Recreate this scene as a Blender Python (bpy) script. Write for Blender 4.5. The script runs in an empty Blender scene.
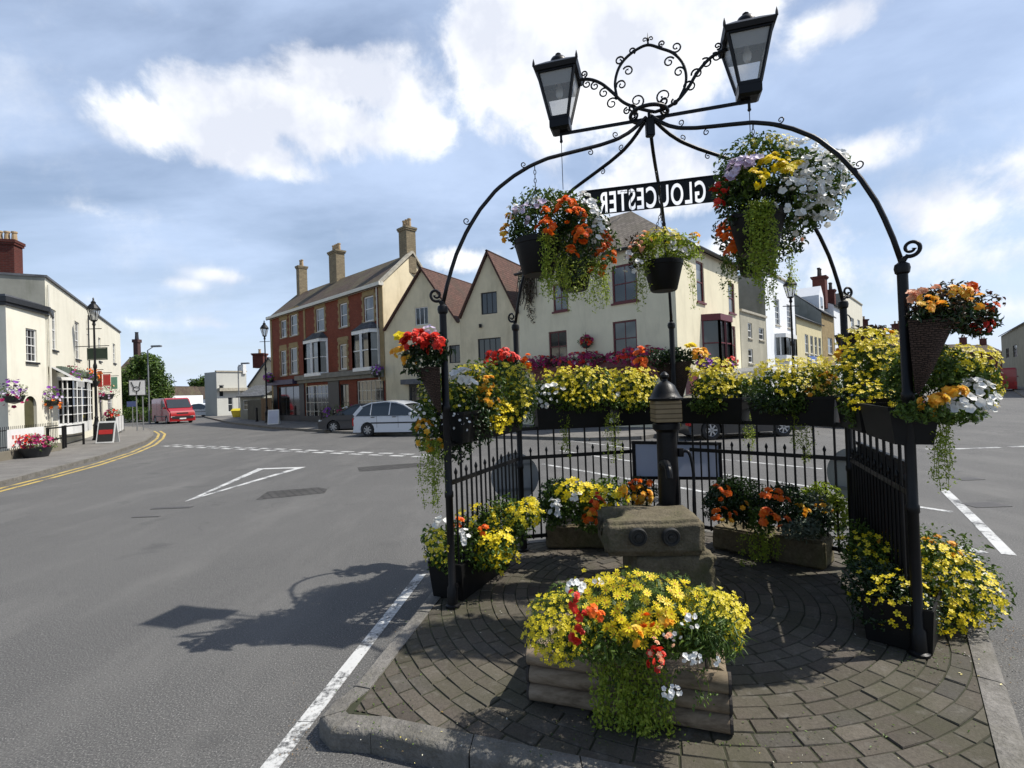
import bpy, bmesh, math, random
import numpy as np
from mathutils import Vector, Matrix
R_ = math.radians
random.seed(5); rng = np.random.default_rng(5)
scene = bpy.context.scene
COL = scene.collection

# ------------------------------------------------------------------ camera
EYE = 1.9; PITCH = R_(.64); ROLL = R_(2.05); FPX = 512.0
cF = Vector((0, math.cos(PITCH), math.sin(PITCH)))
cU0 = Vector((0, -math.sin(PITCH), math.cos(PITCH))); cR0 = Vector((1, 0, 0))
cR = math.cos(ROLL)*cR0 - math.sin(ROLL)*cU0
cU = math.cos(ROLL)*cU0 + math.sin(ROLL)*cR0
cam = bpy.data.cameras.new('camera'); camo = bpy.data.objects.new('camera', cam); COL.objects.link(camo)
cam.sensor_width = 36; cam.lens = 18; cam.clip_start = .05; cam.clip_end = 3000
m = Matrix.Identity(4)
for i in range(3):
    m[i][0] = cR[i]; m[i][1] = cU[i]; m[i][2] = -cF[i]
m[2][3] = EYE
camo.matrix_world = m
scene.camera = camo

# ------------------------------------------------------------------ light
SUN_EL = R_(53.5); SUN_AZ = R_(3.0)      # azimuth measured from +x towards +y
sd = Vector((math.cos(SUN_EL)*math.cos(SUN_AZ), math.cos(SUN_EL)*math.sin(SUN_AZ), math.sin(SUN_EL)))
sl = bpy.data.lights.new('sun', 'SUN'); sl.energy = 5.0; sl.angle = R_(.53); sl.color = (1, .955, .88)
so = bpy.data.objects.new('sun', sl); COL.objects.link(so)
so.rotation_euler = (-sd).to_track_quat('-Z', 'Y').to_euler()
scene.view_settings.view_transform = 'Standard'; scene.view_settings.look = 'None'
scene.view_settings.exposure = 0.22; scene.view_settings.gamma = 1
scene.view_settings.use_curve_mapping = False

def ray(px, py): return cF + cR*((px-512)/FPX) + cU*((384-py)/FPX)

world = bpy.data.worlds.new('World'); scene.world = world; world.use_nodes = True
nt = world.node_tree; nt.nodes.clear()
def WN(t, **k):
    n = nt.nodes.new(t)
    for a, b in k.items(): setattr(n, a, b)
    return n
wl = nt.links.new
def wmath(op, a, b=None, c=None, clamp=False):
    n = WN('ShaderNodeMath', operation=op, use_clamp=clamp)
    for i, v in enumerate((a, b, c)):
        if v is None: continue
        if isinstance(v, (int, float)): n.inputs[i].default_value = v
        else: wl(v, n.inputs[i])
    return n.outputs[0]
sky = WN('ShaderNodeTexSky'); sky.sky_type = 'NISHITA'; sky.sun_disc = False
sky.sun_elevation = SUN_EL; sky.sun_rotation = R_(90)-SUN_AZ
sky.altitude = 30; sky.air_density = 1.0; sky.dust_density = 1.2; sky.ozone_density = 1.3
tc = WN('ShaderNodeTexCoord')
sep = WN('ShaderNodeSeparateXYZ'); wl(tc.outputs['Generated'], sep.inputs[0])
def wnoise(scale, detail, rough, vec, off=(0, 0, 0), sc=(1, 1, 1), dist=0.0):
    mp = WN('ShaderNodeMapping'); mp.inputs['Location'].default_value = off; mp.inputs['Scale'].default_value = sc
    wl(vec, mp.inputs[0])
    n = WN('ShaderNodeTexNoise'); n.inputs['Scale'].default_value = scale; n.inputs['Detail'].default_value = detail
    n.inputs['Roughness'].default_value = rough; n.inputs['Distortion'].default_value = dist
    wl(mp.outputs[0], n.inputs['Vector']); return n.outputs[0]
D = tc.outputs['Generated']
# cumulus: soft blobs placed on the sky dome, edges eaten by noise
BLOBS = [  # pixel centre, half width, half height, weight
    (165, 126, 50, 28, 1), (225, 118, 62, 36, 1.1), (290, 110, 60, 34, 1), (335, 78, 55, 26, 1.1), (395, 96, 50, 34, 1.1), (340, 126, 80, 30, 1.1), (240, 152, 60, 24, 1), (270, 168, 50, 14, .8), (420, 132, 40, 24, 1),
    (500, 34, 62, 44, .9), (520, 90, 70, 50, .85), (600, 40, 120, 80, 1.15), (560, 120, 60, 40, .7), (655, 60, 80, 60, .9), (700, 20, 70, 50, .9),
    (640, 180, 60, 30, .8), (600, 200, 50, 28, .7), (700, 185, 45, 30, .8), (470, 262, 40, 16, .9), (660, 195, 30, 26, .8),
    (838, 22, 42, 22, .75), (860, 152, 42, 18, .75), (815, 160, 30, 18, .6),
    (225, 276, 34, 10, .42), (186, 284, 26, 8, .36), (140, 322, 60, 10, .3), (240, 240, 20, 10, .4), (225, 325, 40, 10, .34),
    (960, 215, 120, 40, .5), (930, 265, 130, 34, .55), (990, 310, 90, 24, .45), (800, 235, 60, 26, .4), (720, 250, 50, 22, .5), (1010, 160, 50, 20, .35), (100, 210, 90, 16, .25), (60, 300, 70, 14, .3)]
nz1 = wnoise(5.5, 7, .62, D, dist=.3); nz2 = wnoise(14, 6, .6, D, off=(3, 1, 0))
nz = wmath('ADD', wmath('MULTIPLY', nz1, 1.5), wmath('MULTIPLY', nz2, .5))   # mean about 1
acc = None
for (px, py, hw, hh, wgt) in BLOBS:
    d = ray(px, py); L = d.length; dn = d/L
    s1 = WN('ShaderNodeVectorMath', operation='SUBTRACT'); wl(D, s1.inputs[0]); s1.inputs[1].default_value = dn
    s2 = WN('ShaderNodeVectorMath', operation='MULTIPLY'); wl(s1.outputs[0], s2.inputs[0])
    kx = FPX*L/hw; kz = FPX*L/hh
    s2.inputs[1].default_value = (kx, kx*.35, kz)
    s3 = WN('ShaderNodeVectorMath', operation='LENGTH'); wl(s2.outputs[0], s3.inputs[0])
    v = wmath('MULTIPLY', wmath('SUBTRACT', 1.5, s3.outputs['Value'], clamp=False), wgt)
    v = wmath('MAXIMUM', v, 0.0)
    acc = v if acc is None else wmath('SMOOTH_MAX', acc, v, .25)
cum = wmath('ADD', acc, wmath('MULTIPLY', wmath('SUBTRACT', nz, 1.0), 1.7))
mr = WN('ShaderNodeMapRange'); mr.interpolation_type = 'SMOOTHSTEP'; wl(cum, mr.inputs[0]); mr.inputs[1].default_value = .28; mr.inputs[2].default_value = .95
cumA = mr.outputs[0]
mr2 = WN('ShaderNodeMapRange'); mr2.interpolation_type = 'SMOOTHSTEP'; wl(acc, mr2.inputs[0]); mr2.inputs[1].default_value = .02; mr2.inputs[2].default_value = .5
cumA = wmath('MULTIPLY', cumA, mr2.outputs[0])
# cirrus veil, stretched streaks on a flat layer high up
zz = wmath('ADD', wmath('MAXIMUM', sep.outputs[2], 0.0), .22)
cx = wmath('DIVIDE', sep.outputs[0], zz); cy = wmath('DIVIDE', sep.outputs[1], zz)
cmb = WN('ShaderNodeCombineXYZ'); wl(cx, cmb.inputs[0]); wl(cy, cmb.inputs[1])
ci1 = wnoise(1.15, 8, .58, cmb.outputs[0], off=(.3, 2.2, 0), sc=(.8, 1.3, 1), dist=.35)
ci2 = wnoise(.55, 4, .5, cmb.outputs[0], off=(4.2, 1.2, 0))
cis = wmath('ADD', wmath('MULTIPLY', ci1, .65), wmath('MULTIPLY', ci2, .35))
mr3 = WN('ShaderNodeMapRange'); mr3.interpolation_type = 'SMOOTHSTEP'; wl(cis, mr3.inputs[0]); mr3.inputs[1].default_value = .34; mr3.inputs[2].default_value = .68; mr3.inputs[3].default_value = .12
mr3.inputs[4].default_value = .72
# veil thinned to clear blue behind the viewpoint, unseen, for darker fill light
vy = WN('ShaderNodeMapRange'); vy.interpolation_type = 'SMOOTHSTEP'; wl(sep.outputs[1], vy.inputs[0]); vy.inputs[1].default_value = -.25; vy.inputs[2].default_value = .35; vy.inputs[3].default_value = .12
veil = wmath('MULTIPLY', mr3.outputs[0], vy.outputs[0])
# haze towards the horizon
hz = wmath('POWER', wmath('SUBTRACT', 1.0, wmath('MINIMUM', wmath('MAXIMUM', sep.outputs[2], 0.0), 1.0)), 7.0)
# cloud colours (shaded undersides)
shd = WN('ShaderNodeMapRange'); wl(cum, shd.inputs[0]); shd.inputs[1].default_value = .6; shd.inputs[2].default_value = 3.0
nzs = wnoise(7, 5, .55, D, off=(0, 0, .35))
sh2 = WN('ShaderNodeMapRange'); wl(nzs, sh2.inputs[0]); sh2.inputs[1].default_value = .38; sh2.inputs[2].default_value = .62
cc = WN('ShaderNodeMix', data_type='RGBA'); cc.inputs[6].default_value = (6.7, 7.0, 7.8, 1); cc.inputs[7].default_value = (10.2, 10.2, 10.1, 1)
wl(sh2.outputs[0], cc.inputs[0])
m1 = WN('ShaderNodeMix', data_type='RGBA'); wl(wmath('MULTIPLY', hz, .8), m1.inputs[0]); wl(sky.outputs[0], m1.inputs[6]); m1.inputs[7].default_value = (6.6, 7.4, 8.6, 1)
m2 = WN('ShaderNodeMix', data_type='RGBA'); wl(veil, m2.inputs[0]); wl(m1.outputs[2], m2.inputs[6]); m2.inputs[7].default_value = (6.1, 7.4, 9.8, 1)
m3 = WN('ShaderNodeMix', data_type='RGBA'); wl(wmath('MULTIPLY', cumA, .93), m3.inputs[0]); wl(m2.outputs[2], m3.inputs[6]); wl(cc.outputs[2], m3.inputs[7])
bg = WN('ShaderNodeBackground'); bg.inputs[1].default_value = .108; wl(m3.outputs[2], bg.inputs[0])
wo = WN('ShaderNodeOutputWorld'); wl(bg.outputs[0], wo.inputs[0])
world.cycles.sampling_method = 'MANUAL'; world.cycles.sample_map_resolution = 512
scene.cycles.max_bounces = 6; scene.cycles.transparent_max_bounces = 12

# ------------------------------------------------------------------ geometry helpers
def G(px, py, z=0.0):
    d = ray(px, py); t = (z-EYE)/d.z; return Vector((d.x*t, d.y*t, z))
def A(px, py, y):
    d = ray(px, py); t = y/d.y; return Vector((d.x*t, y, EYE+d.z*t))
def proj(p):
    v = Vector(p)-Vector((0, 0, EYE)); d = cF.dot(v)
    return (512+FPX*cR.dot(v)/d, 384-FPX*cU.dot(v)/d)

class MB:
    def __init__(s): s.v = []; s.f = []
    def add(s, v, f):
        o = len(s.v); s.v += [tuple(x) for x in v]; s.f += [tuple(i+o for i in t) for t in f]; return s
    def quad(s, a, b, c, d): return s.add([a, b, c, d], [(0, 1, 2, 3)])
    def poly(s, pts): return s.add(pts, [tuple(range(len(pts)))])
    def box(s, c, sz, rot=None, bev=0.0):
        x, y, z = sz[0]/2, sz[1]/2, sz[2]/2
        M = rot if rot is not None else Matrix.Identity(3)
        c = Vector(c)
        if bev <= 0:
            vs = [c+M@Vector((i*x, j*y, k*z)) for i in (-1, 1) for j in (-1, 1) for k in (-1, 1)]
            return s.add(vs, [(0, 1, 3, 2), (4, 6, 7, 5), (0, 4, 5, 1), (2, 3, 7, 6), (0, 2, 6, 4), (1, 5, 7, 3)])
        bm = bmesh.new(); bmesh.ops.create_cube(bm, size=1)
        for v in bm.verts: v.co = Vector((v.co.x*2*x, v.co.y*2*y, v.co.z*2*z))
        bmesh.ops.bevel(bm, geom=bm.edges[:], offset=bev, segments=2, affect='EDGES')
        s.bm(bm, M, c); return s
    def bm(s, bm, M=None, c=Vector((0, 0, 0))):
        bm.verts.index_update()
        vs = [(M@v.co if M is not None else v.co.copy())+c for v in bm.verts]
        s.add(vs, [tuple(v.index for v in f.verts) for f in bm.faces]); bm.free()
    def bar(s, a, b, w, h=None, up=(0, 0, 1)):
        """rectangular bar from a to b"""
        a = Vector(a); b = Vector(b); h = h or w
        d = (b-a).normalized(); u = Vector(up)
        if abs(d.dot(u)) > .98: u = Vector((1, 0, 0))
        t = d.cross(u).normalized(); n = t.cross(d)
        vs = [p+t*(i*w/2)+n*(j*h/2) for p in (a, b) for i, j in ((-1, -1), (1, -1), (1, 1), (-1, 1))]
        return s.add(vs, [(0, 3, 2, 1), (4, 5, 6, 7)]+[(i, (i+1) % 4, 4+(i+1) % 4, 4+i) for i in range(4)])
    def tube(s, pts, r, n=8, cap=True):
        pts = [Vector(p) for p in pts]; k = len(pts)
        rs = r if isinstance(r, (list, tuple)) else [r]*k
        d0 = (pts[1]-pts[0]).normalized(); u = Vector((0, 0, 1)) if abs(d0.z) < .9 else Vector((1, 0, 0))
        u = (u-d0*u.dot(d0)).normalized(); vs = []
        for i, p in enumerate(pts):
            d = (pts[min(i+1, k-1)]-pts[max(i-1, 0)])
            d = d.normalized() if d.length > 1e-9 else d0
            u = (u-d*u.dot(d)); u = u.normalized() if u.length > 1e-6 else Vector((1, 0, 0))
            w = d.cross(u)
            for j in range(n):
                a = 2*math.pi*j/n; vs.append(p+(u*math.cos(a)+w*math.sin(a))*rs[i])
        fs = [(i*n+j, i*n+(j+1) % n, (i+1)*n+(j+1) % n, (i+1)*n+j) for i in range(k-1) for j in range(n)]
        if cap: fs += [tuple(range(n))[::-1], tuple((k-1)*n+j for j in range(n))]
        return s.add(vs, fs)
    def lathe(s, prof, c=(0, 0, 0), n=16, sq=None):
        """prof: (radius, z) from bottom to top"""
        c = Vector(c); vs = []
        for r, z in prof:
            for j in range(n):
                a = 2*math.pi*(j+.5)/n; vs.append(c+Vector((r*math.cos(a), r*math.sin(a), z)))
        k = len(prof)
        fs = [(i*n+j, i*n+(j+1) % n, (i+1)*n+(j+1) % n, (i+1)*n+j) for i in range(k-1) for j in range(n)]
        fs += [tuple(range(n))[::-1], tuple((k-1)*n+j for j in range(n))]
        return s.add(vs, fs)
    def sphere(s, c, r, n=10, m_=7):
        prof = [(max(1e-4, r*math.sin(math.pi*i/m_)), -r*math.cos(math.pi*i/m_)) for i in range(m_+1)]
        return s.lathe(prof, c, n)
    def prism(s, pts, z0, z1):
        n = len(pts)
        vs = [(p[0], p[1], z0) for p in pts]+[(p[0], p[1], z1) for p in pts]
        return s.add(vs, [tuple(range(n))[::-1], tuple(range(n, 2*n))]+[(i, (i+1) % n, n+(i+1) % n, n+i) for i in range(n)])

def auto_uv(me):
    uv = me.uv_layers.new(name='UVMap')
    n = len(me.loops)
    co = np.empty(len(me.vertices)*3, dtype=np.float32); me.vertices.foreach_get('co', co); co = co.reshape(-1, 3)
    li = np.empty(n, dtype=np.int32); me.loops.foreach_get('vertex_index', li)
    npol = len(me.polygons); nm = np.empty(npol*3, dtype=np.float32); me.polygons.foreach_get('normal', nm); nm = nm.reshape(-1, 3)
    lt = np.empty(npol, dtype=np.int32); me.polygons.foreach_get('loop_total', lt)
    N = np.repeat(nm, lt, axis=0)
    t = np.stack([-N[:, 1], N[:, 0], np.zeros(n)], 1); tl = np.linalg.norm(t, axis=1)
    flat = tl < .2; t[flat] = (1, 0, 0); tl[flat] = 1; t /= tl[:, None]
    b = np.cross(N, t); P = co[li]
    U = np.stack([(P*t).sum(1), (P*b).sum(1)], 1).astype(np.float32)
    uv.data.foreach_set('uv', U.ravel())

ROOTLOC = {}
def link(name, me, mat, parent=None, world=True, smooth=False):
    o = bpy.data.objects.new(name, me); COL.objects.link(o)
    if mat is not None:
        for mm in (mat if isinstance(mat, (list, tuple)) else [mat]): me.materials.append(mm)
    if parent is not None:
        o.parent = parent
        if world:
            rl = ROOTLOC.get(parent.name, Vector((0, 0, 0)))
            me.transform(Matrix.Translation(-rl)); ROOTLOC[o.name] = rl
    if smooth:
        me.polygons.foreach_set('use_smooth', [True]*len(me.polygons))
        if smooth != 'all':
            try: me.set_sharp_from_angle(angle=R_(35))
            except Exception: pass
    return o
def mk(name, mb, mat, parent=None, world=True, smooth=False, uv=True, bevel=0.0, fixn=False):
    me = bpy.data.meshes.new(name)
    if isinstance(mb, MB): me.from_pydata(mb.v, [], mb.f)
    else: me.from_pydata(mb[0], [], mb[1])
    if fixn or bevel:
        bm = bmesh.new(); bm.from_mesh(me); bmesh.ops.remove_doubles(bm, verts=bm.verts, dist=1e-5)
        bmesh.ops.recalc_face_normals(bm, faces=bm.faces)
        if bevel:
            es = [e for e in bm.edges if len(e.link_faces) == 2 and e.calc_face_angle(0) > R_(30)]
            bmesh.ops.bevel(bm, geom=es, offset=bevel, segments=2, affect='EDGES')
        bm.to_mesh(me); bm.free()
    me.update()
    if uv: auto_uv(me)
    return link(name, me, mat, parent, world, smooth)
def thing(name, label, cat, loc=(0, 0, 0), rz=0.0, group=None):
    o = bpy.data.objects.new(name, None); COL.objects.link(o); o.empty_display_size = .2
    o.location = loc; o.rotation_euler = (0, 0, rz); o['label'] = label; o['category'] = cat
    if group: o['group'] = group
    ROOTLOC[o.name] = Vector(loc); return o
def tag(o, label, cat, group=None, kind=None):
    o['label'] = label; o['category'] = cat
    if group: o['group'] = group
    if kind: o['kind'] = kind
    return o
def struct(o, label=None, cat=None):
    o['kind'] = 'structure'
    if label: o['label'] = label
    if cat: o['category'] = cat
    return o
def copy_tree(o, parent=None):
    c = o.copy(); COL.objects.link(c); c.parent = parent
    for ch in list(o.children): copy_tree(ch, c)
    return c

# ------------------------------------------------------------------ materials
MATS = {}
class NT:
    def __init__(s, name):
        s.m = bpy.data.materials.new(name); s.m.use_nodes = True; s.t = s.m.node_tree
        s.b = s.t.nodes['Principled BSDF']; s.out = s.t.nodes['Material Output']
        s.tc = s.t.nodes.new('ShaderNodeTexCoord')
    def n(s, t, **k):
        x = s.t.nodes.new(t)
        for a, b in k.items(): setattr(x, a, b)
        return x
    def l(s, a, b): s.t.links.new(a, b)
    def noise(s, scale, detail=4, rough=.55, vec=None, sc=None):
        x = s.n('ShaderNodeTexNoise'); x.inputs['Scale'].default_value = scale; x.inputs['Detail'].default_value = detail; x.inputs['Roughness'].default_value = rough
        v = vec or s.tc.outputs['Object']
        if sc:
            mp = s.n('ShaderNodeMapping'); mp.inputs['Scale'].default_value = sc; s.l(v, mp.inputs[0]); v = mp.outputs[0]
        s.l(v, x.inputs['Vector']); return x.outputs[0]
    def ramp(s, fac, stops):
        x = s.n('ShaderNodeValToRGB'); e = x.color_ramp.elements
        while len(e) < len(stops): e.new(.5)
        for i, (p, c) in enumerate(stops):
            e[i].position = p; e[i].color = (*c, 1) if len(c) == 3 else c
        s.l(fac, x.inputs[0]); return x.outputs[0]
    def mix(s, fac, a, b, mode='MIX'):
        x = s.n('ShaderNodeMix', data_type='RGBA', blend_type=mode)
        for i, v in ((0, fac), (6, a), (7, b)):
            if isinstance(v, (int, float)): x.inputs[i].default_value = v
            elif isinstance(v, (tuple, list)): x.inputs[i].default_value = (*v[:3], 1)
            else: s.l(v, x.inputs[i])
        return x.outputs[2]
    def bump(s, h, strength=.4, dist=.01):
        x = s.n('ShaderNodeBump'); x.inputs['Strength'].default_value = strength; x.inputs['Distance'].default_value = dist
        s.l(h, x.inputs['Height']); s.l(x.outputs[0], s.b.inputs['Normal']); return x.outputs[0]
    def done(s, col=None, rough=None, metal=None, spec=None):
        if col is not None:
            if isinstance(col, tuple): s.b.inputs['Base Color'].default_value = (*col[:3], 1)
            else: s.l(col, s.b.inputs['Base Color'])
        if rough is not None:
            if isinstance(rough, (int, float)): s.b.inputs['Roughness'].default_value = rough
            else: s.l(rough, s.b.inputs['Roughness'])
        if metal is not None: s.b.inputs['Metallic'].default_value = metal
        if spec is not None: s.b.inputs['Specular IOR Level'].default_value = spec
        return s.m
def var(c, k): return tuple(max(0, min(1, x*k)) for x in c)
def m_plain(name, c, rough=.6, amt=.25, scale=3, metal=0, spec=.5, bump=0, dirt=None):
    if name in MATS: return MATS[name]
    t = NT(name); n = t.noise(scale, 5, .6)
    col = t.ramp(n, [(.3, var(c, 1-amt)), (.7, var(c, 1+amt*.6))])
    if dirt:
        n2 = t.noise(1.3, 6, .7, sc=(1, 1, .35)); f = t.ramp(n2, [(.48, (0, 0, 0)), (.72, (1, 1, 1))])
        col = t.mix(f, col, dirt)
    if bump: t.bump(t.noise(scale*12, 4), bump, .004)
    MATS[name] = t.done(col, rough, metal, spec); return MATS[name]
def m_island(name, cols, rough=.5, trans=0.25, scale=None, spec=.4):
    """colour differs from leaf to leaf / petal cluster to petal cluster"""
    if name in MATS: return MATS[name]
    t = NT(name); g = t.n('ShaderNodeNewGeometry')
    k = len(cols); col = t.ramp(g.outputs['Random Per Island'], [(i/(max(1, k-1)), c) for i, c in enumerate(cols)])
    if scale:
        n = t.noise(scale, 3); col = t.mix(t.ramp(n, [(.4, (0, 0, 0)), (.62, (1, 1, 1))]), col, t.mix(1.0, col, (.55, .62, .5), 'MULTIPLY'))
    t.done(col, rough, spec=spec)
    if trans:
        tr = t.n('ShaderNodeBsdfTranslucent'); t.l(col, tr.inputs[0])
        mx = t.n('ShaderNodeMixShader'); mx.inputs[0].default_value = trans
        t.l(t.b.outputs[0], mx.inputs[1]); t.l(tr.outputs[0], mx.inputs[2]); t.l(mx.outputs[0], t.out.inputs[0])
    MATS[name] = t.m; return t.m
def m_wall(name, c, amt=.12, stain=.5, stainc=None, rough=.85):
    if name in MATS: return MATS[name]
    t = NT(name); n = t.noise(.9, 8, .65)
    col = t.ramp(n, [(.3, var(c, 1-amt)), (.7, var(c, 1+amt*.5))])
    n2 = t.noise(1.1, 6, .7, sc=(1.6, 1.6, .3)); f = t.ramp(n2, [(.5, (0, 0, 0)), (.8, (stain, stain, stain))])
    col = t.mix(f, col, stainc or var(c, .55))
    t.bump(t.noise(30, 5, .6), .25, .01)
    MATS[name] = t.done(col, rough, spec=.2); return t.m
def m_brick(name, c1, c2, mortar, bw=.225, bh=.075, ms=.012, rough=.85, bumps=.3, squash=0, off=.5, stain=None):
    if name in MATS: return MATS[name]
    t = NT(name); b = t.n('ShaderNodeTexBrick'); t.l(t.tc.outputs['UV'], b.inputs['Vector'])
    b.inputs['Scale'].default_value = 1; b.inputs['Brick Width'].default_value = bw; b.inputs['Row Height'].default_value = bh
    b.inputs['Mortar Size'].default_value = ms; b.inputs['Mortar Smooth'].default_value = .3; b.offset = off
    b.inputs['Color1'].default_value = (*c1, 1); b.inputs['Color2'].default_value = (*c2, 1); b.inputs['Mortar'].default_value = (*mortar, 1)
    n = t.noise(1.4, 6, .6); col = t.mix(t.ramp(n, [(.35, (0, 0, 0)), (.7, (.5, .5, .5))]), b.outputs[0], stain or var(c1, .6))
    n3 = t.noise(9, 4, .6); col = t.mix(.35, col, t.ramp(n3, [(.3, (.35, .35, .35)), (.7, (.65, .65, .65))]), 'OVERLAY')
    t.bump(b.outputs['Fac'], -bumps, .01) if False else None
    x = t.n('ShaderNodeBump'); x.invert = True; x.inputs['Strength'].default_value = bumps; x.inputs['Distance'].default_value = .01
    t.l(b.outputs['Fac'], x.inputs['Height']); t.l(x.outputs[0], t.b.inputs['Normal'])
    MATS[name] = t.done(col, rough, spec=.2); return t.m
def m_roof(name, c, row=.2, tw=.2, moss=(.12, .12, .06)):
    if name in MATS: return MATS[name]
    t = NT(name); b = t.n('ShaderNodeTexBrick'); t.l(t.tc.outputs['UV'], b.inputs['Vector'])
    b.inputs['Scale'].default_value = 1; b.inputs['Brick Width'].default_value = tw; b.inputs['Row Height'].default_value = row
    b.inputs['Mortar Size'].default_value = .018; b.inputs['Mortar Smooth'].default_value = .6
    b.inputs['Color1'].default_value = (*var(c, 1.2), 1); b.inputs['Color2'].default_value = (*var(c, .75), 1); b.inputs['Mortar'].default_value = (*var(c, .4), 1)
    n = t.noise(.8, 7, .7); col = t.mix(t.ramp(n, [(.45, (0, 0, 0)), (.75, (.7, .7, .7))]), b.outputs[0], moss)
    sp = t.n('ShaderNodeSeparateXYZ'); t.l(t.tc.outputs['UV'], sp.inputs[0])
    w = t.n('ShaderNodeMath', operation='DIVIDE'); t.l(sp.outputs[1], w.inputs[0]); w.inputs[1].default_value = row
    fr = t.n('ShaderNodeMath', operation='FRACT'); t.l(w.outputs[0], fr.inputs[0])
    x = t.n('ShaderNodeBump'); x.invert = True; x.inputs['Strength'].default_value = .7; x.inputs['Distance'].default_value = .04
    t.l(fr.outputs[0], x.inputs['Height']); t.l(x.outputs[0], t.b.inputs['Normal'])
    MATS[name] = t.done(col, .85, spec=.2); return t.m

def asphalt():
    t = NT('asphalt'); fine = t.noise(95, 3, .7); mid = t.noise(14, 4, .6); big = t.noise(.22, 6, .62); st = t.noise(1.1, 6, .65, sc=(1, .35, 1))
    c = t.ramp(fine, [(.30, (.022, .022, .022)), (.46, (.082, .081, .078)), (.58, (.128, .125, .118)), (.70, (.36, .35, .33))])
    c = t.mix(t.ramp(mid, [(.35, (0, 0, 0)), (.7, (.35, .35, .35))]), c, (.105, .10, .095))
    c = t.mix(t.ramp(big, [(.38, (0, 0, 0)), (.62, (.5, .5, .5))]), c, t.mix(1.0, c, (.72, .72, .73), 'MULTIPLY'))
    c = t.mix(t.ramp(st, [(.48, (0, 0, 0)), (.70, (.45, .45, .45))]), c, (.16, .155, .145))
    vo = t.n('ShaderNodeTexVoronoi', feature='DISTANCE_TO_EDGE'); vo.inputs['Scale'].default_value = .38
    wv = t.n('ShaderNodeMix', data_type='VECTOR'); wv.inputs[0].default_value = .12; t.l(t.tc.outputs['Object'], wv.inputs[4]); nn_ = t.n('ShaderNodeTexNoise'); nn_.inputs['Scale'].default_value = 2.2; nn_.inputs['Detail'].default_value = 6; t.l(t.tc.outputs['Object'], nn_.inputs['Vector'])
    ad = t.n('ShaderNodeVectorMath', operation='MULTIPLY_ADD'); t.l(nn_.outputs['Color'], ad.inputs[0]); ad.inputs[1].default_value = (.9, .9, .9); t.l(t.tc.outputs['Object'], ad.inputs[2]); t.l(ad.outputs[0], vo.inputs['Vector'])
    crk = t.ramp(vo.outputs['Distance'], [(.0, (1, 1, 1)), (.008, (0, 0, 0))]); msk = t.ramp(t.noise(.35, 3), [(.52, (0, 0, 0)), (.62, (.75, .75, .75))]); c = t.mix(t.mix(1.0, crk, msk, 'MULTIPLY'), c, (.03, .03, .03))
    oil = t.ramp(t.noise(.9, 3, .5, sc=(1, 1.4, 1)), [(.64, (0, 0, 0)), (.74, (.45, .45, .45))]); c = t.mix(oil, c, (.045, .045, .045))
    h = t.n('ShaderNodeMath', operation='ADD'); t.l(fine, h.inputs[0]); t.l(mid, h.inputs[1])
    t.bump(h.outputs[0], .6, .009)
    return t.done(c, .82, spec=.35)
M_ASPH = asphalt()
def m_paint(name, c, wear=.35, under=(.07, .07, .068)):
    t = NT(name); n = t.noise(26, 6, .75); n2 = t.noise(2.2, 4, .6)
    a = t.n('ShaderNodeMath', operation='ADD'); t.l(n, a.inputs[0]); t.l(n2, a.inputs[1])
    f = t.ramp(a.outputs[0], [(.72+.0*wear, (1, 1, 1)), (.0, (1, 1, 1))])
    mr_ = t.n('ShaderNodeMapRange'); t.l(a.outputs[0], mr_.inputs[0]); mr_.inputs[1].default_value = .98+(.35-wear)*.5; mr_.inputs[2].default_value = 1.16+(.35-wear)*.5
    c2 = t.mix(t.noise(5, 6, .7), var(c, .62), c)
    return t.done(t.mix(mr_.outputs[0], c2, under), .6)
M_WHITEP = m_paint('white_road_paint', (.62, .62, .60)); M_YELP = m_paint('yellow_road_paint', (.62, .44, .09), .35)
M_BLACK = m_plain('black_iron', (.006, .006, .007), .42, .4, 9, spec=.28, bump=.25)
M_BLKPL = m_plain('black_plastic', (.007, .007, .007), .55, .3, 6, spec=.25)
M_WICK = m_brick('dark_wicker', (.10, .065, .05), (.06, .04, .032), (.015, .01, .008), .03, .014, .003, .8, .8)
def m_stone(name, c, moss=(.10, .12, .04), mamt=.7):
    t = NT(name); n = t.noise(6, 8, .7); n2 = t.noise(2.4, 6, .7); n3 = t.noise(45, 3, .6)
    col = t.ramp(n, [(.25, var(c, .55)), (.5, c), (.75, var(c, 1.35))])
    col = t.mix(.3, col, t.ramp(n3, [(.3, (.2, .2, .2)), (.7, (.8, .8, .8))]), 'OVERLAY')
    col = t.mix(t.ramp(n2, [(.46, (0, 0, 0)), (.66, (mamt, mamt, mamt))]), col, moss)
    a = t.n('ShaderNodeMath', operation='ADD'); t.l(n, a.inputs[0]); t.l(n3, a.inputs[1]); t.bump(a.outputs[0], .7, .02)
    return t.done(col, .9, spec=.2)
M_STONE = m_stone('trough_stone', (.135, .115, .078), (.07, .075, .028)); M_STONE2 = m_stone('planter_stone', (.16, .13, .08), (.06, .07, .02), .6)
M_KERB = m_stone('kerb_stone', (.17, .16, .145), (.10, .095, .07), .5)
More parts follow.
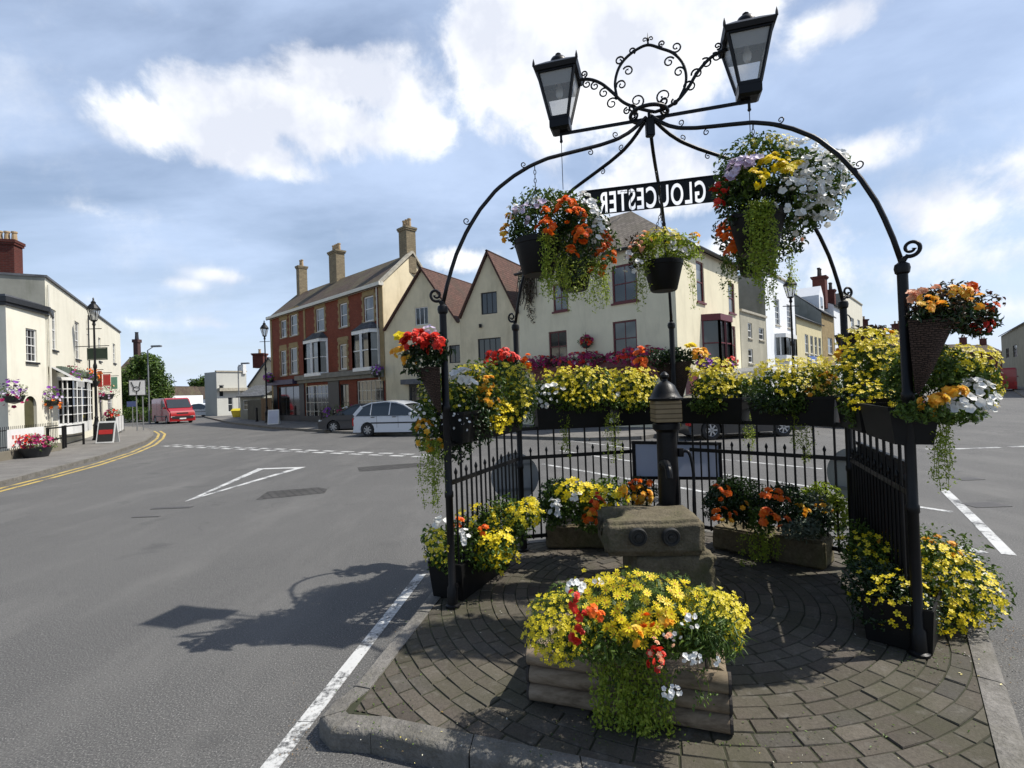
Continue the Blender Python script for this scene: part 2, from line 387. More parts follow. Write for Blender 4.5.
def m_paver():
    t = NT('brick_pavers'); g = t.n('ShaderNodeNewGeometry')
    c = t.ramp(g.outputs['Random Per Island'], [(0, (.058, .049, .040)), (.3, (.095, .082, .066)), (.6, (.078, .066, .054)), (.85, (.112, .098, .078)), (1, (.068, .062, .054))])
    n = t.noise(70, 4, .7); c = t.mix(.55, c, t.ramp(n, [(.3, (.25, .25, .25)), (.7, (.75, .75, .75))]), 'OVERLAY')
    n2 = t.noise(1.6, 6, .65); c = t.mix(t.ramp(n2, [(.42, (0, 0, 0)), (.66, (.65, .65, .65))]), c, (.055, .055, .030)); n4 = t.noise(9, 5, .7); c = t.mix(t.ramp(n4, [(.56, (0, 0, 0)), (.68, (.5, .5, .5))]), c, (.15, .14, .12))
    t.bump(n, .5, .006); return t.done(c, .85, spec=.25)
M_PAVER = m_paver()
M_JOINT = m_plain('sandy_joint', (.035, .038, .018), .95, .5, 5)
def m_pavement():
    return m_brick('pavement_slabs', (.20, .19, .175), (.165, .155, .145), (.07, .068, .06), .9, .6, .012, .9, .3, stain=(.10, .10, .09))
M_PAVEMENT = m_pavement()
M_WINPANE = None
def m_glass(name, dark=(.015, .018, .02), light=(.22, .22, .20)):
    t = NT(name); n = t.noise(.45, 2, .5); c = t.ramp(n, [(.42, dark), (.52, var(dark, 2)), (.68, light)])
    return t.done(c, .06, spec=.9)
M_PANE = m_glass('window_glass'); M_PANE_D = m_glass('dark_window_glass', (.01, .011, .012), (.05, .05, .05))
M_WHITEW = m_plain('white_joinery', (.72, .72, .70), .45, .1, 4)
M_MAROON = m_plain('maroon_joinery', (.12, .012, .016), .4, .2, 4)
M_DARKW = m_plain('dark_joinery', (.02, .022, .025), .5, .3, 5)
M_GREYM = m_plain('galvanised_grey', (.22, .23, .24), .5, .15, 5, metal=.3)

# ------------------------------------------------------------------ foliage helpers
def rot_from_normals(nrm, spin):
    z = nrm/np.maximum(1e-9, np.linalg.norm(nrm, axis=1))[:, None]
    ref = np.where(np.abs(z[:, 2:3]) < .95, np.array([[0, 0, 1.]]), np.array([[1., 0, 0]]))
    x = np.cross(ref, z); x /= np.linalg.norm(x, axis=1)[:, None]; y = np.cross(z, x)
    c = np.cos(spin)[:, None]; s = np.sin(spin)[:, None]
    return np.stack([x*c+y*s, y*c-x*s, z], 2)      # columns
def scat(tpl, pos, nrm, scale, spin=None):
    tv, tf = tpl; N = len(pos)
    if N == 0: return (np.zeros((0, 3)), [])
    spin = rng.uniform(0, 6.283, N) if spin is None else spin
    Rm = rot_from_normals(nrm, spin); scale = np.broadcast_to(scale, (N,))
    V = np.einsum('nij,kj->nki', Rm, tv)*scale[:, None, None]+pos[:, None, :]
    return V.reshape(-1, 3), (tf, N, len(tv))
def mesh_scat(name, parts):
    """parts: list of scat() results -> mesh"""
    Vs = []; li = []; lt = []; off = 0
    for V, info in parts:
        if len(V) == 0: continue
        tf, N, k = info; base = off+np.arange(N)*k
        flat = np.concatenate([np.array(f) for f in tf]); tot = np.array([len(f) for f in tf])
        li.append((base[:, None]+flat[None, :]).ravel()); lt.append(np.tile(tot, N))
        Vs.append(V); off += len(V)
    V = np.concatenate(Vs).astype(np.float32); li = np.concatenate(li).astype(np.int32); lt = np.concatenate(lt).astype(np.int32)
    ls = np.concatenate([[0], np.cumsum(lt)[:-1]]).astype(np.int32)
    me = bpy.data.meshes.new(name); me.vertices.add(len(V)); me.vertices.foreach_set('co', V.ravel())
    me.loops.add(len(li)); me.loops.foreach_set('vertex_index', li)
    me.polygons.add(len(lt)); me.polygons.foreach_set('loop_start', ls); me.polygons.foreach_set('loop_total', lt)
    me.update(calc_edges=True); return me
# templates, unit size, +z outward
def t_leaf(w=.42, fold=.18, tip=.25):
    v = np.array([(0, 0, 0), (w*.5, .35, fold), (0, .42, 0), (-w*.5, .35, fold), (w*.38, .72, fold*.6), (0, .75, -.02), (-w*.38, .72, fold*.6), (0, 1.0, -tip)], float)
    v[:, 1] -= .1
    return v, [(0, 1, 2), (0, 2, 3), (1, 4, 5, 2), (3, 2, 5, 6), (4, 7, 5), (6, 5, 7)]
def t_leaf4(w=.5):
    v = np.array([(0, 0, 0), (w*.5, .5, .12), (0, 1, -.1), (-w*.5, .5, .12)], float); v[:, 1] -= .1
    return v, [(0, 1, 2), (0, 2, 3)]
def t_fern():
    """feathery sprig"""
    v = []; f = []
    for k, (a, l) in enumerate([(0, 1), (.7, .75), (-.7, .75), (1.4, .5), (-1.4, .5)]):
        d = np.array([math.sin(a), math.cos(a), .12*(k % 2)]); n = np.array([math.cos(a), -math.sin(a), 0])
        o = len(v); v += [d*.05-n*.03, d*.05+n*.03, d*l*.6+n*.06, d*l, d*l*.6-n*.06]; f += [(o, o+1, o+2, o+3, o+4)]
    return np.array(v), f
def t_daisy(np_=9, cup=.08, inner=.16, w=.8):
    v = []; f = []
    for i in range(np_):
        a = 2*math.pi*i/np_; da = math.pi/np_*w
        def P(r, b, z): return (r*math.cos(b), r*math.sin(b), z)
        o = len(v); v += [P(inner*.8, a, .02), P(.62, a-da, cup*.6), P(1, a-da*.35, cup+.03*(i % 2)), P(1, a+da*.35, cup+.03*(i % 2)), P(.62, a+da, cup*.6)]
        f += [(o, o+1, o+2, o+3, o+4)]
    # joined centre ring so each bloom is one island
    v2 = [(inner*math.cos(2*math.pi*i/6), inner*math.sin(2*math.pi*i/6), .10) for i in range(6)]
    return np.array(v), f
def t_centre(n=7, r=.24, h=.14):
    v = [(0, 0, h)]+[(r*math.cos(2*math.pi*i/n), r*math.sin(2*math.pi*i/n), .04) for i in range(n)]
    return np.array(v), [(0, 1+i, 1+(i+1) % n) for i in range(n)]
def t_ruffle():
    """double begonia bloom"""
    v = []; f = []
    for lay, (r, h, n, ph) in enumerate([(1, .0, 6, 0), (.74, .22, 5, .5), (.48, .4, 5, 1.1), (.26, .5, 4, .2)]):
        c = len(v); v.append((0, 0, h-.05))
        ring = []
        for i in range(n*2):
            a = ph+math.pi*i/n; rr = r*(1 if i % 2 == 0 else .72); zz = h+(.12 if i % 2 == 0 else .3)*r*.8
            ring.append(len(v)); v.append((rr*math.cos(a), rr*math.sin(a), zz))
        f += [(c, ring[i], ring[(i+1) % (2*n)]) for i in range(2*n)]
    return np.array(v), f
def t_petunia(n=5):
    v = [(0, 0, -.35)]; k = n*4
    for i in range(k):
        a = 2*math.pi*i/k; v.append((.3*math.cos(a), .3*math.sin(a), -.05))
    for i in range(k):
        a = 2*math.pi*i/k; r = 1-.2*(0.5-.5*math.cos(a*n+math.pi)); v.append((r*math.cos(a), r*math.sin(a), .10+.07*math.sin(a*n*2)))
    f = [(0, 1+i, 1+(i+1) % k) for i in range(k)]+[(1+i, 1+k+i, 1+k+(i+1) % k, 1+(i+1) % k) for i in range(k)]
    return np.array(v), f
T_LEAF, T_LEAF4, T_FERN = t_leaf(), t_leaf4(), t_fern()
T_DAISY, T_CENTRE, T_RUFF, T_PET = t_daisy(), t_centre(), t_ruffle(), t_petunia()
T_SMALL = t_daisy(5, .2, .1, .9)
ML = {
 'green': m_island('leaf_green', [(.028, .065, .010), (.075, .13, .015), (.12, .19, .025), (.045, .09, .014)]),
 'lime': m_island('leaf_lime', [(.15, .23, .02), (.27, .36, .03), (.38, .44, .045), (.20, .28, .025)], trans=.4),
 'dark': m_island('leaf_dark', [(.012, .03, .008), (.03, .06, .015), (.02, .05, .012)], rough=.35, spec=.5),
 'grey': m_island('leaf_silver', [(.10, .14, .10), (.18, .21, .15), (.07, .11, .07)]),
 'bronze': m_island('leaf_bronze', [(.05, .02, .012), (.03, .05, .015), (.09, .03, .02)]),
 'tree': m_island('tree_leaf', [(.04, .085, .012), (.085, .15, .02), (.14, .21, .03)], scale=.6),
}
MF = {
 'yellow': m_island('petal_yellow', [(.80, .62, .012), (.88, .74, .03), (.74, .54, .01)], trans=.3),
 'lemon': m_island('petal_lemon', [(.66, .54, .012), (.76, .64, .03), (.52, .44, .01)], trans=.3),
 'gold': m_island('petal_gold', [(.85, .38, .02), (.9, .50, .04), (.80, .58, .08)], trans=.25),
 'orange': m_island('petal_orange', [(.80, .13, .012), (.88, .24, .02), (.75, .09, .01)], trans=.25),
 'red': m_island('petal_red', [(.60, .02, .012), (.75, .05, .02), (.5, .012, .01)], trans=.2),
 'white': m_island('petal_white', [(.78, .78, .74), (.85, .85, .83), (.70, .70, .66)], trans=.25),
 'lilac': m_island('petal_lilac', [(.55, .45, .62), (.66, .58, .70), (.72, .60, .66)], trans=.25),
 'purple': m_island('petal_purple', [(.18, .03, .30), (.28, .06, .42), (.35, .10, .45)], trans=.2),
 'magenta': m_island('petal_magenta', [(.26, .012, .07), (.40, .02, .12), (.15, .006, .05)], trans=.2),
 'peach': m_island('petal_peach', [(.85, .40, .22), (.85, .55, .35), (.8, .3, .15)], trans=.25),
 'disc': m_island('daisy_disc', [(.55, .28, .01), (.45, .20, .01)], trans=0),
}
def lump(dirs, seed, amp=.22):
    r2 = np.random.default_rng(seed); s = np.zeros(len(dirs))
    for k in range(5):
        w = r2.normal(size=3)*(2.5+k*1.3); s += np.sin(dirs@w+r2.uniform(0, 6))*(.6**k)
    return 1+amp*s/1.6
def sph(n, up=0.0):
    d = rng.normal(size=(n, 3)); d[:, 2] += up; d /= np.linalg.norm(d, axis=1)[:, None]; return d
def in_blobs(blobs, n, shell=.45, up=0.0, seed=1, amp=.22, outer=0.0):
    """points in the union of ellipsoids, more of them near the surface; returns pos, outward normal"""
    vol = np.array([(b[3]*b[4]*b[5])**(2/3) for b in blobs]); w = vol/vol.sum(); P = []; N = []
    for i, b in enumerate(blobs):
        k = max(1, int(n*w[i])); d = sph(k, up); rad = (1-shell*rng.random(k)**1.6)*lump(d, seed+i, amp)+outer
        c = np.array(b[:3]); r = np.array(b[3:6])
        P.append(c+d*r*rad[:, None]); nn = d/r; N.append(nn/np.linalg.norm(nn, axis=1)[:, None])
    P = np.concatenate(P); N = np.concatenate(N)
    if len(blobs) > 1:    # drop what is deep inside another blob
        keep = np.ones(len(P), bool)
        for b in blobs:
            q = np.linalg.norm((P-np.array(b[:3]))/np.array(b[3:6]), axis=1); keep &= ~(q < .5)
        P, N = P[keep], N[keep]
    return P, N
def leaf_mesh(name, blobs, n, size, mat, parent, tpl=None, seed=1, up=.1, amp=.25, shell=.6, floor=None):
    P, N = in_blobs(blobs, n, shell, up, seed, amp)
    if floor is not None: k = P[:, 2] > floor; P, N = P[k], N[k]
    nn = N*.5+rng.normal(size=P.shape)*.7+np.array([0, 0, .35])
    me = mesh_scat(name, [scat(tpl or T_LEAF, P, nn, size*rng.uniform(.6, 1.25, len(P)))])
    return link(name, me, ML[mat] if isinstance(mat, str) else mat, parent)
KIND = {'daisy': (T_DAISY, 'yellow'), 'small': (T_SMALL, 'lemon')}
def bloom(parent, kind, colour, spots, name=None, toward=(0, -.25, .35)):
    """spots: (cx,cy,cz, rx,ry,rz, count, size): every cluster of blooms on the outside of the clump is a part"""
    nm = name or {'daisy': 'daisy_blooms', 'small': 'small_blooms', 'ruffle': 'begonia_blooms', 'petunia': 'petunia_blooms'}[kind]
    for (cx, cy, cz, rx, ry, rz, n, s) in spots:
        d = sph(n); d[:, 1] -= .35; d[:, 2] += .35; d /= np.linalg.norm(d, axis=1)[:, None]
        P = np.array([cx, cy, cz])+d*np.array([rx, ry, rz])*(.8+.35*rng.random(n))[:, None]
        N = d*.7+np.array(toward)+rng.normal(size=(n, 3))*.28
        sc = s*rng.uniform(.75, 1.2, n); tpl = {'daisy': T_DAISY, 'small': T_SMALL, 'ruffle': T_RUFF, 'petunia': T_PET}[kind]
        o = link(nm, mesh_scat(nm, [scat(tpl, P, N, sc)]), MF[colour], parent)
        if kind == 'daisy':
            link('flower_centres', mesh_scat('flower_centres', [scat(T_CENTRE, P, N, sc)]), MF['disc'], o)
    return o
def trails(parent, starts, length, n_leaf, size, mat='lime', out=.12, name='trailing_stems', blow=(0, 0)):
    """hanging strands with small leaves"""
    P = []; N = []; tb = MB()
    for (x, y, z, dx, dy) in starts:
        L = length*random.uniform(.55, 1.1); ph = random.uniform(0, 6); pts = []
        for i in range(9):
            t = i/8; k = out*(1-(1-min(1, t*2.4))**2)
            pts.append(Vector((x+dx*k+.012*math.sin(t*7+ph)+blow[0]*t, y+dy*k+.012*math.cos(t*6+ph)+blow[1]*t, z-L*t+.03*math.sin(min(1, t*3)*3.1))))
        tb.tube(pts, .0018, 3, cap=False)
        m_ = int(n_leaf*L/length)
        for i in range(m_):
            t = random.random(); a = t*8; j = min(7, int(a)); p = pts[j].lerp(pts[j+1], a-j); w = size*.7
            P.append((p.x+random.gauss(0, w), p.y+random.gauss(0, w), p.z+random.gauss(0, w*.7)))
            N.append((dx*.6+random.gauss(0, .5), dy*.6+random.gauss(0, .5)-.3, .6+random.gauss(0, .4)))
    P = np.array(P); N = np.array(N)
    o = link(name, mesh_scat(name, [scat(T_LEAF4, P, N, size*rng.uniform(.6, 1.2, len(P)))]), ML[mat], parent)
    mk('stem_strands', tb, ML['lime'], o, uv=False)
    return o
print('HELPERS OK')

# ================================================================== THE GROUND
P1 = Vector((-.555, 4.26, .12)); P2 = Vector((.06, 5.67, .12)); P3 = Vector((1.90, 6.02, .12)); P4 = Vector((3.14, 4.81, .12)); P5 = Vector((2.53, 3.28, .12))
CEN = Vector((1.3, 4.52, .12))
POSTS = [P1, P2, P3, P4, P5]
def sheet(name, pts, z, mat, lift=0.0):
    mb = MB(); mb.poly([(p[0], p[1], z) for p in pts])
    return mk(name, mb, mat, fixn=True)
gm = MB(); gm.quad((-900, -60, 0), (900, -60, 0), (900, 1500, 0), (-900, 1500, 0))
struct(mk('road', gm, M_ASPH))

# traffic island: kerb ring + block paving
def out_from_c(p, k): d = (p-CEN); d.z = 0; return p+d.normalized()*k
isl = [G(370, 731, .12), G(1075, 885, .12), G(990, 634, .12), out_from_c(P4, .45)+Vector((.12, .05, 0)), out_from_c(P3, .5), out_from_c(P2, .45), G(436, 586, .12), G(352, 686, .12)]
corner = [G(332, 700, .12), G(319, 716, .12), G(330, 728, .12)]
isl = isl + corner
def offset_poly(pts, k):
    n = len(pts); res = []
    for i in range(n):
        a, b, c = pts[i-1], pts[i], pts[(i+1) % n]
        d1 = (b-a).normalized(); d2 = (c-b).normalized(); n1 = Vector((-d1.y, d1.x, 0)); n2 = Vector((-d2.y, d2.x, 0))
        mm = (n1+n2); L = mm.length; mm = mm/L; kk = k/max(.4, mm.dot(n1)); res.append(b+mm*kk)
    return res
area = sum(isl[i-1].x*isl[i].y-isl[i].x*isl[i-1].y for i in range(len(isl)))
if area < 0: isl = isl[::-1]
inner = offset_poly(isl, .125)
mb = MB()
# kerb stones laid end to end round the island, each with rounded edge
for i in range(len(isl)):
    a, b = isl[i], isl[(i+1) % len(isl)]; ai, bi = inner[i], inner[(i+1) % len(isl)]
    L = (b-a).length; k = max(1, round(L/.62))
    for j in range(k):
        t0, t1 = j/k+(.004 if k > 1 else 0)/max(L, .1), (j+1)/k-(.004 if k > 1 else 0)/max(L, .1)
        A0, A1, B0, B1 = a.lerp(b, t0), a.lerp(b, t1), ai.lerp(bi, t0), ai.lerp(bi, t1)
        dz = random.uniform(-.004, .004); n_ = (A0-B0); n_.z = 0; n_ = n_.normalized()
        prof = [(0, -.14), (0, -.028), (-.006, -.012), (-.018, -.002), (-.03, .001)]
        vs = []
        for (A_, B_) in ((A0, B0), (A1, B1)):
            for (o, z) in prof: vs.append((A_.x+n_.x*o, A_.y+n_.y*o, .122+z+dz))
            vs.append((B_.x, B_.y, .123+dz)); vs.append((B_.x, B_.y, -.02))
        q = len(prof)+2
        mb.add(vs, [(i_, i_+1, q+i_+1, q+i_) for i_ in range(q-1)]+[tuple(range(q))[::-1], tuple(range(q, 2*q))])
struct(mk('island_kerb', mb, M_KERB, fixn=True, smooth=True))
struct(sheet('island_bed', inner, .1125, M_JOINT))
# pavers in rings round the stone trough
bm = bmesh.new(); ring = .104; r0 = .30; ri = 0; r = r0
def paver(bm, pts, z):
    c = sum(pts, Vector((0, 0, 0)))/4; e = .005
    tl = (random.gauss(0, .0015), random.gauss(0, .0015))
    lo = [p+(c-p).normalized()*.003 for p in pts]; hi = [p+(c-p).normalized()*e*1.7 for p in pts]
    vs = [bm.verts.new((p.x, p.y, z-.022)) for p in lo]+[bm.verts.new((p.x, p.y, z-.005+random.uniform(-.001, .001))) for p in lo]+[bm.verts.new((p.x, p.y, z+(p.x-c.x)*tl[0]*10+(p.y-c.y)*tl[1]*10)) for p in hi]
    for k in (0, 4):
        for i in range(4): bm.faces.new((vs[k+i], vs[k+(i+1) % 4], vs[k+4+(i+1) % 4], vs[k+4+i]))
    bm.faces.new(vs[8:12])
while r < 4.6:
    cnt = max(6, int(2*math.pi*(r+ring/2)/.205)); ph = random.random()
    for i in range(cnt):
        a0 = 2*math.pi*(i+ph)/cnt; a1 = 2*math.pi*(i+1+ph)/cnt; am = (a0+a1)/2
        if math.hypot(CEN.x+r*math.cos(am), 0) > 50: continue
        g = .0022
        x, y = CEN.x+r*math.cos(am), CEN.y-.05+r*math.sin(am)
        if y < .3: continue
        def pt(rr, a, s): return Vector((CEN.x+rr*math.cos(a)-s*g*math.sin(a), CEN.y-.05+rr*math.sin(a)+s*g*math.cos(a), 0))
        paver(bm, [pt(r+g, a0, 1), pt(r+ring-g, a0, 1), pt(r+ring-g, a1, -1), pt(r+g, a1, -1)], .119+random.gauss(0, .0014))
    r += ring
cut = offset_poly(isl, .131)
for i in range(len(cut)):
    a, b = cut[i], cut[(i+1) % len(cut)]
    d = (b-a).normalized(); nrm = Vector((d.y, -d.x, 0))
    # only valid where polygon is convex; concave edges are handled by centre test below
    conv = all((q-a).dot(nrm) < .06 for q in cut)
    if conv: bmesh.ops.bisect_plane(bm, geom=bm.verts[:]+bm.edges[:]+bm.faces[:], plane_co=a, plane_no=nrm, clear_outer=True)
bmesh.ops.recalc_face_normals(bm, faces=bm.faces)
me = bpy.data.meshes.new('block_paving'); bm.to_mesh(me); bm.free()
struct(link('block_paving', me, M_PAVER))
# moss and litter: fallen petals and crumbs of soil on the paving
def ground_bits(name, regions, n, size, mat, z=.124):
    P = []
    while len(P) < n:
        (px, py, rx, ry) = random.choice(regions); p = G(px+random.gauss(0, rx), py+random.gauss(0, ry), z)
        P.append((p.x, p.y, p.z+random.uniform(0, .004)))
    P = np.array(P); N = rng.normal(size=P.shape)*.25+np.array([0, 0, 1])
    o = link(name, mesh_scat(name, [scat(T_LEAF4, P, N, size*rng.uniform(.4, 1.3, len(P)))]), mat); o['kind'] = 'stuff'; return o
ground_bits('fallen_petals', [(560, 620, 90, 30), (800, 740, 90, 18), (480, 590, 40, 20), (800, 600, 70, 40), (960, 660, 20, 14), (430, 740, 40, 14)], 150, .016, m_island('litter', [(.6, .5, .1), (.55, .55, .5), (.12, .08, .04), (.3, .2, .05)], trans=0))
ground_bits('weeds_in_the_joints', [(800, 735, 90, 12), (930, 655, 26, 8), (620, 735, 50, 10), (460, 600, 25, 12), (380, 700, 20, 20)], 520, .014, ML['green'])
ground_bits('road_grit', [(1000, 690, 10, 40), (300, 740, 12, 20), (395, 625, 12, 16), (1010, 640, 8, 20)], 420, .012, m_island('grit', [(.1, .09, .07), (.2, .18, .15), (.25, .14, .04), (.05, .05, .04)], trans=0), z=.004)

# road markings
def strip(name, pts, w, z, mat, px=True, zz=0):
    P = [G(p[0], p[1], 0) if px else Vector((p[0], p[1], 0)) for p in pts]
    vs = []; n = len(P)
    for i, p in enumerate(P):
        d = (P[min(i+1, n-1)]-P[max(i-1, 0)]).normalized(); t = Vector((-d.y, d.x, 0))*w/2
        vs += [(p.x+t.x, p.y+t.y, z), (p.x-t.x, p.y-t.y, z)]
    m_ = MB(); m_.add(vs, [(2*i, 2*i+1, 2*i+3, 2*i+2) for i in range(n-1)])
    return m_
def mark(name, pts, w, mat, z=.004):
    m_ = strip(name, pts, w, z, mat); return struct(mk(name, m_, mat, fixn=True))
def poly_px(name, pts, mat, z=.004):
    m_ = MB(); m_.poly([tuple(G(p[0], p[1], 0))[:2]+(z,) for p in pts]); return struct(mk(name, m_, mat, fixn=True))
k1, k2 = G(270, 768), G(424, 571)
dd = (k2-k1).normalized()
mb = MB(); t = Vector((-dd.y, dd.x, 0))*.05
for (s0, s1) in ((-1.4, .36), (.365, 1.8), (1.805, 2.75)):
    a = k1+dd*s0; b = k1+dd*s1; mb.quad(*[(q.x, q.y, .004) for q in (a-t, b-t, b+t, a+t)])
struct(mk('edge_line', mb, M_WHITEP, fixn=True))
# hollow give way triangle
def tri_outline(pts, w):
    P = [G(*p) for p in pts]
    s = sum(P[i-1].x*P[i].y-P[i].x*P[i-1].y for i in range(3))
    if s < 0: P = P[::-1]
    I = offset_poly(P, w); m_ = MB()
    for i in range(3):
        a, b, c, d = P[i], P[(i+1) % 3], I[(i+1) % 3], I[i]; m_.quad(*[(q.x, q.y, .004) for q in (a, b, c, d)])
    return m_
struct(mk('give_way_triangle', tri_outline([(184, 502), (258, 468.5), (306, 467)], .20), M_WHITEP, fixn=True))
# broken line across the mouth of the street
mb = MB(); a0, a1 = G(163, 446), G(436, 457.5)
n_ = 17
for row in (0, .42):
    for i in range(n_):
        t0 = i/n_; t1 = (i+.62)/n_; d = (a1-a0).normalized(); t = Vector((-d.y, d.x, 0))
        a, b = a0.lerp(a1, t0)+t*row, a0.lerp(a1, t1)+t*row
        mb.quad(*[(q.x, q.y, .004) for q in (a-t*.11, b-t*.11, b+t*.11, a+t*.11)])
struct(mk('dashed_line', mb, M_WHITEP, fixn=True))
yl = [(-40, 505), (0, 491.5), (52, 478), (100, 465), (135, 453.5), (155, 445), (163, 438.5), (165, 434), (160, 431)]
mark('yellow_line', yl, .12, M_YELP)
yl2 = [(-40, 502), (0, 488.5), (52, 475.5), (98, 463), (131, 452.5), (149, 444.5), (157, 438.5), (159, 434), (154, 431)]
mark('yellow_line', yl2, .12, M_YELP)
mark('centre_line', [(542, 464), (600, 474), (687, 489), (790, 507)], .12, M_WHITEP)
mark('lane_line', [(560, 450.5), (587, 455), (721, 474), (840, 491)], .10, M_WHITEP)
mark('lane_line', [(560, 439.5), (722, 459.5), (822, 469)], .10, M_WHITEP)
mark('lane_line', [(944, 490), (975, 520), (1009, 555)], .12, M_WHITEP)
mark('lane_line', [(905, 505), (952, 512)], .10, M_WHITEP)
mark('lane_line', [(960, 547), (985, 553.5)], .12, M_WHITEP)
for (x0, y0, x1, y1) in ((925, 449, 946, 449.4), (955, 449, 1000, 447.5), (1010, 447, 1050, 445.5)): mark('lane_line', [(x0, y0), (x1, y1)], .16, M_WHITEP)
# darker repair patches and drain covers
M_PATCH = m_plain('tar_patch', (.035, .035, .034), .9, .6, 12); M_DRAIN = m_plain('drain_iron', (.05, .045, .04), .6, .4, 20)
M_PATCH2 = m_brick('pitted_patch', (.065, .063, .06), (.09, .087, .083), (.035, .035, .035), .16, .12, .02, .9, .5)
for k, (px, py, w, h) in enumerate([(292, 493, 1.15, .8), (392, 467, 1.7, .9)]):
    c = G(px, py); m_ = MB(); rr = Matrix.Rotation(.3, 3, 'Z')
    pts = [c+rr@Vector((x*w*random.uniform(.85, 1.1), y*h*random.uniform(.85, 1.1), .004)) for x, y in ((-.5, -.5), (0, -.55), (.5, -.45), (.55, .1), (.45, .5), (-.1, .55), (-.5, .45))]
    m_.poly(pts); struct(mk('worn_patch', m_, M_PATCH2, fixn=True))
for (px, py, w, h) in [(172, 508, .7, .12), (146, 517, .45, .06), (985, 505, .5, .3), (968, 479, .4, .25), (820, 500, .5, .3)]:
    c = G(px, py); m_ = MB(); m_.box((c.x, c.y, 0), (w, h, .012)); struct(mk('drain_cover', m_, M_DRAIN))

# pavements with kerbs
def pavement(name, px_edge, far, z=.12, world_edge=None):
    """px_edge: kerb line seen in the photograph; far: closing points (world)"""
    E = [G(p[0], p[1], 0) for p in px_edge] if world_edge is None else [Vector((p[0], p[1], 0)) for p in world_edge]
    P = E+[Vector((p[0], p[1], 0)) for p in far]
    s = sum(P[i-1].x*P[i].y-P[i].x*P[i-1].y for i in range(len(P)))
    m_ = MB(); m_.prism([(p.x, p.y) for p in (P if s > 0 else P[::-1])], -.1, z)
    struct(mk(name, m_, M_PAVEMENT, fixn=True))
    kb = MB(); n = len(E)
    for i in range(n-1):
        a, b = E[i], E[i+1]; L = (b-a).length; k = max(1, round(L/.9)); d = (b-a).normalized()
        for j in range(k):
            kb.bar(a.lerp(b, j/k)+d*.004+Vector((0, 0, z/2-.02)), a.lerp(b, (j+1)/k)-d*.004+Vector((0, 0, z/2-.02)), .14, z+.05)
    struct(mk('kerb', kb, M_KERB))
pavement('pavement', [(-60, 504), (0, 486), (52, 472), (96, 460), (126, 450), (145, 443), (152, 438), (152, 432.5), (140, 428.5), (110, 427)], [(-34, 44), (-60, 40), (-30, 10), (-14, 6)])
pavement('pavement', [(205, 417.5), (230, 423.5), (275, 429), (313, 431.5), (344, 433.5), (420, 436), (520, 439), (590, 441), (640, 439.5), (723, 429), (822, 418), (900, 406), (960, 396), (990, 388)],
         [(400, 330), (160, 330), (-60, 330), (-80, 120), (-45, 75)])
pavement('pavement', [(1060, 412), (1040, 403), (1024, 397), (1015, 391), (1006, 386)], [(140, 110), (110, 40), (40, 20)])

# ================================================================== THE FLORAL CANOPY
canopy = thing('floral_canopy', 'black wrought iron canopy of arched ribs on the traffic island, with two lanterns on top', 'canopy', CEN)
HP = 2.5; ZT = 4.30
PROF = [(0, 1), (.05, .945), (.10, .90), (.16, .862), (.24, .83), (.32, .805), (.42, .775), (.5, .75), (.58, .71), (.66, .655), (.74, .585), (.82, .48), (.88, .375), (.93, .26), (.965, .15), (.985, .07), (1, 0)]
def arch_pt(P, t):
    for i in range(len(PROF)-1):
        if PROF[i][0] <= t <= PROF[i+1][0]:
            k = (t-PROF[i][0])/(PROF[i+1][0]-PROF[i][0]); zf = PROF[i][1]*(1-k)+PROF[i+1][1]*k; break
    b = .12+HP; return Vector((CEN.x+(P.x-CEN.x)*t, CEN.y+(P.y-CEN.y)*t, b+(ZT-b)*zf))
def curl(mb, c, r, e1, e2, a0, turns=1.35, sgn=1, rad=.007, end=.25, n=22):
    pts = []
    for i in range(n+1):
        t = i/n; a = a0+sgn*turns*2*math.pi*t; rr = r*(1-t*(1-end)); pts.append(c+e1*(rr*math.cos(a))+e2*(rr*math.sin(a)))
    mb.tube(pts, [rad*(1-.35*i/n) for i in range(n)]+[rad*1.3], 6)
Z = Vector((0, 0, 1))
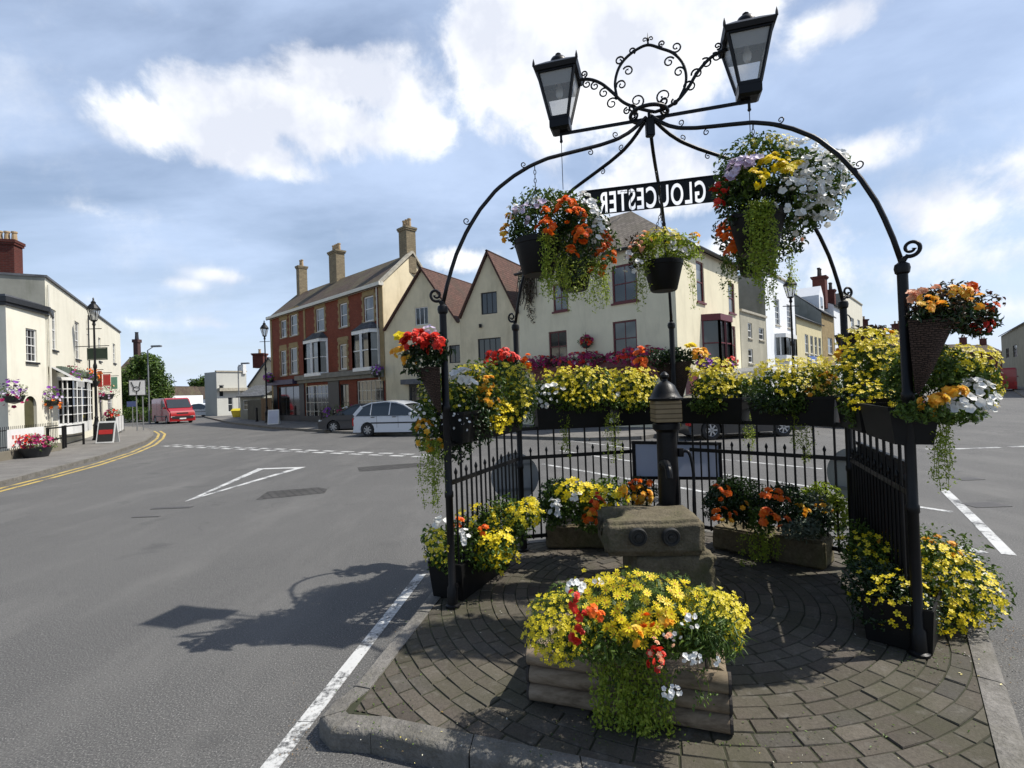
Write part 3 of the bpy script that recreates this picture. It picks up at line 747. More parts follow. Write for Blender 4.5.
for P in POSTS:
    d = P-CEN; d.z = 0; d.normalize()
    mb = MB(); mb.lathe([(.06, 0), (.06, .02), (.045, .03), (.043, .16), (.031, .18), (.031, .9), (.037, .91), (.037, .95), (.031, .96), (.031, 1.62), (.037, 1.63), (.037, 1.67), (.030, 1.68), (.030, HP-.07), (.040, HP-.06), (.045, HP-.03), (.040, HP-.005), (.02, HP+.01), (.022, HP+.03), (.001, HP+.045)], (P.x, P.y, .12), 14)
    po = mk('post', mb, M_BLACK, canopy, smooth=True)
    mb = MB(); top = P+Z*(HP+.0)
    # outward scroll at the head of the post
    pts = [top+d*.0+Z*.02, top+d*.03+Z*.03, top+d*.07+Z*.05]
    c = top+d*.05+Z*.09
    curl(mb, c, .055, d, Z, -math.pi/2-.6, 1.3, 1, .013, .3, 30)
    mb.tube([top+Z*.0, top+d*.02+Z*.03, c+d*.055*math.cos(-math.pi/2-.6)+Z*.055*math.sin(-math.pi/2-.6)], .013, 8)
    mk('head_scroll', mb, M_BLACK, po, smooth='all')
    mb = MB(); mb.tube([arch_pt(P, t) for t in np.linspace(0.015, 1, 44)], .0165, 10)
    rib = mk('arched_rib', mb, M_BLACK, canopy, smooth='all')
    for t, s, r in ((.16, 1, .03), (.3, -1, .028), (.60, 1, .026), (.86, 1, .032)):
        mb = MB()
        q = arch_pt(P, t); q2 = arch_pt(P, t+.02); tg = (q2-q).normalized(); nm = Vector((-tg.z*d.x, -tg.z*d.y, d.dot(tg))).normalized()
        curl(mb, q+nm*s*(r+.012), r, d, Z*1.0, math.atan2(-nm.z*s, -nm.dot(d)*s), 1.15, 1, .0055, .3, 16)
        mk('curl', mb, M_BLACK, rib, smooth='all')
# crown ring
mb = MB(); rr = .16
for zc in (0,):
    mb.tube([Vector((CEN.x+rr*math.cos(a), CEN.y+rr*math.sin(a), ZT+.0)) for a in np.linspace(0, 2*math.pi, 33)], .017, 8, cap=False)
for P in POSTS:
    d = (P-CEN); d.z = 0; d.normalize(); curl(mb, Vector((CEN.x, CEN.y, ZT+.045))+d*.15, .045, d, Z, -math.pi/2, 1.3, -1, .012, .3, 20)
crown = mk('crown_ring', mb, M_BLACK, canopy, smooth='all')
mb = MB(); mb.box((CEN.x+.0, CEN.y-.02, ZT-.13), (.075, .06, .16), bev=.008); mb.tube([(CEN.x, CEN.y, ZT-.05), (CEN.x, CEN.y, ZT+.02)], .012)
mk('junction_box', mb, M_BLACK, crown)
# bar, lantern arms and the big scroll ring, all in one upright plane
BL = A(561, 134, 4.74); BR = A(749, 101.5, 4.30)
pu = (BR-BL); pu.z = 0; pu.normalize(); pn = Vector((-pu.y, pu.x, 0))
def PLN(px, py):
    d = ray(px, py); o = Vector((0, 0, EYE)); t = (BL-o).dot(pn)/d.dot(pn); return o+d*t
def smooth_pts(P, k=5):
    out = []
    for i in range(len(P)-1):
        a, b, c, d = P[max(i-1, 0)], P[i], P[i+1], P[min(i+2, len(P)-1)]
        for j in range(k):
            t = j/k; out.append(.5*((2*b)+(c-a)*t+(2*a-5*b+4*c-d)*t*t+(3*b-a-3*c+d)*t**3))
    return out+[P[-1]]
mb = MB(); mb.bar(BL, BR, .016, .026); mk('lantern_bar', mb, M_BLACK, canopy)
for arm in ([(655, 112), (645, 110), (634, 107), (623, 102), (613, 93), (602, 84), (590, 79.5), (577, 80)], [(655, 112), (666, 108), (677, 101), (688, 88), (697, 73), (708, 60), (718, 53), (728, 49)]):
    mb = MB(); mb.tube(smooth_pts([PLN(*p) for p in arm]), .015, 8)
    mk('lantern_arm', mb, M_BLACK, canopy, smooth='all')
mb = MB(); mb.tube(smooth_pts([PLN(*p) for p in [(617, 97), (615, 84), (618, 70), (625, 59), (636, 50), (648, 45), (661, 48.5), (673, 53), (682, 62), (686, 74), (685, 86), (680, 97)]]), .0125, 8)
sr = mk('scroll_ring', mb, M_BLACK, canopy, smooth='all')
mb = MB(); s_ = 4.6/512
for (px, py, r, a0, sg) in [(619.5, 61, 4, 0, 1), (628, 71, 4.5, 2.6, -1), (621.5, 85, 4.5, 3.4, -1), (676, 47, 4.5, 4, 1), (669, 62, 4.5, .5, 1), (679, 72, 4.5, 0, 1), (697, 73.5, 4.5, 3.3, -1), (690, 86.5, 5, 3.0, -1), (706, 63, 4.5, 2.2, -1), (716, 57, 4, 2.2, -1), (717.5, 46, 3, 4.5, 1),
                            (637, 101, 6, -1.2, 1), (664, 96, 6.5, -1.8, -1), (612, 103.5, 5, .6, 1), (604, 93, 4.5, .8, 1), (595, 86, 4, 1.2, 1), (587, 84, 4, 1.4, 1), (675, 102, 3, 2, 1), (627, 111, 3, 1.5, 1), (632, 51, 3, -1, 1), (662, 43.5, 3, -1.5, -1), (584, 74, 3, -1.5, 1)]:
    mb = MB(); curl(mb, PLN(px, py), r*s_*1.18, pu, Z, a0, 1.2, sg, .0085, .28, 18); mk('curl', mb, M_BLACK, sr, smooth='all')
f0 = PLN(648, 45); mb = MB()
mb.tube([f0, f0+Z*.05, f0+Z*.11], [.010, .007, .001], 6); mb.sphere(f0+Z*.045, .014)
for s in (-1, 1): curl(mb, f0+Z*.05+pu*s*.028, .022, pu*s, Z, math.pi, .9, -1, .006, .3, 12)
mk('finial', mb, M_BLACK, sr, smooth='all')

def lantern(base, rz, s=1.0):
    """four sided lantern, base point at the bottom"""
    M = Matrix.Rotation(rz, 3, 'Z'); b = Vector(base)
    def W(x, y, z): return b+M@Vector((x*s, y*s, z*s))
    fr = MB(); wb, wt, z0, z1 = .085, .175, .10, .53
    vs = [W(i*w, j*w, z) for w, z in ((.07, 0), (.095, .02), (.095, .10)) for i, j in ((-1, -1), (1, -1), (1, 1), (-1, 1))]
    fr.add(vs, [(0, 3, 2, 1), (8, 9, 10, 11)]+[(k*4+i, k*4+(i+1) % 4, k*4+4+(i+1) % 4, k*4+4+i) for k in (0, 1) for i in range(4)])
    for i, j in ((-1, -1), (1, -1), (1, 1), (-1, 1)): fr.bar(W(i*wb, j*wb, z0), W(i*wt, j*wt, z1), .022*s)
    for (w, z) in ((wb, z0+.01), (wt, z1)):
        for k in range(4):
            a = ((-1, -1), (1, -1), (1, 1), (-1, 1)); p, q = a[k], a[(k+1) % 4]; fr.bar(W(p[0]*w, p[1]*w, z), W(q[0]*w, q[1]*w, z), .024*s, .03*s)
    lan = mk('lantern', fr, M_BLACK, canopy)
    rf = MB(); lv = [(.20, .53), (.215, .57), (.20, .585), (.10, .66), (.07, .665)]
    vs = [W(i*w, j*w, z) for w, z in lv for i, j in ((-1, -1), (1, -1), (1, 1), (-1, 1))]
    rf.add(vs, [(0, 3, 2, 1), (16, 17, 18, 19)]+[(k*4+i, k*4+(i+1) % 4, k*4+4+(i+1) % 4, k*4+4+i) for k in range(4) for i in range(4)])
    rf.lathe([(.085*s, .66*s), (.088*s, .69*s), (.07*s, .725*s), (.035*s, .745*s), (.022*s, .755*s), (.028*s, .77*s), (.001, .79*s)], b, 14)
    for i, j in ((-1, -1), (1, -1), (1, 1), (-1, 1)):
        p = W(i*.205, j*.205, .57); rf.tube([p, p+Z*.03*s, p+Z*.07*s], [.014*s, .012*s, .002], 6)
    mk('lantern_roof', rf, M_BLACK, lan, smooth=True)
    gl = MB(); g0, g1 = wb-.004, wt-.004
    a = ((-1, -1), (1, -1), (1, 1), (-1, 1))
    for k in range(4):
        p, q = a[k], a[(k+1) % 4]; gl.quad(W(p[0]*g0, p[1]*g0, z0+.01), W(q[0]*g0, q[1]*g0, z0+.01), W(q[0]*g1, q[1]*g1, z1), W(p[0]*g1, p[1]*g1, z1))
    if 'lantern_glass' not in MATS:
        t = NT('lantern_glass'); tr = t.n('ShaderNodeBsdfTransparent'); tr.inputs[0].default_value = (.93, .94, .95, 1)
        t.done((.55, .55, .53), .25); mx = t.n('ShaderNodeMixShader'); mx.inputs[0].default_value = .38
        t.l(tr.outputs[0], mx.inputs[1]); t.l(t.b.outputs[0], mx.inputs[2]); t.l(mx.outputs[0], t.out.inputs[0]); MATS['lantern_glass'] = t.m
    mk('glass_panes', gl, MATS['lantern_glass'], lan)
    rl = MB(); rl.add([W(i*w, j*w, z) for w, z in ((.135, .40), (.166, .525)) for i, j in a], [(k, (k+1) % 4, 4+(k+1) % 4, 4+k) for k in range(4)])
    mk('reflector', rl, m_plain('reflector_grey', (.30, .30, .29), .5, .1), lan)
    bu = MB(); bu.lathe([(.02*s, .34*s), (.036*s, .37*s), (.036*s, .41*s), (.018*s, .46*s), (.018*s, .52*s)], b, 12)
    mk('bulb', bu, m_plain('frosted_bulb', (.75, .75, .72), .3, .05), lan, smooth=True)
lantern(BL+Z*.015, math.atan2(pu.y, pu.x), .95); lantern(BR+Z*.015, math.atan2(pu.y, pu.x), .95)
# wires hanging from the bar ends
for B_, L in ((BL, .52), (BR, .50)):
    mb = MB(); mb.tube([B_+Z*.02, B_-Z*.06], .012, 8); mb.tube([B_-Z*.02, B_-Z*L+pn*.0], .0035, 5); mb.sphere(B_-Z*.07, .016, 8, 5); mk('hanging_wire', mb, M_BLACK, canopy)

# pierced finger board, its lettering facing away from us
sa = A(581, 206, 5.04); sb_ = A(765, 182, 4.66)
sb_.z = sa.z = (sa.z+sb_.z)/2
su = (sb_-sa).normalized(); H_ = .235
def make_sign():
    L = (sb_-sa).length
    bm = bmesh.new(); pts = [(0, -H_/2), (L, -H_/2), (L, H_/2), (0, H_/2), (.075, 0)]
    lo = [bm.verts.new((x, z, -.006)) for x, z in pts]; hi = [bm.verts.new((x, z, .006)) for x, z in pts]
    bm.faces.new(lo[::-1]); bm.faces.new(hi)
    for i in range(5): bm.faces.new((lo[i], lo[(i+1) % 5], hi[(i+1) % 5], hi[i]))
    bmesh.ops.recalc_face_normals(bm, faces=bm.faces)
    me = bpy.data.meshes.new('sign_board'); bm.to_mesh(me); bm.free()
    bo = bpy.data.objects.new('sign_board', me); COL.objects.link(bo)
    cu = bpy.data.curves.new('lettering', 'FONT'); cu.body = 'TO GLOUCESTER'; cu.size = .205; cu.extrude = .03; cu.offset = .005; cu.space_character = 1.17
    to = bpy.data.objects.new('lettering', cu); COL.objects.link(to)
    bpy.context.view_layer.update()
    dg = bpy.context.evaluated_depsgraph_get(); tm = bpy.data.meshes.new_from_object(to.evaluated_get(dg)); bpy.data.objects.remove(to)
    xs = [v.co.x for v in tm.vertices]; w = max(xs)-min(xs); mid = (max(xs)+min(xs))/2
    # mirrored: the words are read from the other side
    x_end = .17; sc = 1.28/w
    for v in tm.vertices: v.co = Vector((x_end+(max(xs)-v.co.x)*sc, (v.co.y-.074)*1.38, v.co.z))
    tm.flip_normals()
    cutter = bpy.data.objects.new('cut', tm); COL.objects.link(cutter)
    md = bo.modifiers.new('b', 'BOOLEAN'); md.object = cutter; md.operation = 'DIFFERENCE'; md.solver = 'EXACT'; md.use_self = True
    bpy.context.view_layer.update(); dg = bpy.context.evaluated_depsgraph_get()
    fm = bpy.data.meshes.new_from_object(bo.evaluated_get(dg)); bpy.data.objects.remove(bo); bpy.data.objects.remove(cutter)
    M4 = Matrix.Translation(sa) @ Matrix(((su.x, 0, -su.y*-1, 0), (su.y, 0, -su.x, 0), (0, 1, 0, 0), (0, 0, 0, 1)))
    fm.transform(M4); fm.materials.clear()
    return link('pierced_sign_board', fm, M_BLACK, canopy), sc, x_end, w, L
sg, sc_, xe_, w_, L_ = make_sign()
# bridges that hold the letter centres, top rail of the board
mb = MB(); mb.bar(sa+Z*(H_/2+.006), sb_+Z*(H_/2+.006), .03, .012)
for sx_ in [0.0]: pass
mk('sign_rail', mb, M_BLACK, sg)

# railings between the posts
def railing(Pa, Pb, inward=0.0):
    a = Pa.copy(); b = Pb.copy(); L = (b-a).length; d = (b-a).normalized(); a += d*.03; b -= d*.03; L = (b-a).length
    mb = MB(); n = int(L/.088)
    for z in (.15, 1.02, 1.34): mb.bar(a+Z*z, b+Z*z, .016, .04)
    for i in range(1, n):
        p = a+d*(L*i/n)
        if i % 2 == 0: mb.tube([p+Z*.12, p+Z*1.35], .011, 7)
        else:
            mb.tube([p+Z*.12, p+Z*1.08], .0095, 7); mb.lathe([(.007, 1.07), (.015, 1.085), (.016, 1.10), (.008, 1.12), (.001, 1.135)], p, 8)
    mk('railing_panel', mb, M_BLACK, canopy, smooth=True)
for i in range(4): railing(POSTS[i], POSTS[i+1])
# round plates fixed outside two posts, we see their plain backs
M_SIGNBACK = m_plain('grey_sign_back', (.36, .365, .37), .45, .12, 4)
def round_plate(c, d, label):
    d = Vector(d).normalized(); t = Vector((-d.y, d.x, 0)); mb = MB(); n = 40; r = .27
    vs = [c+(t*math.cos(2*math.pi*i/n)+Z*math.sin(2*math.pi*i/n))*r+d*o for o in (0, .006) for i in range(n)]
    mb.add(vs, [tuple(range(n))[::-1], tuple(range(n, 2*n))]+[(i, (i+1) % n, n+(i+1) % n, n+i) for i in range(n)])
    root = thing('round_road_sign', label, 'road sign', c)
    mk('sign_plate', mb, M_SIGNBACK, root)
    for z in (-.14, .14):
        mb = MB(); mb.bar(c+Z*z-t*.2-d*.01, c+Z*z+t*.2-d*.01, .012, .03); mk('fixing_rail', mb, M_GREYM, root)
round_plate(A(515, 477, 5.78), (-.1, 1, 0), 'grey back of a round road sign fixed beyond the left rear post of the canopy')
round_plate(A(858, 475, 4.98), (.75, .66, 0), 'grey back of a round road sign fixed beyond the right rear post of the canopy')
# notice board hung on the back railing
nb0, nb1 = A(634, 460, 5.83), A(720, 461, 5.95)
nb = thing('notice_board', 'pale blue grey notice board in a black frame behind the pump', 'notice board', (nb0+nb1)/2)
d = (nb1-nb0).normalized(); mb = MB(); mb.bar(nb0, nb1, .015, .40); mk('board_panel', mb, m_plain('pale_board', (.42, .46, .58), .5, .08, 3), nb)
mb = MB()
for z in (-.20, .20): mb.bar(nb0+Z*z-d*.02, nb1+Z*z+d*.02, .035, .035)
for p in (nb0, nb1): mb.bar(p-Z*.2, p+Z*.2, .035, .035)
mk('board_frame', mb, M_BLACK, nb)

# ================================================================== STONE TROUGH AND PUMP
def noisy(bm, amp, sc, seed=0, zmin=None):
    from mathutils import noise
    for v in bm.verts:
        if zmin is not None and v.co.z < zmin: continue
        n = noise.noise_vector(v.co*sc+Vector((seed, 0, 0)))+.5*noise.noise_vector(v.co*sc*3+Vector((seed, 5, 0))); v.co += n*amp
def stone_block(c, sz, rz, amp=.012, sc=3.2, seg=14, bev=.03, seed=0, edit=None):
    bm = bmesh.new(); bmesh.ops.create_cube(bm, size=1)
    for v in bm.verts: v.co = Vector((v.co.x*sz[0], v.co.y*sz[1], v.co.z*sz[2]))
    bmesh.ops.bevel(bm, geom=bm.edges[:], offset=bev, segments=3, affect='EDGES')
    for k in range(3):
        L = max(sz)
        for ax in range(3):
            pass
    # slice into a fine grid so that the surface can be roughened
    for ax in range(3):
        nn = max(3, int(sz[ax]/.028))
        for i in range(1, nn):
            co = Vector((0, 0, 0)); co[ax] = -sz[ax]/2+sz[ax]*i/nn; no = Vector((0, 0, 0)); no[ax] = 1
            bmesh.ops.bisect_plane(bm, geom=bm.verts[:]+bm.edges[:]+bm.faces[:], plane_co=co, plane_no=no)
    if edit: edit(bm)
    noisy(bm, amp, sc, seed)
    M = Matrix.Rotation(rz, 3, 'Z'); mb = MB(); mb.bm(bm, M, Vector(c)); return mb
tc_ = Vector((1.12, 4.40, 0))
trough = thing('stone_trough', 'old weathered stone drinking trough with two round plaques at the centre of the island', 'stone trough', (tc_.x, tc_.y, .12))
def hollow(bm):
    for v in bm.verts:
        if v.co.z > .08:
            q = math.hypot((v.co.x+.40)/.21, (v.co.y-.06)/.20)
            if q < 1: v.co.z -= .12*min(1, (1-q)*4)
        if v.co.x > .36: v.co.z -= (v.co.x-.36)*.12
mk('trough_block', stone_block((tc_.x+.0, tc_.y, .665), (.80, .60, .28), -.06, .014, 3, seed=2, bev=.035, edit=hollow), M_STONE, trough, smooth='all')
def rough_side(bm):
    from mathutils import noise
    for v in bm.verts:
        if v.co.x > .2: v.co.x += .05*noise.noise(v.co*14)+.04*(.2-v.co.z)
mk('pedestal', stone_block((tc_.x+.155, tc_.y+.02, .32), (.66, .56, .43), -.06, .016, 4, seed=7, bev=.03, edit=rough_side), M_STONE, trough, smooth='all')
M_PLAQ = m_plain('plaque_iron', (.035, .035, .033), .5, .4, 12, metal=.4, bump=.3)
for px in (638, 671):
    c = A(px, 537, tc_.y-.345); mb = MB(); n = 20
    prof = [(.001, .026), (.022, .024), (.026, .012), (.045, .012), (.052, .024), (.066, .024), (.074, .004), (.074, -.01)]
    vs = []; 
    for r, y in prof:
        for j in range(n): a = 2*math.pi*j/n; vs.append(c+Vector((r*math.cos(a), -y, r*math.sin(a))))
    mb.add(vs, [(i*n+j, i*n+(j+1) % n, (i+1)*n+(j+1) % n, (i+1)*n+j) for i in range(len(prof)-1) for j in range(n)])
    mk('round_plaque', mb, M_PLAQ, trough, smooth=True)
# low stones beside the pedestal foot
pc = Vector((1.42, 4.90, .12)); pc = Vector((A(668, 470, 4.95).x, 4.95, .12))
pump = thing('water_pump', 'black cast iron water pump with domed cap and wooden plaque behind the stone trough', 'water pump', pc)
mb = MB(); mb.lathe([(.17, 0), (.17, .05), (.12, .08), (.105, .55), (.125, .57), (.125, .61), (.10, .63), (.095, 1.32), (.13, 1.35), (.13, 1.40), (.11, 1.42)], pc, 16)
mk('pump_body', mb, M_BLACK, pump, smooth=True)
mb = MB(); mb.lathe([(.12, 1.62), (.16, 1.625), (.165, 1.645), (.145, 1.66), (.125, 1.70), (.09, 1.77), (.05, 1.80), (.03, 1.81), (.026, 1.83), (.042, 1.85), (.042, 1.87), (.02, 1.895), (.001, 1.905)], pc, 18)
mk('pump_cap', mb, M_BLACK, pump, smooth=True)
mb = MB(); mb.box(pc+Vector((0, 0, 1.52)), (.25, .24, .20), Matrix.Rotation(-.06, 3, 'Z'), bev=.006)
M_PLANK = m_brick('wooden_plaque', (.34, .26, .15), (.28, .21, .12), (.10, .07, .04), 3, .045, .006, .6, .5)
mk('wooden_plaque', mb, M_PLANK, pump)
mb = MB(); sp = pc+Vector((-.06, -.10, 1.0)); mb.tube(smooth_pts([sp+Vector((0, .05, .02)), sp+Vector((0, -.06, .03)), sp+Vector((-.01, -.15, .0)), sp+Vector((-.012, -.18, -.08))], 5), [.04]*6+[.032]*10, 10)
mb.lathe([(.05, 0), (.055, .03), (.05, .06)], sp+Vector((-.0, .02, -.03)), 12)
mk('spout', mb, M_BLACK, pump, smooth=True)
mb = MB(); hp = pc+Vector((.12, -.02, 1.12)); mb.tube(smooth_pts([hp, hp+Vector((.07, -.03, .0)), hp+Vector((.10, -.05, -.2)), hp+Vector((.09, -.06, -.55)), hp+Vector((.12, -.08, -.66))], 5), .015, 8)
mb.lathe([(.03, -.04), (.035, 0), (.03, .04)], hp, 10)
mk('pump_handle', mb, M_BLACK, pump, smooth=True)

# ================================================================== FLOWERS
def px_blobs(y0, lst):
    """(px, py, half width px, half height px[, depth shift, depth radius]) -> ellipsoids in metres at distance y0"""
    res = []
    for b in lst:
        dy = b[4] if len(b) > 4 else 0.0; y = y0+dy; c = A(b[0], b[1], y); s = y/FPX
        rx, rz = b[2]*s, b[3]*s; ry = b[5] if len(b) > 5 else min(rx, max(rz, .12))*1.0
        res.append((c.x, c.y, c.z, rx, ry, rz))
    return res
SEED = [10]
def leaves(parent, y0, blobs, n, size, mat='green', name='foliage', tpl=None, amp=.22, floor=None, up=.1, shell=.6):
    SEED[0] += 7
    return leaf_mesh(name, px_blobs(y0, blobs), int(n*1.55), size*1.08, mat, parent, tpl, SEED[0], up, amp, shell+.15, floor)
def flowers(parent, y0, kind, colour, lst, name=None, toward=(0, -.3, .45)):
    """lst: (px, py, half w px, half h px, count, size m[, depth shift, depth radius])"""
    sp = []
    for f in lst:
        dy = f[6] if len(f) > 6 else -.05; y = y0+dy; c = A(f[0], f[1], y); s = y/FPX
        ry = f[7] if len(f) > 7 else min(f[2], f[3])*s
        sp.append((c.x, c.y, c.z, f[2]*s, ry, f[3]*s, f[4], f[5]))
    nm = name or {'yellow': 'yellow_blooms', 'lemon': 'small_yellow_blooms', 'gold': 'golden_blooms', 'orange': 'orange_blooms', 'red': 'red_blooms', 'white': 'white_blooms', 'lilac': 'lilac_blooms', 'purple': 'purple_blooms', 'magenta': 'magenta_blooms', 'peach': 'peach_blooms'}[colour]
    return bloom(parent, kind, colour, sp, nm, toward)
M_LOG = None
def log_mat():
    t = NT('grey_weathered_log'); n = t.noise(5, 7, .65, sc=(.5, 4, 4)); n2 = t.noise(2.2, 4, .6)
    c = t.ramp(n, [(.28, (.085, .06, .04)), (.5, (.235, .18, .125)), (.72, (.35, .28, .21))]); c = t.mix(t.ramp(n2, [(.5, (0, 0, 0)), (.72, (.6, .6, .6))]), c, (.08, .075, .045))
    t.bump(n, .6, .006); return t.done(c, .85, spec=.2)
M_LOG = log_mat(); M_END = m_plain('dark_log_end', (.05, .042, .036), .9, .4, 14, bump=.4)
M_SOIL = m_plain('dark_soil', (.02, .014, .009), .95, .5, 10)

# --- log planter in front
lp0 = G(532, 699, .12); lp1 = G(730, 733, .12)
d = (lp1-lp0); L = d.length; ang = math.atan2(d.y, d.x); dn = d.normalized(); bk = Vector((-dn.y, dn.x, 0)); W_ = .46
pl = thing('log_planter', 'grey half-log planter full of yellow daisies at the front of the island', 'planter', (lp0+lp1)/2+bk*W_/2)
lr = .052
for row in range(3):
    zc = .12+lr+row*lr*1.93
    for s in (0, 1):
        base = lp0+bk*(s*W_)
        mb = MB(); a = base+dn*(-.0)+Z*(zc-.12); b = base+dn*L+Z*(zc-.12)
        a += dn*.012*random.uniform(-1, 1); pts = [a.lerp(b, t) for t in np.linspace(0, 1, 9)]
        mb.tube(pts, [lr*random.uniform(.955, 1.0) for _ in pts], 16); mk('side_log', mb, M_LOG, pl, smooth=True)
    for s in (0, 1):
        base = lp0+dn*(.05+s*(L-.10)); mb = MB(); pts = [base+bk*(.045+(W_-.09)*t)+Z*(zc-.12) for t in np.linspace(0, 1, 5)]
        mb.tube(pts, lr*.97, 14); mk('end_log', mb, M_LOG, pl, smooth=True)
for s in (0, 1):      # dark sawn faces at the visible ends
    for row in range(3):
        zc = .12+lr+row*lr*1.93; mb = MB(); e = lp0+dn*(-.016 if s == 0 else L+.002)+Z*(zc-.12)
        mb.tube([e, e+dn*.014], lr*.985, 16); mk('log_end', mb, M_END, pl)
mb = MB(); mb.prism([tuple((lp0+dn*.05+bk*.05)[:2]), tuple((lp0+dn*(L-.05)+bk*.05)[:2]), tuple((lp0+dn*(L-.05)+bk*(W_-.05))[:2]), tuple((lp0+dn*.05+bk*(W_-.05))[:2])], .14, .38)
mk('soil', mb, M_SOIL, pl)
YF = 2.72
leaves(pl, YF, [(566, 622, 40, 32), (640, 612, 62, 34, 0, .24), (700, 622, 40, 30, -.08), (632, 634, 80, 20, -.02, .2)], 5600, .030, 'green', tpl=T_FERN, name='feathery_foliage')
leaves(pl, YF, [(620, 635, 70, 22, -.1, .16), (690, 636, 36, 20, -.2, .12)], 1300, .036, 'green')
leaves(pl, 2.50, [(712, 634, 28, 24, -.02, .12)], 420, .07, 'green', tpl=t_leaf(.10, .05, .35), name='narrow_leaves', amp=.1)
flowers(pl, YF, 'daisy', 'yellow', [(640, 600, 58, 22, 120, .027, -.02, .22), (650, 625, 44, 16, 60, .028, -.16, .1), (600, 590, 30, 12, 20, .024, .1, .1)])
flowers(pl, YF, 'small', 'lemon', [(562, 625, 38, 30, 330, .0125, -.02, .20), (556, 640, 30, 22, 130, .0125, -.12, .1), (712, 612, 32, 20, 330, .012, -.10, .18), (728, 626, 14, 20, 90, .013, -.10, .1), (612, 576, 40, 6, 30, .012, .15, .1)])
flowers(pl, YF, 'ruffle', 'red', [(574, 604, 6, 12, 8, .021, -.22, .03), (577, 634, 6, 8, 6, .024, -.24, .03), (583, 614, 10, 6, 5, .02, -.22, .03), (658, 660, 9, 12, 8, .020, -.32, .03)])
flowers(pl, YF, 'ruffle', 'orange', [(590, 614, 8, 7, 5, .022, -.24, .03), (600, 616, 6, 4, 2, .02, -.26, .02), (646, 620, 7, 5, 3, .022, -.26, .03)])
flowers(pl, YF, 'ruffle', 'gold', [(637, 640, 3, 12, 3, .026, -.34, .02), (662, 620, 5, 4, 3, .024, -.3, .02), (672, 628, 5, 5, 2, .024, -.3, .02)])
flowers(pl, YF, 'ruffle', 'peach', [(655, 652, 10, 14, 6, .015, -.34, .03), (670, 640, 6, 5, 3, .015, -.33, .03)])
flowers(pl, YF, 'petunia', 'white', [(575, 588, 9, 6, 16, .016, -.08, .04), (597, 583, 5, 3, 4, .014, 0, .02), (690, 658, 14, 6, 14, .012, -.34, .02), (692, 622, 5, 9, 10, .013, -.3, .02), (672, 692, 11, 6, 13, .013, -.36, .02), (675, 632, 12, 8, 6, .010, -.3, .02), (712, 660, 8, 4, 4, .012, -.34, .02)], toward=(0, -.9, .3))
trails(pl, [(lp0.x+dn.x*L*u+random.gauss(0, .02), lp0.y+dn.y*L*u-.02, random.uniform(.42, .50), random.gauss(0, .3), -1) for u in np.linspace(.36, .64, 34)], .42, 62, .026, 'lime', .12, 'trailing_greenery')
trails(pl, [(lp0.x+dn.x*L*u+random.gauss(0, .02), lp0.y+dn.y*L*u-.03, .42, random.gauss(0, .4), -1) for u in np.linspace(.32, .85, 12)], .13, 20, .026, 'green', .09, 'trailing_foliage')
ground_sc = np.array([[*(G(random.gauss(655, 24), random.gauss(717, 7), .13))] for _ in range(520)]); ground_sc[:, 2] += rng.random(520)*.05
link('spilling_foliage', mesh_scat('spilling_foliage', [scat(T_LEAF4, ground_sc, rng.normal(size=ground_sc.shape)*.5+np.array([0, -.4, .7]), .024*rng.uniform(.6, 1.2, 520))]), ML['lime'], pl)

# --- hanging baskets, one on each rib
def bucket(parent, c, r1=.20, r0=.135, h=.30, mat=M_BLKPL, n=26):
    mb = MB(); mb.lathe([(r0*.9, 0), (r0, .012), (r0+(r1-r0)*.9, h-.05), (r1, h-.045), (r1*1.02, h), (r1*.96, h), (r1*.9, h-.05)], c, n)
    o = mk('bucket', mb, mat, parent, smooth=True)
    mb = MB(); mb.lathe([(r1*.93, h-.07), (r1*.93, h-.05)], c, n); mk('soil', mb, M_SOIL, parent); return o
def chain(parent, p, q, link_=.035):
    mb = MB(); L = (q-p).length; n = max(2, int(L/link_)); d = (q-p).normalized(); s1 = Vector((1, 0, 0)); s1 = (s1-d*s1.dot(d)).normalized(); s2 = d.cross(s1)
    for i in range(n):
        c = p+d*(L*(i+.5)/n); s = s1 if i % 2 else s2
        mb.tube([c+d*(link_*.62*math.cos(a))+s*(link_*.28*math.sin(a)) for a in np.linspace(0, 2*math.pi, 9)], .0032, 4, cap=False)
    return mk('chain', mb, M_BLACK, parent)
def hanging(Pp, t, label, zb=2.87):
    h = arch_pt(Pp, t); root = thing('hanging_basket', label, 'hanging basket', (h.x, h.y, zb), group='hanging baskets under the canopy ribs')
    bucket(root, Vector((h.x, h.y, zb)))
    hub = Vector((h.x, h.y, h.z-.20)); chain(root, h-Z*.015, hub)
    for k in range(3):
        a = 2*math.pi*k/3+.4; chain(root, hub, Vector((h.x+.19*math.cos(a), h.y+.19*math.sin(a), zb+.29)))
    return root, h
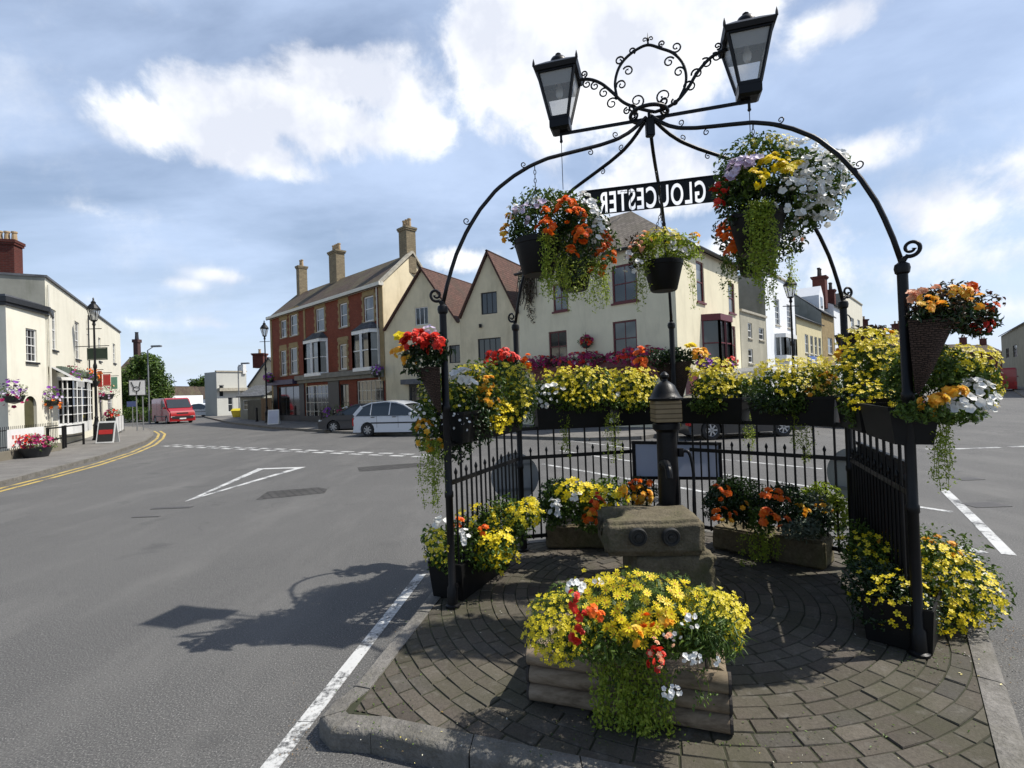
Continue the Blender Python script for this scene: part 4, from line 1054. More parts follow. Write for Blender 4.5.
# rear ones first
b, h = hanging(P2, .52, 'hanging basket with orange begonias and lime trails on the left rear rib'); Y = h.y
leaves(b, Y, [(592, 250, 26, 26), (570, 250, 24, 20), (560, 268, 30, 16)], 1300, .045, 'green')
flowers(b, Y, 'ruffle', 'orange', [(602, 252, 12, 18, 26, .040, -.12, .12), (597, 262, 12, 14, 12, .040, -.16, .06)]); flowers(b, Y, 'petunia', 'white', [(592, 226, 14, 14, 26, .04, -.05, .12), (600, 234, 8, 20, 16, .036, -.1, .1)], toward=(.3, -.6, .3))
trails(b, [(h.x+.19*math.cos(a), h.y+.19*math.sin(a), 3.14, math.cos(a), math.sin(a)) for a in np.linspace(-2.6, .9, 26)], .42, 80, .028, 'lime', .13)
b, h = hanging(P3, .50, 'small round hanging basket with white and yellow flowers on the middle rear rib', 2.86); Y = h.y
leaves(b, Y, [(662, 246, 32, 17), (650, 254, 22, 16), (684, 250, 18, 14)], 1500, .040, 'lime', amp=.3)
flowers(b, Y, 'petunia', 'white', [(682, 245, 14, 9, 16, .032, -.1, .1), (632, 262, 8, 14, 14, .03, -.1, .1)]); flowers(b, Y, 'small', 'lemon', [(660, 238, 22, 9, 90, .02, -.05, .14)]); flowers(b, Y, 'ruffle', 'peach', [(642, 242, 10, 9, 14, .022, -.1, .1), (634, 252, 6, 8, 8, .022, -.1, .1)]); flowers(b, Y, 'ruffle', 'gold', [(694, 240, 6, 6, 7, .03, -.05, .1)])
leaves(b, Y, [(640, 252, 14, 18)], 260, .035, 'bronze', name='bronze_foliage')
trails(b, [(h.x+.19*math.cos(a), h.y+.19*math.sin(a), 3.13, math.cos(a), math.sin(a)) for a in (-2.9, -2.8, -2.6, -2.5, -2.7, -3.0, -.35, -.2, 0)], .50, 80, .026, 'lime', .10)
b, h = hanging(P4, .53, 'hanging basket with orange begonias low behind the biggest white basket'); Y = h.y
leaves(b, Y, [(742, 236, 28, 22), (775, 240, 30, 22)], 1300, .045, 'dark')
flowers(b, Y, 'ruffle', 'orange', [(733, 232, 13, 14, 34, .046, -.55, .10), (738, 248, 13, 7, 16, .046, -.55, .06), (722, 205, 7, 8, 9, .036, -.3, .05)]); flowers(b, Y, 'ruffle', 'peach', [(797, 232, 5, 12, 10, .03, -.05, .08)])
trails(b, [(h.x+.2*math.cos(a), h.y+.2*math.sin(a), 3.14, math.cos(a), math.sin(a)) for a in np.linspace(-3.3, -1.6, 14)], .36, 70, .03, 'green', .10)
trails(b, [(h.x+.2*math.cos(a), h.y+.2*math.sin(a), 3.14, math.cos(a), math.sin(a)) for a in (-2.9, -2.8, -2.7, -.2, -.1, .0)], .42, 80, .03, 'lime', .10)
b, h = hanging(P1, .56, 'hanging basket of lilac, orange and yellow flowers on the left front rib'); Y = h.y
leaves(b, Y, [(552, 214, 38, 24), (532, 228, 26, 20), (580, 226, 24, 26)], 2600, .040, 'green', amp=.3)
leaves(b, Y, [(575, 240, 22, 34, -.05), (520, 236, 12, 12)], 700, .04, 'dark', name='dark_foliage')
flowers(b, Y, 'petunia', 'lilac', [(526, 213, 14, 9, 15, .028, -.14, .1), (545, 205, 8, 6, 7, .028, -.12, .1)])
flowers(b, Y, 'ruffle', 'orange', [(566, 206, 10, 8, 13, .036, -.2, .06), (547, 226, 10, 7, 13, .036, -.22, .05), (582, 234, 10, 8, 14, .036, -.24, .05), (572, 216, 12, 8, 9, .034, -.22, .05), (572, 256, 5, 9, 6, .034, -.24, .03), (543, 213, 5, 5, 5, .034, -.2, .03)])
flowers(b, Y, 'ruffle', 'gold', [(506, 234, 6, 8, 7, .032, -.05, .06), (512, 218, 6, 5, 5, .026, -.05, .05)])
flowers(b, Y, 'petunia', 'white', [(590, 213, 9, 13, 26, .028, -.16, .08), (597, 234, 7, 14, 22, .028, -.16, .08), (583, 200, 8, 7, 12, .026, -.1, .06), (514, 210, 7, 6, 8, .024, -.1, .05), (536, 203, 10, 5, 8, .024, -.1, .05)])
trails(b, [(h.x+.19*math.cos(a), h.y+.19*math.sin(a), 3.16, math.cos(a), math.sin(a)) for a in (-1.4, -1.35, -1.3, -1.25, -1.2, -1.0, -.9, -1.5, -.4, -.3, -.2, -.5)], .60, 110, .026, 'lime', .05)
b, h = hanging(P5, .50, 'largest hanging basket, white petunias with yellow begonias on the right front rib'); Y = h.y
leaves(b, Y, [(770, 172, 46, 30), (812, 190, 34, 34), (735, 188, 22, 24), (800, 215, 26, 18)], 4200, .040, 'green', amp=.3)
leaves(b, Y, [(738, 202, 20, 22), (770, 200, 26, 14)], 700, .042, 'dark', name='dark_foliage')
flowers(b, Y, 'petunia', 'white', [(815, 180, 31, 27, 150, .027, -.12, .22), (800, 193, 24, 20, 60, .027, -.26, .10), (824, 205, 18, 19, 60, .026, -.1, .16), (800, 152, 26, 11, 60, .025, 0, .16), (804, 220, 10, 12, 20, .025, -.1, .1)])
flowers(b, Y, 'ruffle', 'yellow', [(770, 164, 8, 6, 9, .034, -.26, .05), (783, 171, 9, 8, 12, .034, -.28, .05), (758, 178, 8, 8, 10, .034, -.28, .05), (780, 158, 10, 4, 6, .028, -.2, .05), (798, 166, 6, 3, 4, .03, -.22, .03)], name='yellow_begonias')
flowers(b, Y, 'petunia', 'lilac', [(742, 165, 14, 8, 18, .032, -.18, .08), (735, 172, 10, 9, 14, .03, -.14, .08), (757, 162, 6, 5, 6, .03, -.2, .05)])
flowers(b, Y, 'ruffle', 'red', [(717, 196, 5, 13, 14, .026, -.05, .08), (728, 184, 6, 8, 8, .02, -.1, .05)]); flowers(b, Y, 'small', 'lemon', [(765, 148, 28, 8, 60, .018, 0, .14), (775, 142, 14, 5, 24, .016, 0, .1)])
trails(b, [(h.x+.20*math.cos(a), h.y+.20*math.sin(a), 3.20, math.cos(a), math.sin(a)) for a in np.linspace(-2.25, -1.55, 17)], .72, 120, .028, 'lime', .05)

o_ = (P4+P5)/2-CEN; o_.z = 0; o_.normalize(); ba, bb = P4.lerp(P5, .06)+o_*.05, P4.lerp(P5, .86)+o_*.05
db = thing('dark_back_board', 'dark weathered board fixed outside the right hand railing panel', 'board', (ba+bb)/2)
mb = MB(); mb.bar(ba+Z*.78, bb+Z*.78, .012, .78); mk('board_panel', mb, m_plain('dark_board', (.014, .014, .015), .7, .5, 6), db)
for z in (.38, 1.18): mb = MB(); mb.bar(ba+Z*z, bb+Z*z, .03, .03); mk('board_edge', mb, M_BLACK, db)

# --- wicker cones on the posts
def cone(P, rimpx, tippx, label, side, w=.17):
    d = P-CEN; d.z = 0; d.normalize(); y = P.y
    zt = A(rimpx[0], rimpx[1], y).z; zb = A(tippx[0], tippx[1], y).z
    root = thing('wicker_cone_planter', label, 'wall planter', (P.x+d.x*.05, P.y+d.y*.05, zb), group='wicker cones on the canopy posts')
    t = Vector((-d.y, d.x, 0)); mb = MB(); n = 14; lv = 9; vs = []
    for k in range(lv):
        f = k/(lv-1); r = .02+(w-.02)*f**.9; z = zb+(zt-zb)*f
        for j in range(n):
            a = math.pi*j/(n-1)-math.pi/2; p = P+d*(.04+r*1.15*math.cos(a))+t*(r*math.sin(a)); vs.append((p.x, p.y, z+.006*math.sin(j*2.2+k)))
    fs = [(k*n+j, k*n+j+1, (k+1)*n+j+1, (k+1)*n+j) for k in range(lv-1) for j in range(n-1)]+[(k*n+n-1, k*n, (k+1)*n, (k+1)*n+n-1) for k in range(lv-1)]
    fs.append(tuple(range(n))[::-1]); mb.add(vs, fs); mk('wicker_cone', mb, M_WICK, root, smooth=True)
    mb = MB(); mb.poly([Vector(v)-Z*.02 for v in vs[-n:]]); mk('soil', mb, M_SOIL, root)
    mb = MB(); c = P+d*.03+Z*(zt-.12+.10); mb.tube([c+t*.05*math.cos(a)+Z*.07*math.sin(a) for a in np.linspace(0, math.pi, 12)], .006, 6); mk('hanging_loop', mb, M_BLACK, root)
    return root
c = cone(P1, (430, 368), (447, 412), 'wicker cone of red begonias with a yellow bloom on the left front post', -1)
Y = 4.2
leaves(c, Y, [(420, 360, 22, 16), (430, 350, 20, 16)], 700, .05, 'dark'); flowers(c, Y, 'ruffle', 'red', [(418, 341, 14, 9, 22, .042, -.1, .09), (436, 344, 10, 9, 14, .042, -.12, .07)])
flowers(c, Y, 'ruffle', 'yellow', [(401, 338, 3, 3, 3, .05, -.05, .03)]); flowers(c, Y, 'ruffle', 'gold', [(398, 350, 7, 7, 8, .03, -.03, .05), (408, 360, 7, 5, 8, .03, -.03, .05)]); flowers(c, Y, 'petunia', 'lilac', [(430, 330, 6, 4, 6, .025, -.1, .05)])
c = cone(P2, (505, 370), (519, 408), 'wicker cone of orange red begonias on the left rear post', -1); Y = 5.7
leaves(c, Y, [(505, 366, 20, 12)], 500, .05, 'dark'); flowers(c, Y, 'ruffle', 'red', [(502, 356, 14, 7, 16, .045, -.1, .1), (490, 362, 6, 5, 6, .04, -.1, .05)]); flowers(c, Y, 'ruffle', 'orange', [(527, 361, 4, 6, 7, .04, -.1, .05)])
c = cone(P3, (672, 362), (673, 418), 'dark wicker cone with yellow and orange flowers on the middle rear post', 1, .21); Y = 6.15
leaves(c, Y, [(672, 358, 30, 10)], 500, .05, 'dark'); flowers(c, Y, 'ruffle', 'orange', [(641, 362, 5, 14, 14, .05, -.1, .08)]); flowers(c, Y, 'ruffle', 'gold', [(698, 354, 8, 5, 10, .05, -.1, .08)]); flowers(c, Y, 'ruffle', 'yellow', [(690, 350, 6, 5, 6, .05, -.1, .08)])
c = cone(P4, (868, 332), (852, 372), 'wicker cone with sparse yellow flowers on the right rear post', 1); Y = 4.9
leaves(c, Y, [(872, 332, 14, 6)], 200, .045, 'bronze'); flowers(c, Y, 'ruffle', 'gold', [(838, 354, 5, 5, 5, .04, -.1, .05), (884, 334, 6, 4, 6, .035, 0, .05)])
c = cone(P5, (940, 322), (921, 392), 'wicker cone of golden and coral begonias on the right front post', 1, .185); Y = 3.22
leaves(c, Y, [(936, 312, 28, 18, -.06), (962, 312, 26, 20), (945, 298, 30, 13)], 2100, .030, 'bronze', amp=.3); leaves(c, Y, [(942, 316, 32, 15, -.06), (972, 322, 18, 16)], 1500, .034, 'dark', name='dark_foliage')
flowers(c, Y, 'ruffle', 'gold', [(923, 307, 9, 5, 6, .030, -.16, .05), (956, 292, 14, 6, 14, .027, -.1, .06), (975, 302, 8, 6, 8, .026, -.1, .05), (941, 306, 6, 4, 3, .036, -.18, .03), (930, 298, 8, 4, 5, .024, -.14, .04)])
flowers(c, Y, 'ruffle', 'peach', [(913, 295, 5, 4, 4, .034, -.05, .03), (930, 290, 8, 3, 4, .026, -.05, .04)]); flowers(c, Y, 'ruffle', 'red', [(980, 324, 9, 7, 13, .027, -.06, .05), (980, 309, 8, 4, 7, .025, -.06, .05), (950, 295, 10, 4, 4, .02, -.05, .03)])
flowers(c, Y, 'ruffle', 'orange', [(970, 288, 4, 4, 3, .03, -.05, .03), (988, 306, 5, 4, 4, .03, -.05, .04)])

# --- trough boxes on the top rail of the railings
def rail_box(Pa, Pb, t0, t1, label, zb=1.34+.12, h=.27, w=.26, off=.02):
    a = Pa.lerp(Pb, t0); b = Pa.lerp(Pb, t1); o = ((a+b)/2-CEN); o.z = 0; o.normalize(); a = a+o*(w/2+off-.13); b = b+o*(w/2+off-.13); c = (a+b)/2
    root = thing('railing_planter_box', label, 'planter', (c.x, c.y, zb), group='planter boxes along the railings')
    d = (b-a).normalized(); t = Vector((-d.y, d.x, 0)); mb = MB(); vs = []
    for z, k in ((zb, .78), (zb+h*.9, 1), (zb+h*.9, 1.08), (zb+h, 1.08), (zb+h, .92), (zb+h*.85, .9)):
        for i, j in ((0, -1), (1, -1), (1, 1), (0, 1)):
            p = (a if i == 0 else b)+d*((1-k)*.1*(1 if i == 0 else -1))+t*(j*w/2*k); vs.append((p.x, p.y, z))
    mb.add(vs, [(0, 3, 2, 1), (20, 21, 22, 23)]+[(q*4+i, q*4+(i+1) % 4, q*4+4+(i+1) % 4, q*4+4+i) for q in range(5) for i in range(4)])
    mk('box', mb, M_BLKPL, root, fixn=True); return root, c
# left side panel
b, c = rail_box(P1, P2, .06, .94, 'long planter box with big yellow and white flower mass on the left railing'); Y = c.y
leaves(b, Y, [(440, 405, 22, 32, -.45), (470, 398, 34, 30, -.2), (500, 395, 28, 30, .1), (520, 400, 18, 26, .4), (430, 425, 16, 30, -.5)], 5000, .042, 'green', amp=.28)
leaves(b, Y, [(470, 420, 26, 26, -.3), (455, 440, 20, 20, -.4)], 1200, .045, 'dark', name='dark_foliage')
flowers(b, Y, 'small', 'lemon', [(520, 385, 16, 20, 120, .02, .2, .16), (495, 372, 26, 10, 80, .02, 0, .16), (435, 392, 16, 16, 70, .018, -.5, .12), (470, 370, 14, 5, 30, .022, -.2, .1)])
flowers(b, Y, 'small', 'lemon', [(512, 402, 20, 20, 110, .02, -.05, .14), (480, 388, 22, 12, 60, .02, -.15, .14), (452, 400, 22, 20, 50, .018, -.45, .12)])
flowers(b, Y, 'small', 'yellow', [(502, 415, 12, 14, 50, .032, -.2, .08), (496, 424, 8, 8, 20, .03, -.3, .06)])
flowers(b, Y, 'ruffle', 'gold', [(488, 398, 10, 10, 14, .034, -.35, .06), (484, 383, 10, 7, 9, .032, -.3, .06), (424, 432, 8, 14, 18, .03, -.6, .06), (434, 446, 8, 6, 8, .028, -.6, .05)])
flowers(b, Y, 'petunia', 'white', [(462, 374, 10, 6, 11, .04, -.5, .05), (470, 382, 6, 5, 6, .04, -.5, .04)]); flowers(b, Y, 'petunia', 'white', [(430, 410, 16, 16, 16, .015, -.6, .08), (455, 420, 18, 18, 18, .014, -.6, .08)], name='tiny_white_blooms')
pp = A(438, 450, 4.35); trails(b, [(pp.x+random.gauss(0, .06), pp.y+random.gauss(0, .05), pp.z+.08, random.gauss(-.3, .3), -.4) for _ in range(13)], .55, 110, .024, 'lime', .06)
# back left panel
b, c = rail_box(P2, P3, .10, .56, 'planter box of tiny yellow flowers with a white cluster, just left of the pump'); Y = c.y
leaves(b, Y, [(560, 392, 26, 16), (590, 388, 26, 20), (545, 402, 12, 14)], 2600, .045, 'green'); flowers(b, Y, 'small', 'lemon', [(588, 386, 26, 18, 240, .022, -.08, .2), (560, 384, 18, 12, 70, .022, -.08, .15)]); flowers(b, Y, 'petunia', 'white', [(552, 389, 10, 5, 13, .035, -.2, .08), (545, 400, 12, 8, 16, .022, -.2, .08)])
for px in (566, 612):
    pp = A(px, 424, Y-.1); trails(b, [(pp.x+random.gauss(0, .04), pp.y, pp.z+.12, random.gauss(0, .3), -.6) for _ in range(5)], .5, 80, .026, 'lime', .04)
leaves(b, Y, [(575, 402, 42, 9, -.12, .12)], 900, .04, 'green', name='overhanging_foliage'); flowers(b, Y, 'small', 'lemon', [(585, 398, 28, 8, 90, .020, -.2, .12), (568, 376, 30, 9, 90, .022, 0, .16)])
b, c = rail_box(P2, P3, .60, .97, 'planter box of tiny yellow flowers hard behind the pump'); Y = c.y
leaves(b, Y, [(632, 390, 24, 18), (612, 396, 10, 10), (648, 396, 12, 12)], 2000, .045, 'green'); flowers(b, Y, 'small', 'lemon', [(632, 386, 25, 16, 220, .022, -.08, .2)]); flowers(b, Y, 'petunia', 'white', [(616, 393, 6, 4, 7, .03, -.2, .06)])
pp = A(616, 426, Y-.1)
leaves(b, Y, [(632, 404, 26, 8, -.12, .12)], 600, .04, 'green', name='overhanging_foliage'); flowers(b, Y, 'small', 'lemon', [(632, 376, 24, 9, 110, .022, 0, .16), (634, 400, 20, 8, 60, .02, -.2, .12)])
b, c = rail_box(P3, P4, .05, .47, 'planter box of small yellow flowers just right of the pump'); Y = c.y
leaves(b, Y, [(715, 388, 26, 16), (740, 392, 18, 16)], 2200, .042, 'green'); leaves(b, Y, [(735, 402, 26, 10, -.1)], 700, .042, 'grey', name='silver_foliage'); flowers(b, Y, 'small', 'lemon', [(716, 378, 24, 11, 170, .021, -.05, .18), (745, 382, 14, 8, 50, .021, -.05, .12)]); flowers(b, Y, 'ruffle', 'white', [(738, 376, 5, 3, 4, .03, -.1, .05)])
pp = A(748, 424, Y-.1); trails(b, [(pp.x+random.gauss(0, .04), pp.y, pp.z+.12, random.gauss(0, .3), -.6) for _ in range(5)], .48, 80, .024, 'lime', .04)
flowers(b, Y, 'small', 'lemon', [(712, 368, 24, 9, 90, .021, 0, .16), (716, 392, 22, 9, 70, .020, -.2, .12)]); leaves(b, Y, [(722, 404, 30, 9, -.12, .12)], 800, .04, 'green', name='overhanging_foliage')
b, c = rail_box(P3, P4, .50, .95, 'planter box of yellow flowers and greenery nearest the right rear post'); Y = c.y
leaves(b, Y, [(775, 388, 24, 18), (805, 388, 26, 20), (828, 384, 16, 18)], 2600, .040, 'green'); leaves(b, Y, [(780, 402, 30, 12, -.1)], 700, .042, 'dark', name='dark_foliage'); flowers(b, Y, 'small', 'lemon', [(775, 374, 22, 9, 110, .020, -.05, .16), (808, 372, 20, 10, 100, .020, -.05, .16)]); flowers(b, Y, 'ruffle', 'gold', [(825, 380, 9, 7, 10, .03, -.15, .06), (815, 392, 8, 6, 8, .03, -.2, .05)])
pp = A(802, 428, Y-.1); trails(b, [(pp.x+random.gauss(0, .05), pp.y, pp.z+.14, random.gauss(0, .3), -.6) for _ in range(8)], .5, 80, .024, 'lime', .04)
leaves(b, Y, [(800, 404, 34, 10, -.12, .12)], 900, .038, 'green', name='overhanging_foliage'); flowers(b, Y, 'small', 'lemon', [(790, 366, 34, 8, 110, .020, 0, .16), (800, 388, 24, 10, 60, .019, -.2, .12), (828, 366, 16, 10, 50, .02, 0, .14)])
b, c = rail_box(P4, P5, .06, .54, 'planter box with billowing yellow flowers nearest the camera side of the right rear post'); Y = c.y
leaves(b, Y, [(862, 372, 22, 26, .1), (885, 375, 24, 30), (872, 400, 26, 20)], 3400, .036, 'green', amp=.3); flowers(b, Y, 'small', 'yellow', [(868, 358, 28, 16, 100, .019, -.05, .16), (885, 385, 22, 22, 80, .018, -.1, .14), (848, 378, 12, 16, 40, .018, -.05, .1)]); flowers(b, Y, 'ruffle', 'gold', [(905, 392, 4, 5, 3, .03, -.3, .03), (888, 400, 3, 3, 2, .024, -.3, .03)]); flowers(b, Y, 'small', 'lemon', [(876, 338, 20, 8, 36, .020, .05, .12)])
leaves(b, Y, [(868, 410, 28, 18, -.15, .14), (888, 404, 22, 20, -.3, .12), (905, 412, 16, 14, -.4, .1)], 2000, .036, 'green', name='overhanging_foliage'); flowers(b, Y, 'small', 'yellow', [(866, 398, 24, 16, 80, .018, -.3, .1), (892, 402, 14, 12, 30, .017, -.45, .08), (880, 350, 26, 12, 70, .019, 0, .14)]); flowers(b, Y, 'small', 'lemon', [(860, 340, 20, 12, 60, .019, 0, .14), (895, 345, 14, 10, 40, .018, 0, .12)])
b, c = rail_box(P4, P5, .58, 1.02, 'planter box with white petunias and golden begonias outside the right front post', h=.24); Y = 3.4
leaves(b, Y, [(938, 372, 34, 22), (968, 385, 24, 26), (950, 410, 24, 12), (905, 385, 16, 26, .1)], 4200, .034, 'green', amp=.28)
flowers(b, Y, 'small', 'lemon', [(965, 362, 26, 16, 150, .017, -.02, .16), (985, 385, 10, 22, 80, .017, -.02, .1), (905, 360, 16, 12, 36, .018, 0, .1)])
flowers(b, Y, 'petunia', 'white', [(958, 402, 24, 9, 38, .026, -.22, .10), (976, 396, 15, 17, 40, .026, -.12, .12), (982, 410, 10, 10, 20, .025, -.1, .08), (970, 385, 10, 8, 12, .024, -.1, .1)])
flowers(b, Y, 'ruffle', 'gold', [(932, 400, 10, 6, 10, .034, -.28, .05), (952, 392, 10, 6, 11, .034, -.26, .05), (928, 408, 6, 6, 5, .03, -.28, .04)])
leaves(b, Y, [(925, 412, 26, 10, -.25, .1), (955, 415, 24, 9, -.2, .1)], 900, .03, 'green', name='overhanging_foliage')
pp = A(940, 432, 3.25); trails(b, [(pp.x+random.gauss(0, .04), pp.y, pp.z+.12, random.gauss(.1, .3), -.6) for _ in range(9)], .46, 90, .024, 'lime', .05)

# --- troughs standing on the paving
def ground_box(p, q, w, h, label, mat, name='ground_planter', taper=.9, rough=True):
    """p,q: front bottom corners (left, right) seen from the camera"""
    d = (q-p).normalized(); bk = Vector((-d.y, d.x, 0)); L = (q-p).length; c = (p+q)/2+bk*w/2; root = thing(name, label, 'planter', (c.x, c.y, .12))
    a_ = math.atan2(d.y, d.x)
    if rough:
        def dig(bm):
            for v in bm.verts:
                if v.co.z > h/2-.03 and abs(v.co.x) < L/2-.06 and abs(v.co.y) < w/2-.06: v.co.z -= .05
        mk('stone_box', stone_block((c.x, c.y, .12+h/2), (L, w, h), a_, .012, 4, seed=L*10, bev=.02, edit=dig), mat, root, smooth='all')
    else:
        M = Matrix.Rotation(a_, 3, 'Z'); mb = MB(); k = taper
        vs = [c.xy.to_3d()*1+M@Vector((i*L/2*s, j*w/2*s, 0))+Vector((0, 0, z)) for z, s in ((.12, k), (.12+h, 1), (.12+h, .93), (.12+h-.04, .92)) for i, j in ((-1, -1), (1, -1), (1, 1), (-1, 1))]
        mb.add(vs, [(0, 3, 2, 1), (12, 13, 14, 15)]+[(q_*4+i, q_*4+(i+1) % 4, q_*4+4+(i+1) % 4, q_*4+4+i) for q_ in range(3) for i in range(4)]); mk('box', mb, mat, root, bevel=.006)
    return root
# black box by the left railing
a0 = G(462, 604, .12); a1 = G(512, 566, .12)
b = ground_box(a0, a1, .34, .32, 'black slatted planter overflowing with yellow daisies inside the left railing', M_BLKPL, rough=False); Y = 4.75
leaves(b, Y, [(470, 545, 26, 26, -.1), (500, 525, 30, 24), (440, 550, 16, 26, -.3), (495, 550, 22, 24, -.2), (520, 515, 20, 16, .2)], 4200, .042, 'green', amp=.3, floor=.16)
flowers(b, Y, 'small', 'yellow', [(497, 548, 20, 22, 70, .030, -.25, .12), (515, 515, 24, 12, 60, .032, 0, .15), (478, 518, 20, 12, 30, .032, -.1, .12), (505, 560, 16, 10, 26, .03, -.3, .08)])
flowers(b, Y, 'small', 'lemon', [(436, 548, 13, 18, 70, .016, -.5, .1), (530, 505, 10, 8, 20, .03, .2, .1)]); flowers(b, Y, 'petunia', 'white', [(441, 522, 8, 5, 10, .03, -.4, .05), (465, 538, 5, 10, 9, .026, -.35, .05)]); flowers(b, Y, 'ruffle', 'orange', [(458, 522, 5, 7, 6, .03, -.3, .04), (484, 530, 4, 5, 4, .028, -.3, .04)])
b = ground_box(G(546, 549, .12), G(612, 549, .12), .42, .26, 'low stone planter with yellow, white and orange flowers left of the stone trough', M_STONE2); Y = 5.25
leaves(b, Y, [(575, 500, 26, 18), (602, 498, 26, 18, .1), (556, 508, 14, 20), (590, 520, 22, 12, -.15)], 3000, .045, 'green', floor=.2); leaves(b, Y, [(556, 500, 16, 24, .1)], 600, .05, 'dark', name='dark_foliage')
flowers(b, Y, 'small', 'yellow', [(575, 490, 20, 10, 42, .034, -.1, .15), (605, 496, 22, 10, 40, .034, -.1, .15)]); flowers(b, Y, 'petunia', 'white', [(555, 510, 6, 12, 16, .032, -.15, .08), (574, 496, 6, 5, 6, .032, -.2, .06)]); flowers(b, Y, 'ruffle', 'gold', [(622, 492, 6, 6, 8, .04, -.2, .06), (592, 512, 8, 4, 4, .04, -.3, .05)]); flowers(b, Y, 'ruffle', 'orange', [(590, 516, 7, 8, 8, .038, -.3, .05), (598, 503, 6, 5, 6, .032, -.3, .05)]); flowers(b, Y, 'ruffle', 'red', [(596, 498, 6, 5, 6, .03, -.3, .05)])
b = ground_box(G(628, 520, .12), G(652, 520, .12), .3, .22, 'small pot of golden and orange blooms between the pump and the left planter', M_STONE2, 'flower_pot'); Y = 5.65
leaves(b, Y, [(640, 492, 16, 14)], 500, .04, 'dark'); flowers(b, Y, 'ruffle', 'gold', [(642, 494, 12, 8, 14, .042, -.15, .08)]); flowers(b, Y, 'ruffle', 'orange', [(640, 484, 12, 5, 8, .04, -.1, .08)]); flowers(b, Y, 'petunia', 'white', [(653, 497, 4, 4, 4, .035, -.15, .05)])
b = ground_box(G(712, 549, .12), G(772, 561, .12), .38, .25, 'stone planter of orange begonias right of the stone trough', M_STONE2); Y = 5.1
leaves(b, Y, [(725, 500, 22, 18), (748, 510, 24, 16)], 2200, .045, 'dark', floor=.2); leaves(b, Y, [(735, 492, 26, 14), (760, 520, 14, 14, -.2)], 1000, .042, 'green', name='green_foliage', floor=.2); flowers(b, Y, 'ruffle', 'orange', [(720, 492, 12, 7, 9, .036, -.15, .1), (724, 514, 10, 7, 7, .032, -.25, .06), (718, 520, 6, 4, 4, .034, -.25, .05)]); flowers(b, Y, 'ruffle', 'gold', [(728, 522, 7, 4, 4, .036, -.3, .05), (742, 505, 6, 4, 4, .03, -.2, .05)])
trails(b, [(A(758, 530, 5.0).x+random.gauss(0, .10), 5.04, .40, random.gauss(0, .3), -1) for _ in range(14)], .26, 50, .026, 'lime', .10)
b = ground_box(G(772, 562, .12), G(826, 572, .12), .38, .27, 'stone planter of orange begonias and silver leaves at the right rear corner', M_STONE2); Y = 4.85
leaves(b, Y, [(785, 505, 20, 20), (810, 520, 22, 16)], 1700, .045, 'dark', floor=.2); leaves(b, Y, [(800, 528, 20, 10, -.15), (815, 510, 14, 16)], 1000, .042, 'grey', name='silver_foliage', floor=.2); leaves(b, Y, [(820, 500, 20, 16, .1), (838, 515, 10, 20, .1)], 900, .045, 'lime', name='lime_foliage', floor=.2)
flowers(b, Y, 'ruffle', 'orange', [(774, 498, 12, 8, 10, .040, -.15, .08), (775, 520, 12, 6, 9, .040, -.3, .06), (763, 513, 5, 4, 3, .045, -.3, .03)]); flowers(b, Y, 'ruffle', 'gold', [(800, 508, 8, 6, 6, .03, -.1, .08), (826, 506, 10, 5, 7, .03, -.1, .08)])
# right hand planter spilling outside the railing
b = ground_box(G(862, 640, .12), G(936, 660, .12), .5, .30, 'dark planter billowing with yellow daisies at the foot of the right railing', M_BLKPL, rough=False); Y = 3.75
leaves(b, Y, [(880, 560, 34, 34, .3), (915, 575, 40, 44, .05), (950, 585, 40, 44), (925, 610, 44, 26, -.05), (862, 548, 22, 24, .5)], 7000, .036, 'green', amp=.28, floor=.14)
leaves(b, Y, [(885, 598, 30, 36, -.22, .16), (912, 615, 26, 28, -.3, .14), (865, 585, 16, 26, -.1, .14)], 2400, .034, 'dark', name='overhanging_foliage', floor=.14); flowers(b, Y, 'small', 'yellow', [(900, 600, 24, 30, 50, .02, -.35, .12), (870, 590, 16, 24, 16, .02, -.2, .12)])
flowers(b, Y, 'small', 'yellow', [(955, 590, 36, 36, 190, .022, -.1, .24), (940, 612, 34, 18, 70, .022, -.2, .16), (885, 555, 30, 20, 60, .022, .1, .16), (925, 560, 26, 20, 60, .022, -.1, .16), (862, 540, 20, 10, 24, .022, .4, .14)])
flowers(b, Y, 'petunia', 'white', [(985, 590, 10, 18, 16, .026, -.05, .08), (975, 565, 12, 8, 7, .024, 0, .1)]); flowers(b, Y, 'ruffle', 'gold', [(940, 548, 14, 10, 14, .026, 0, .1), (900, 540, 20, 6, 6, .024, .2, .1)])

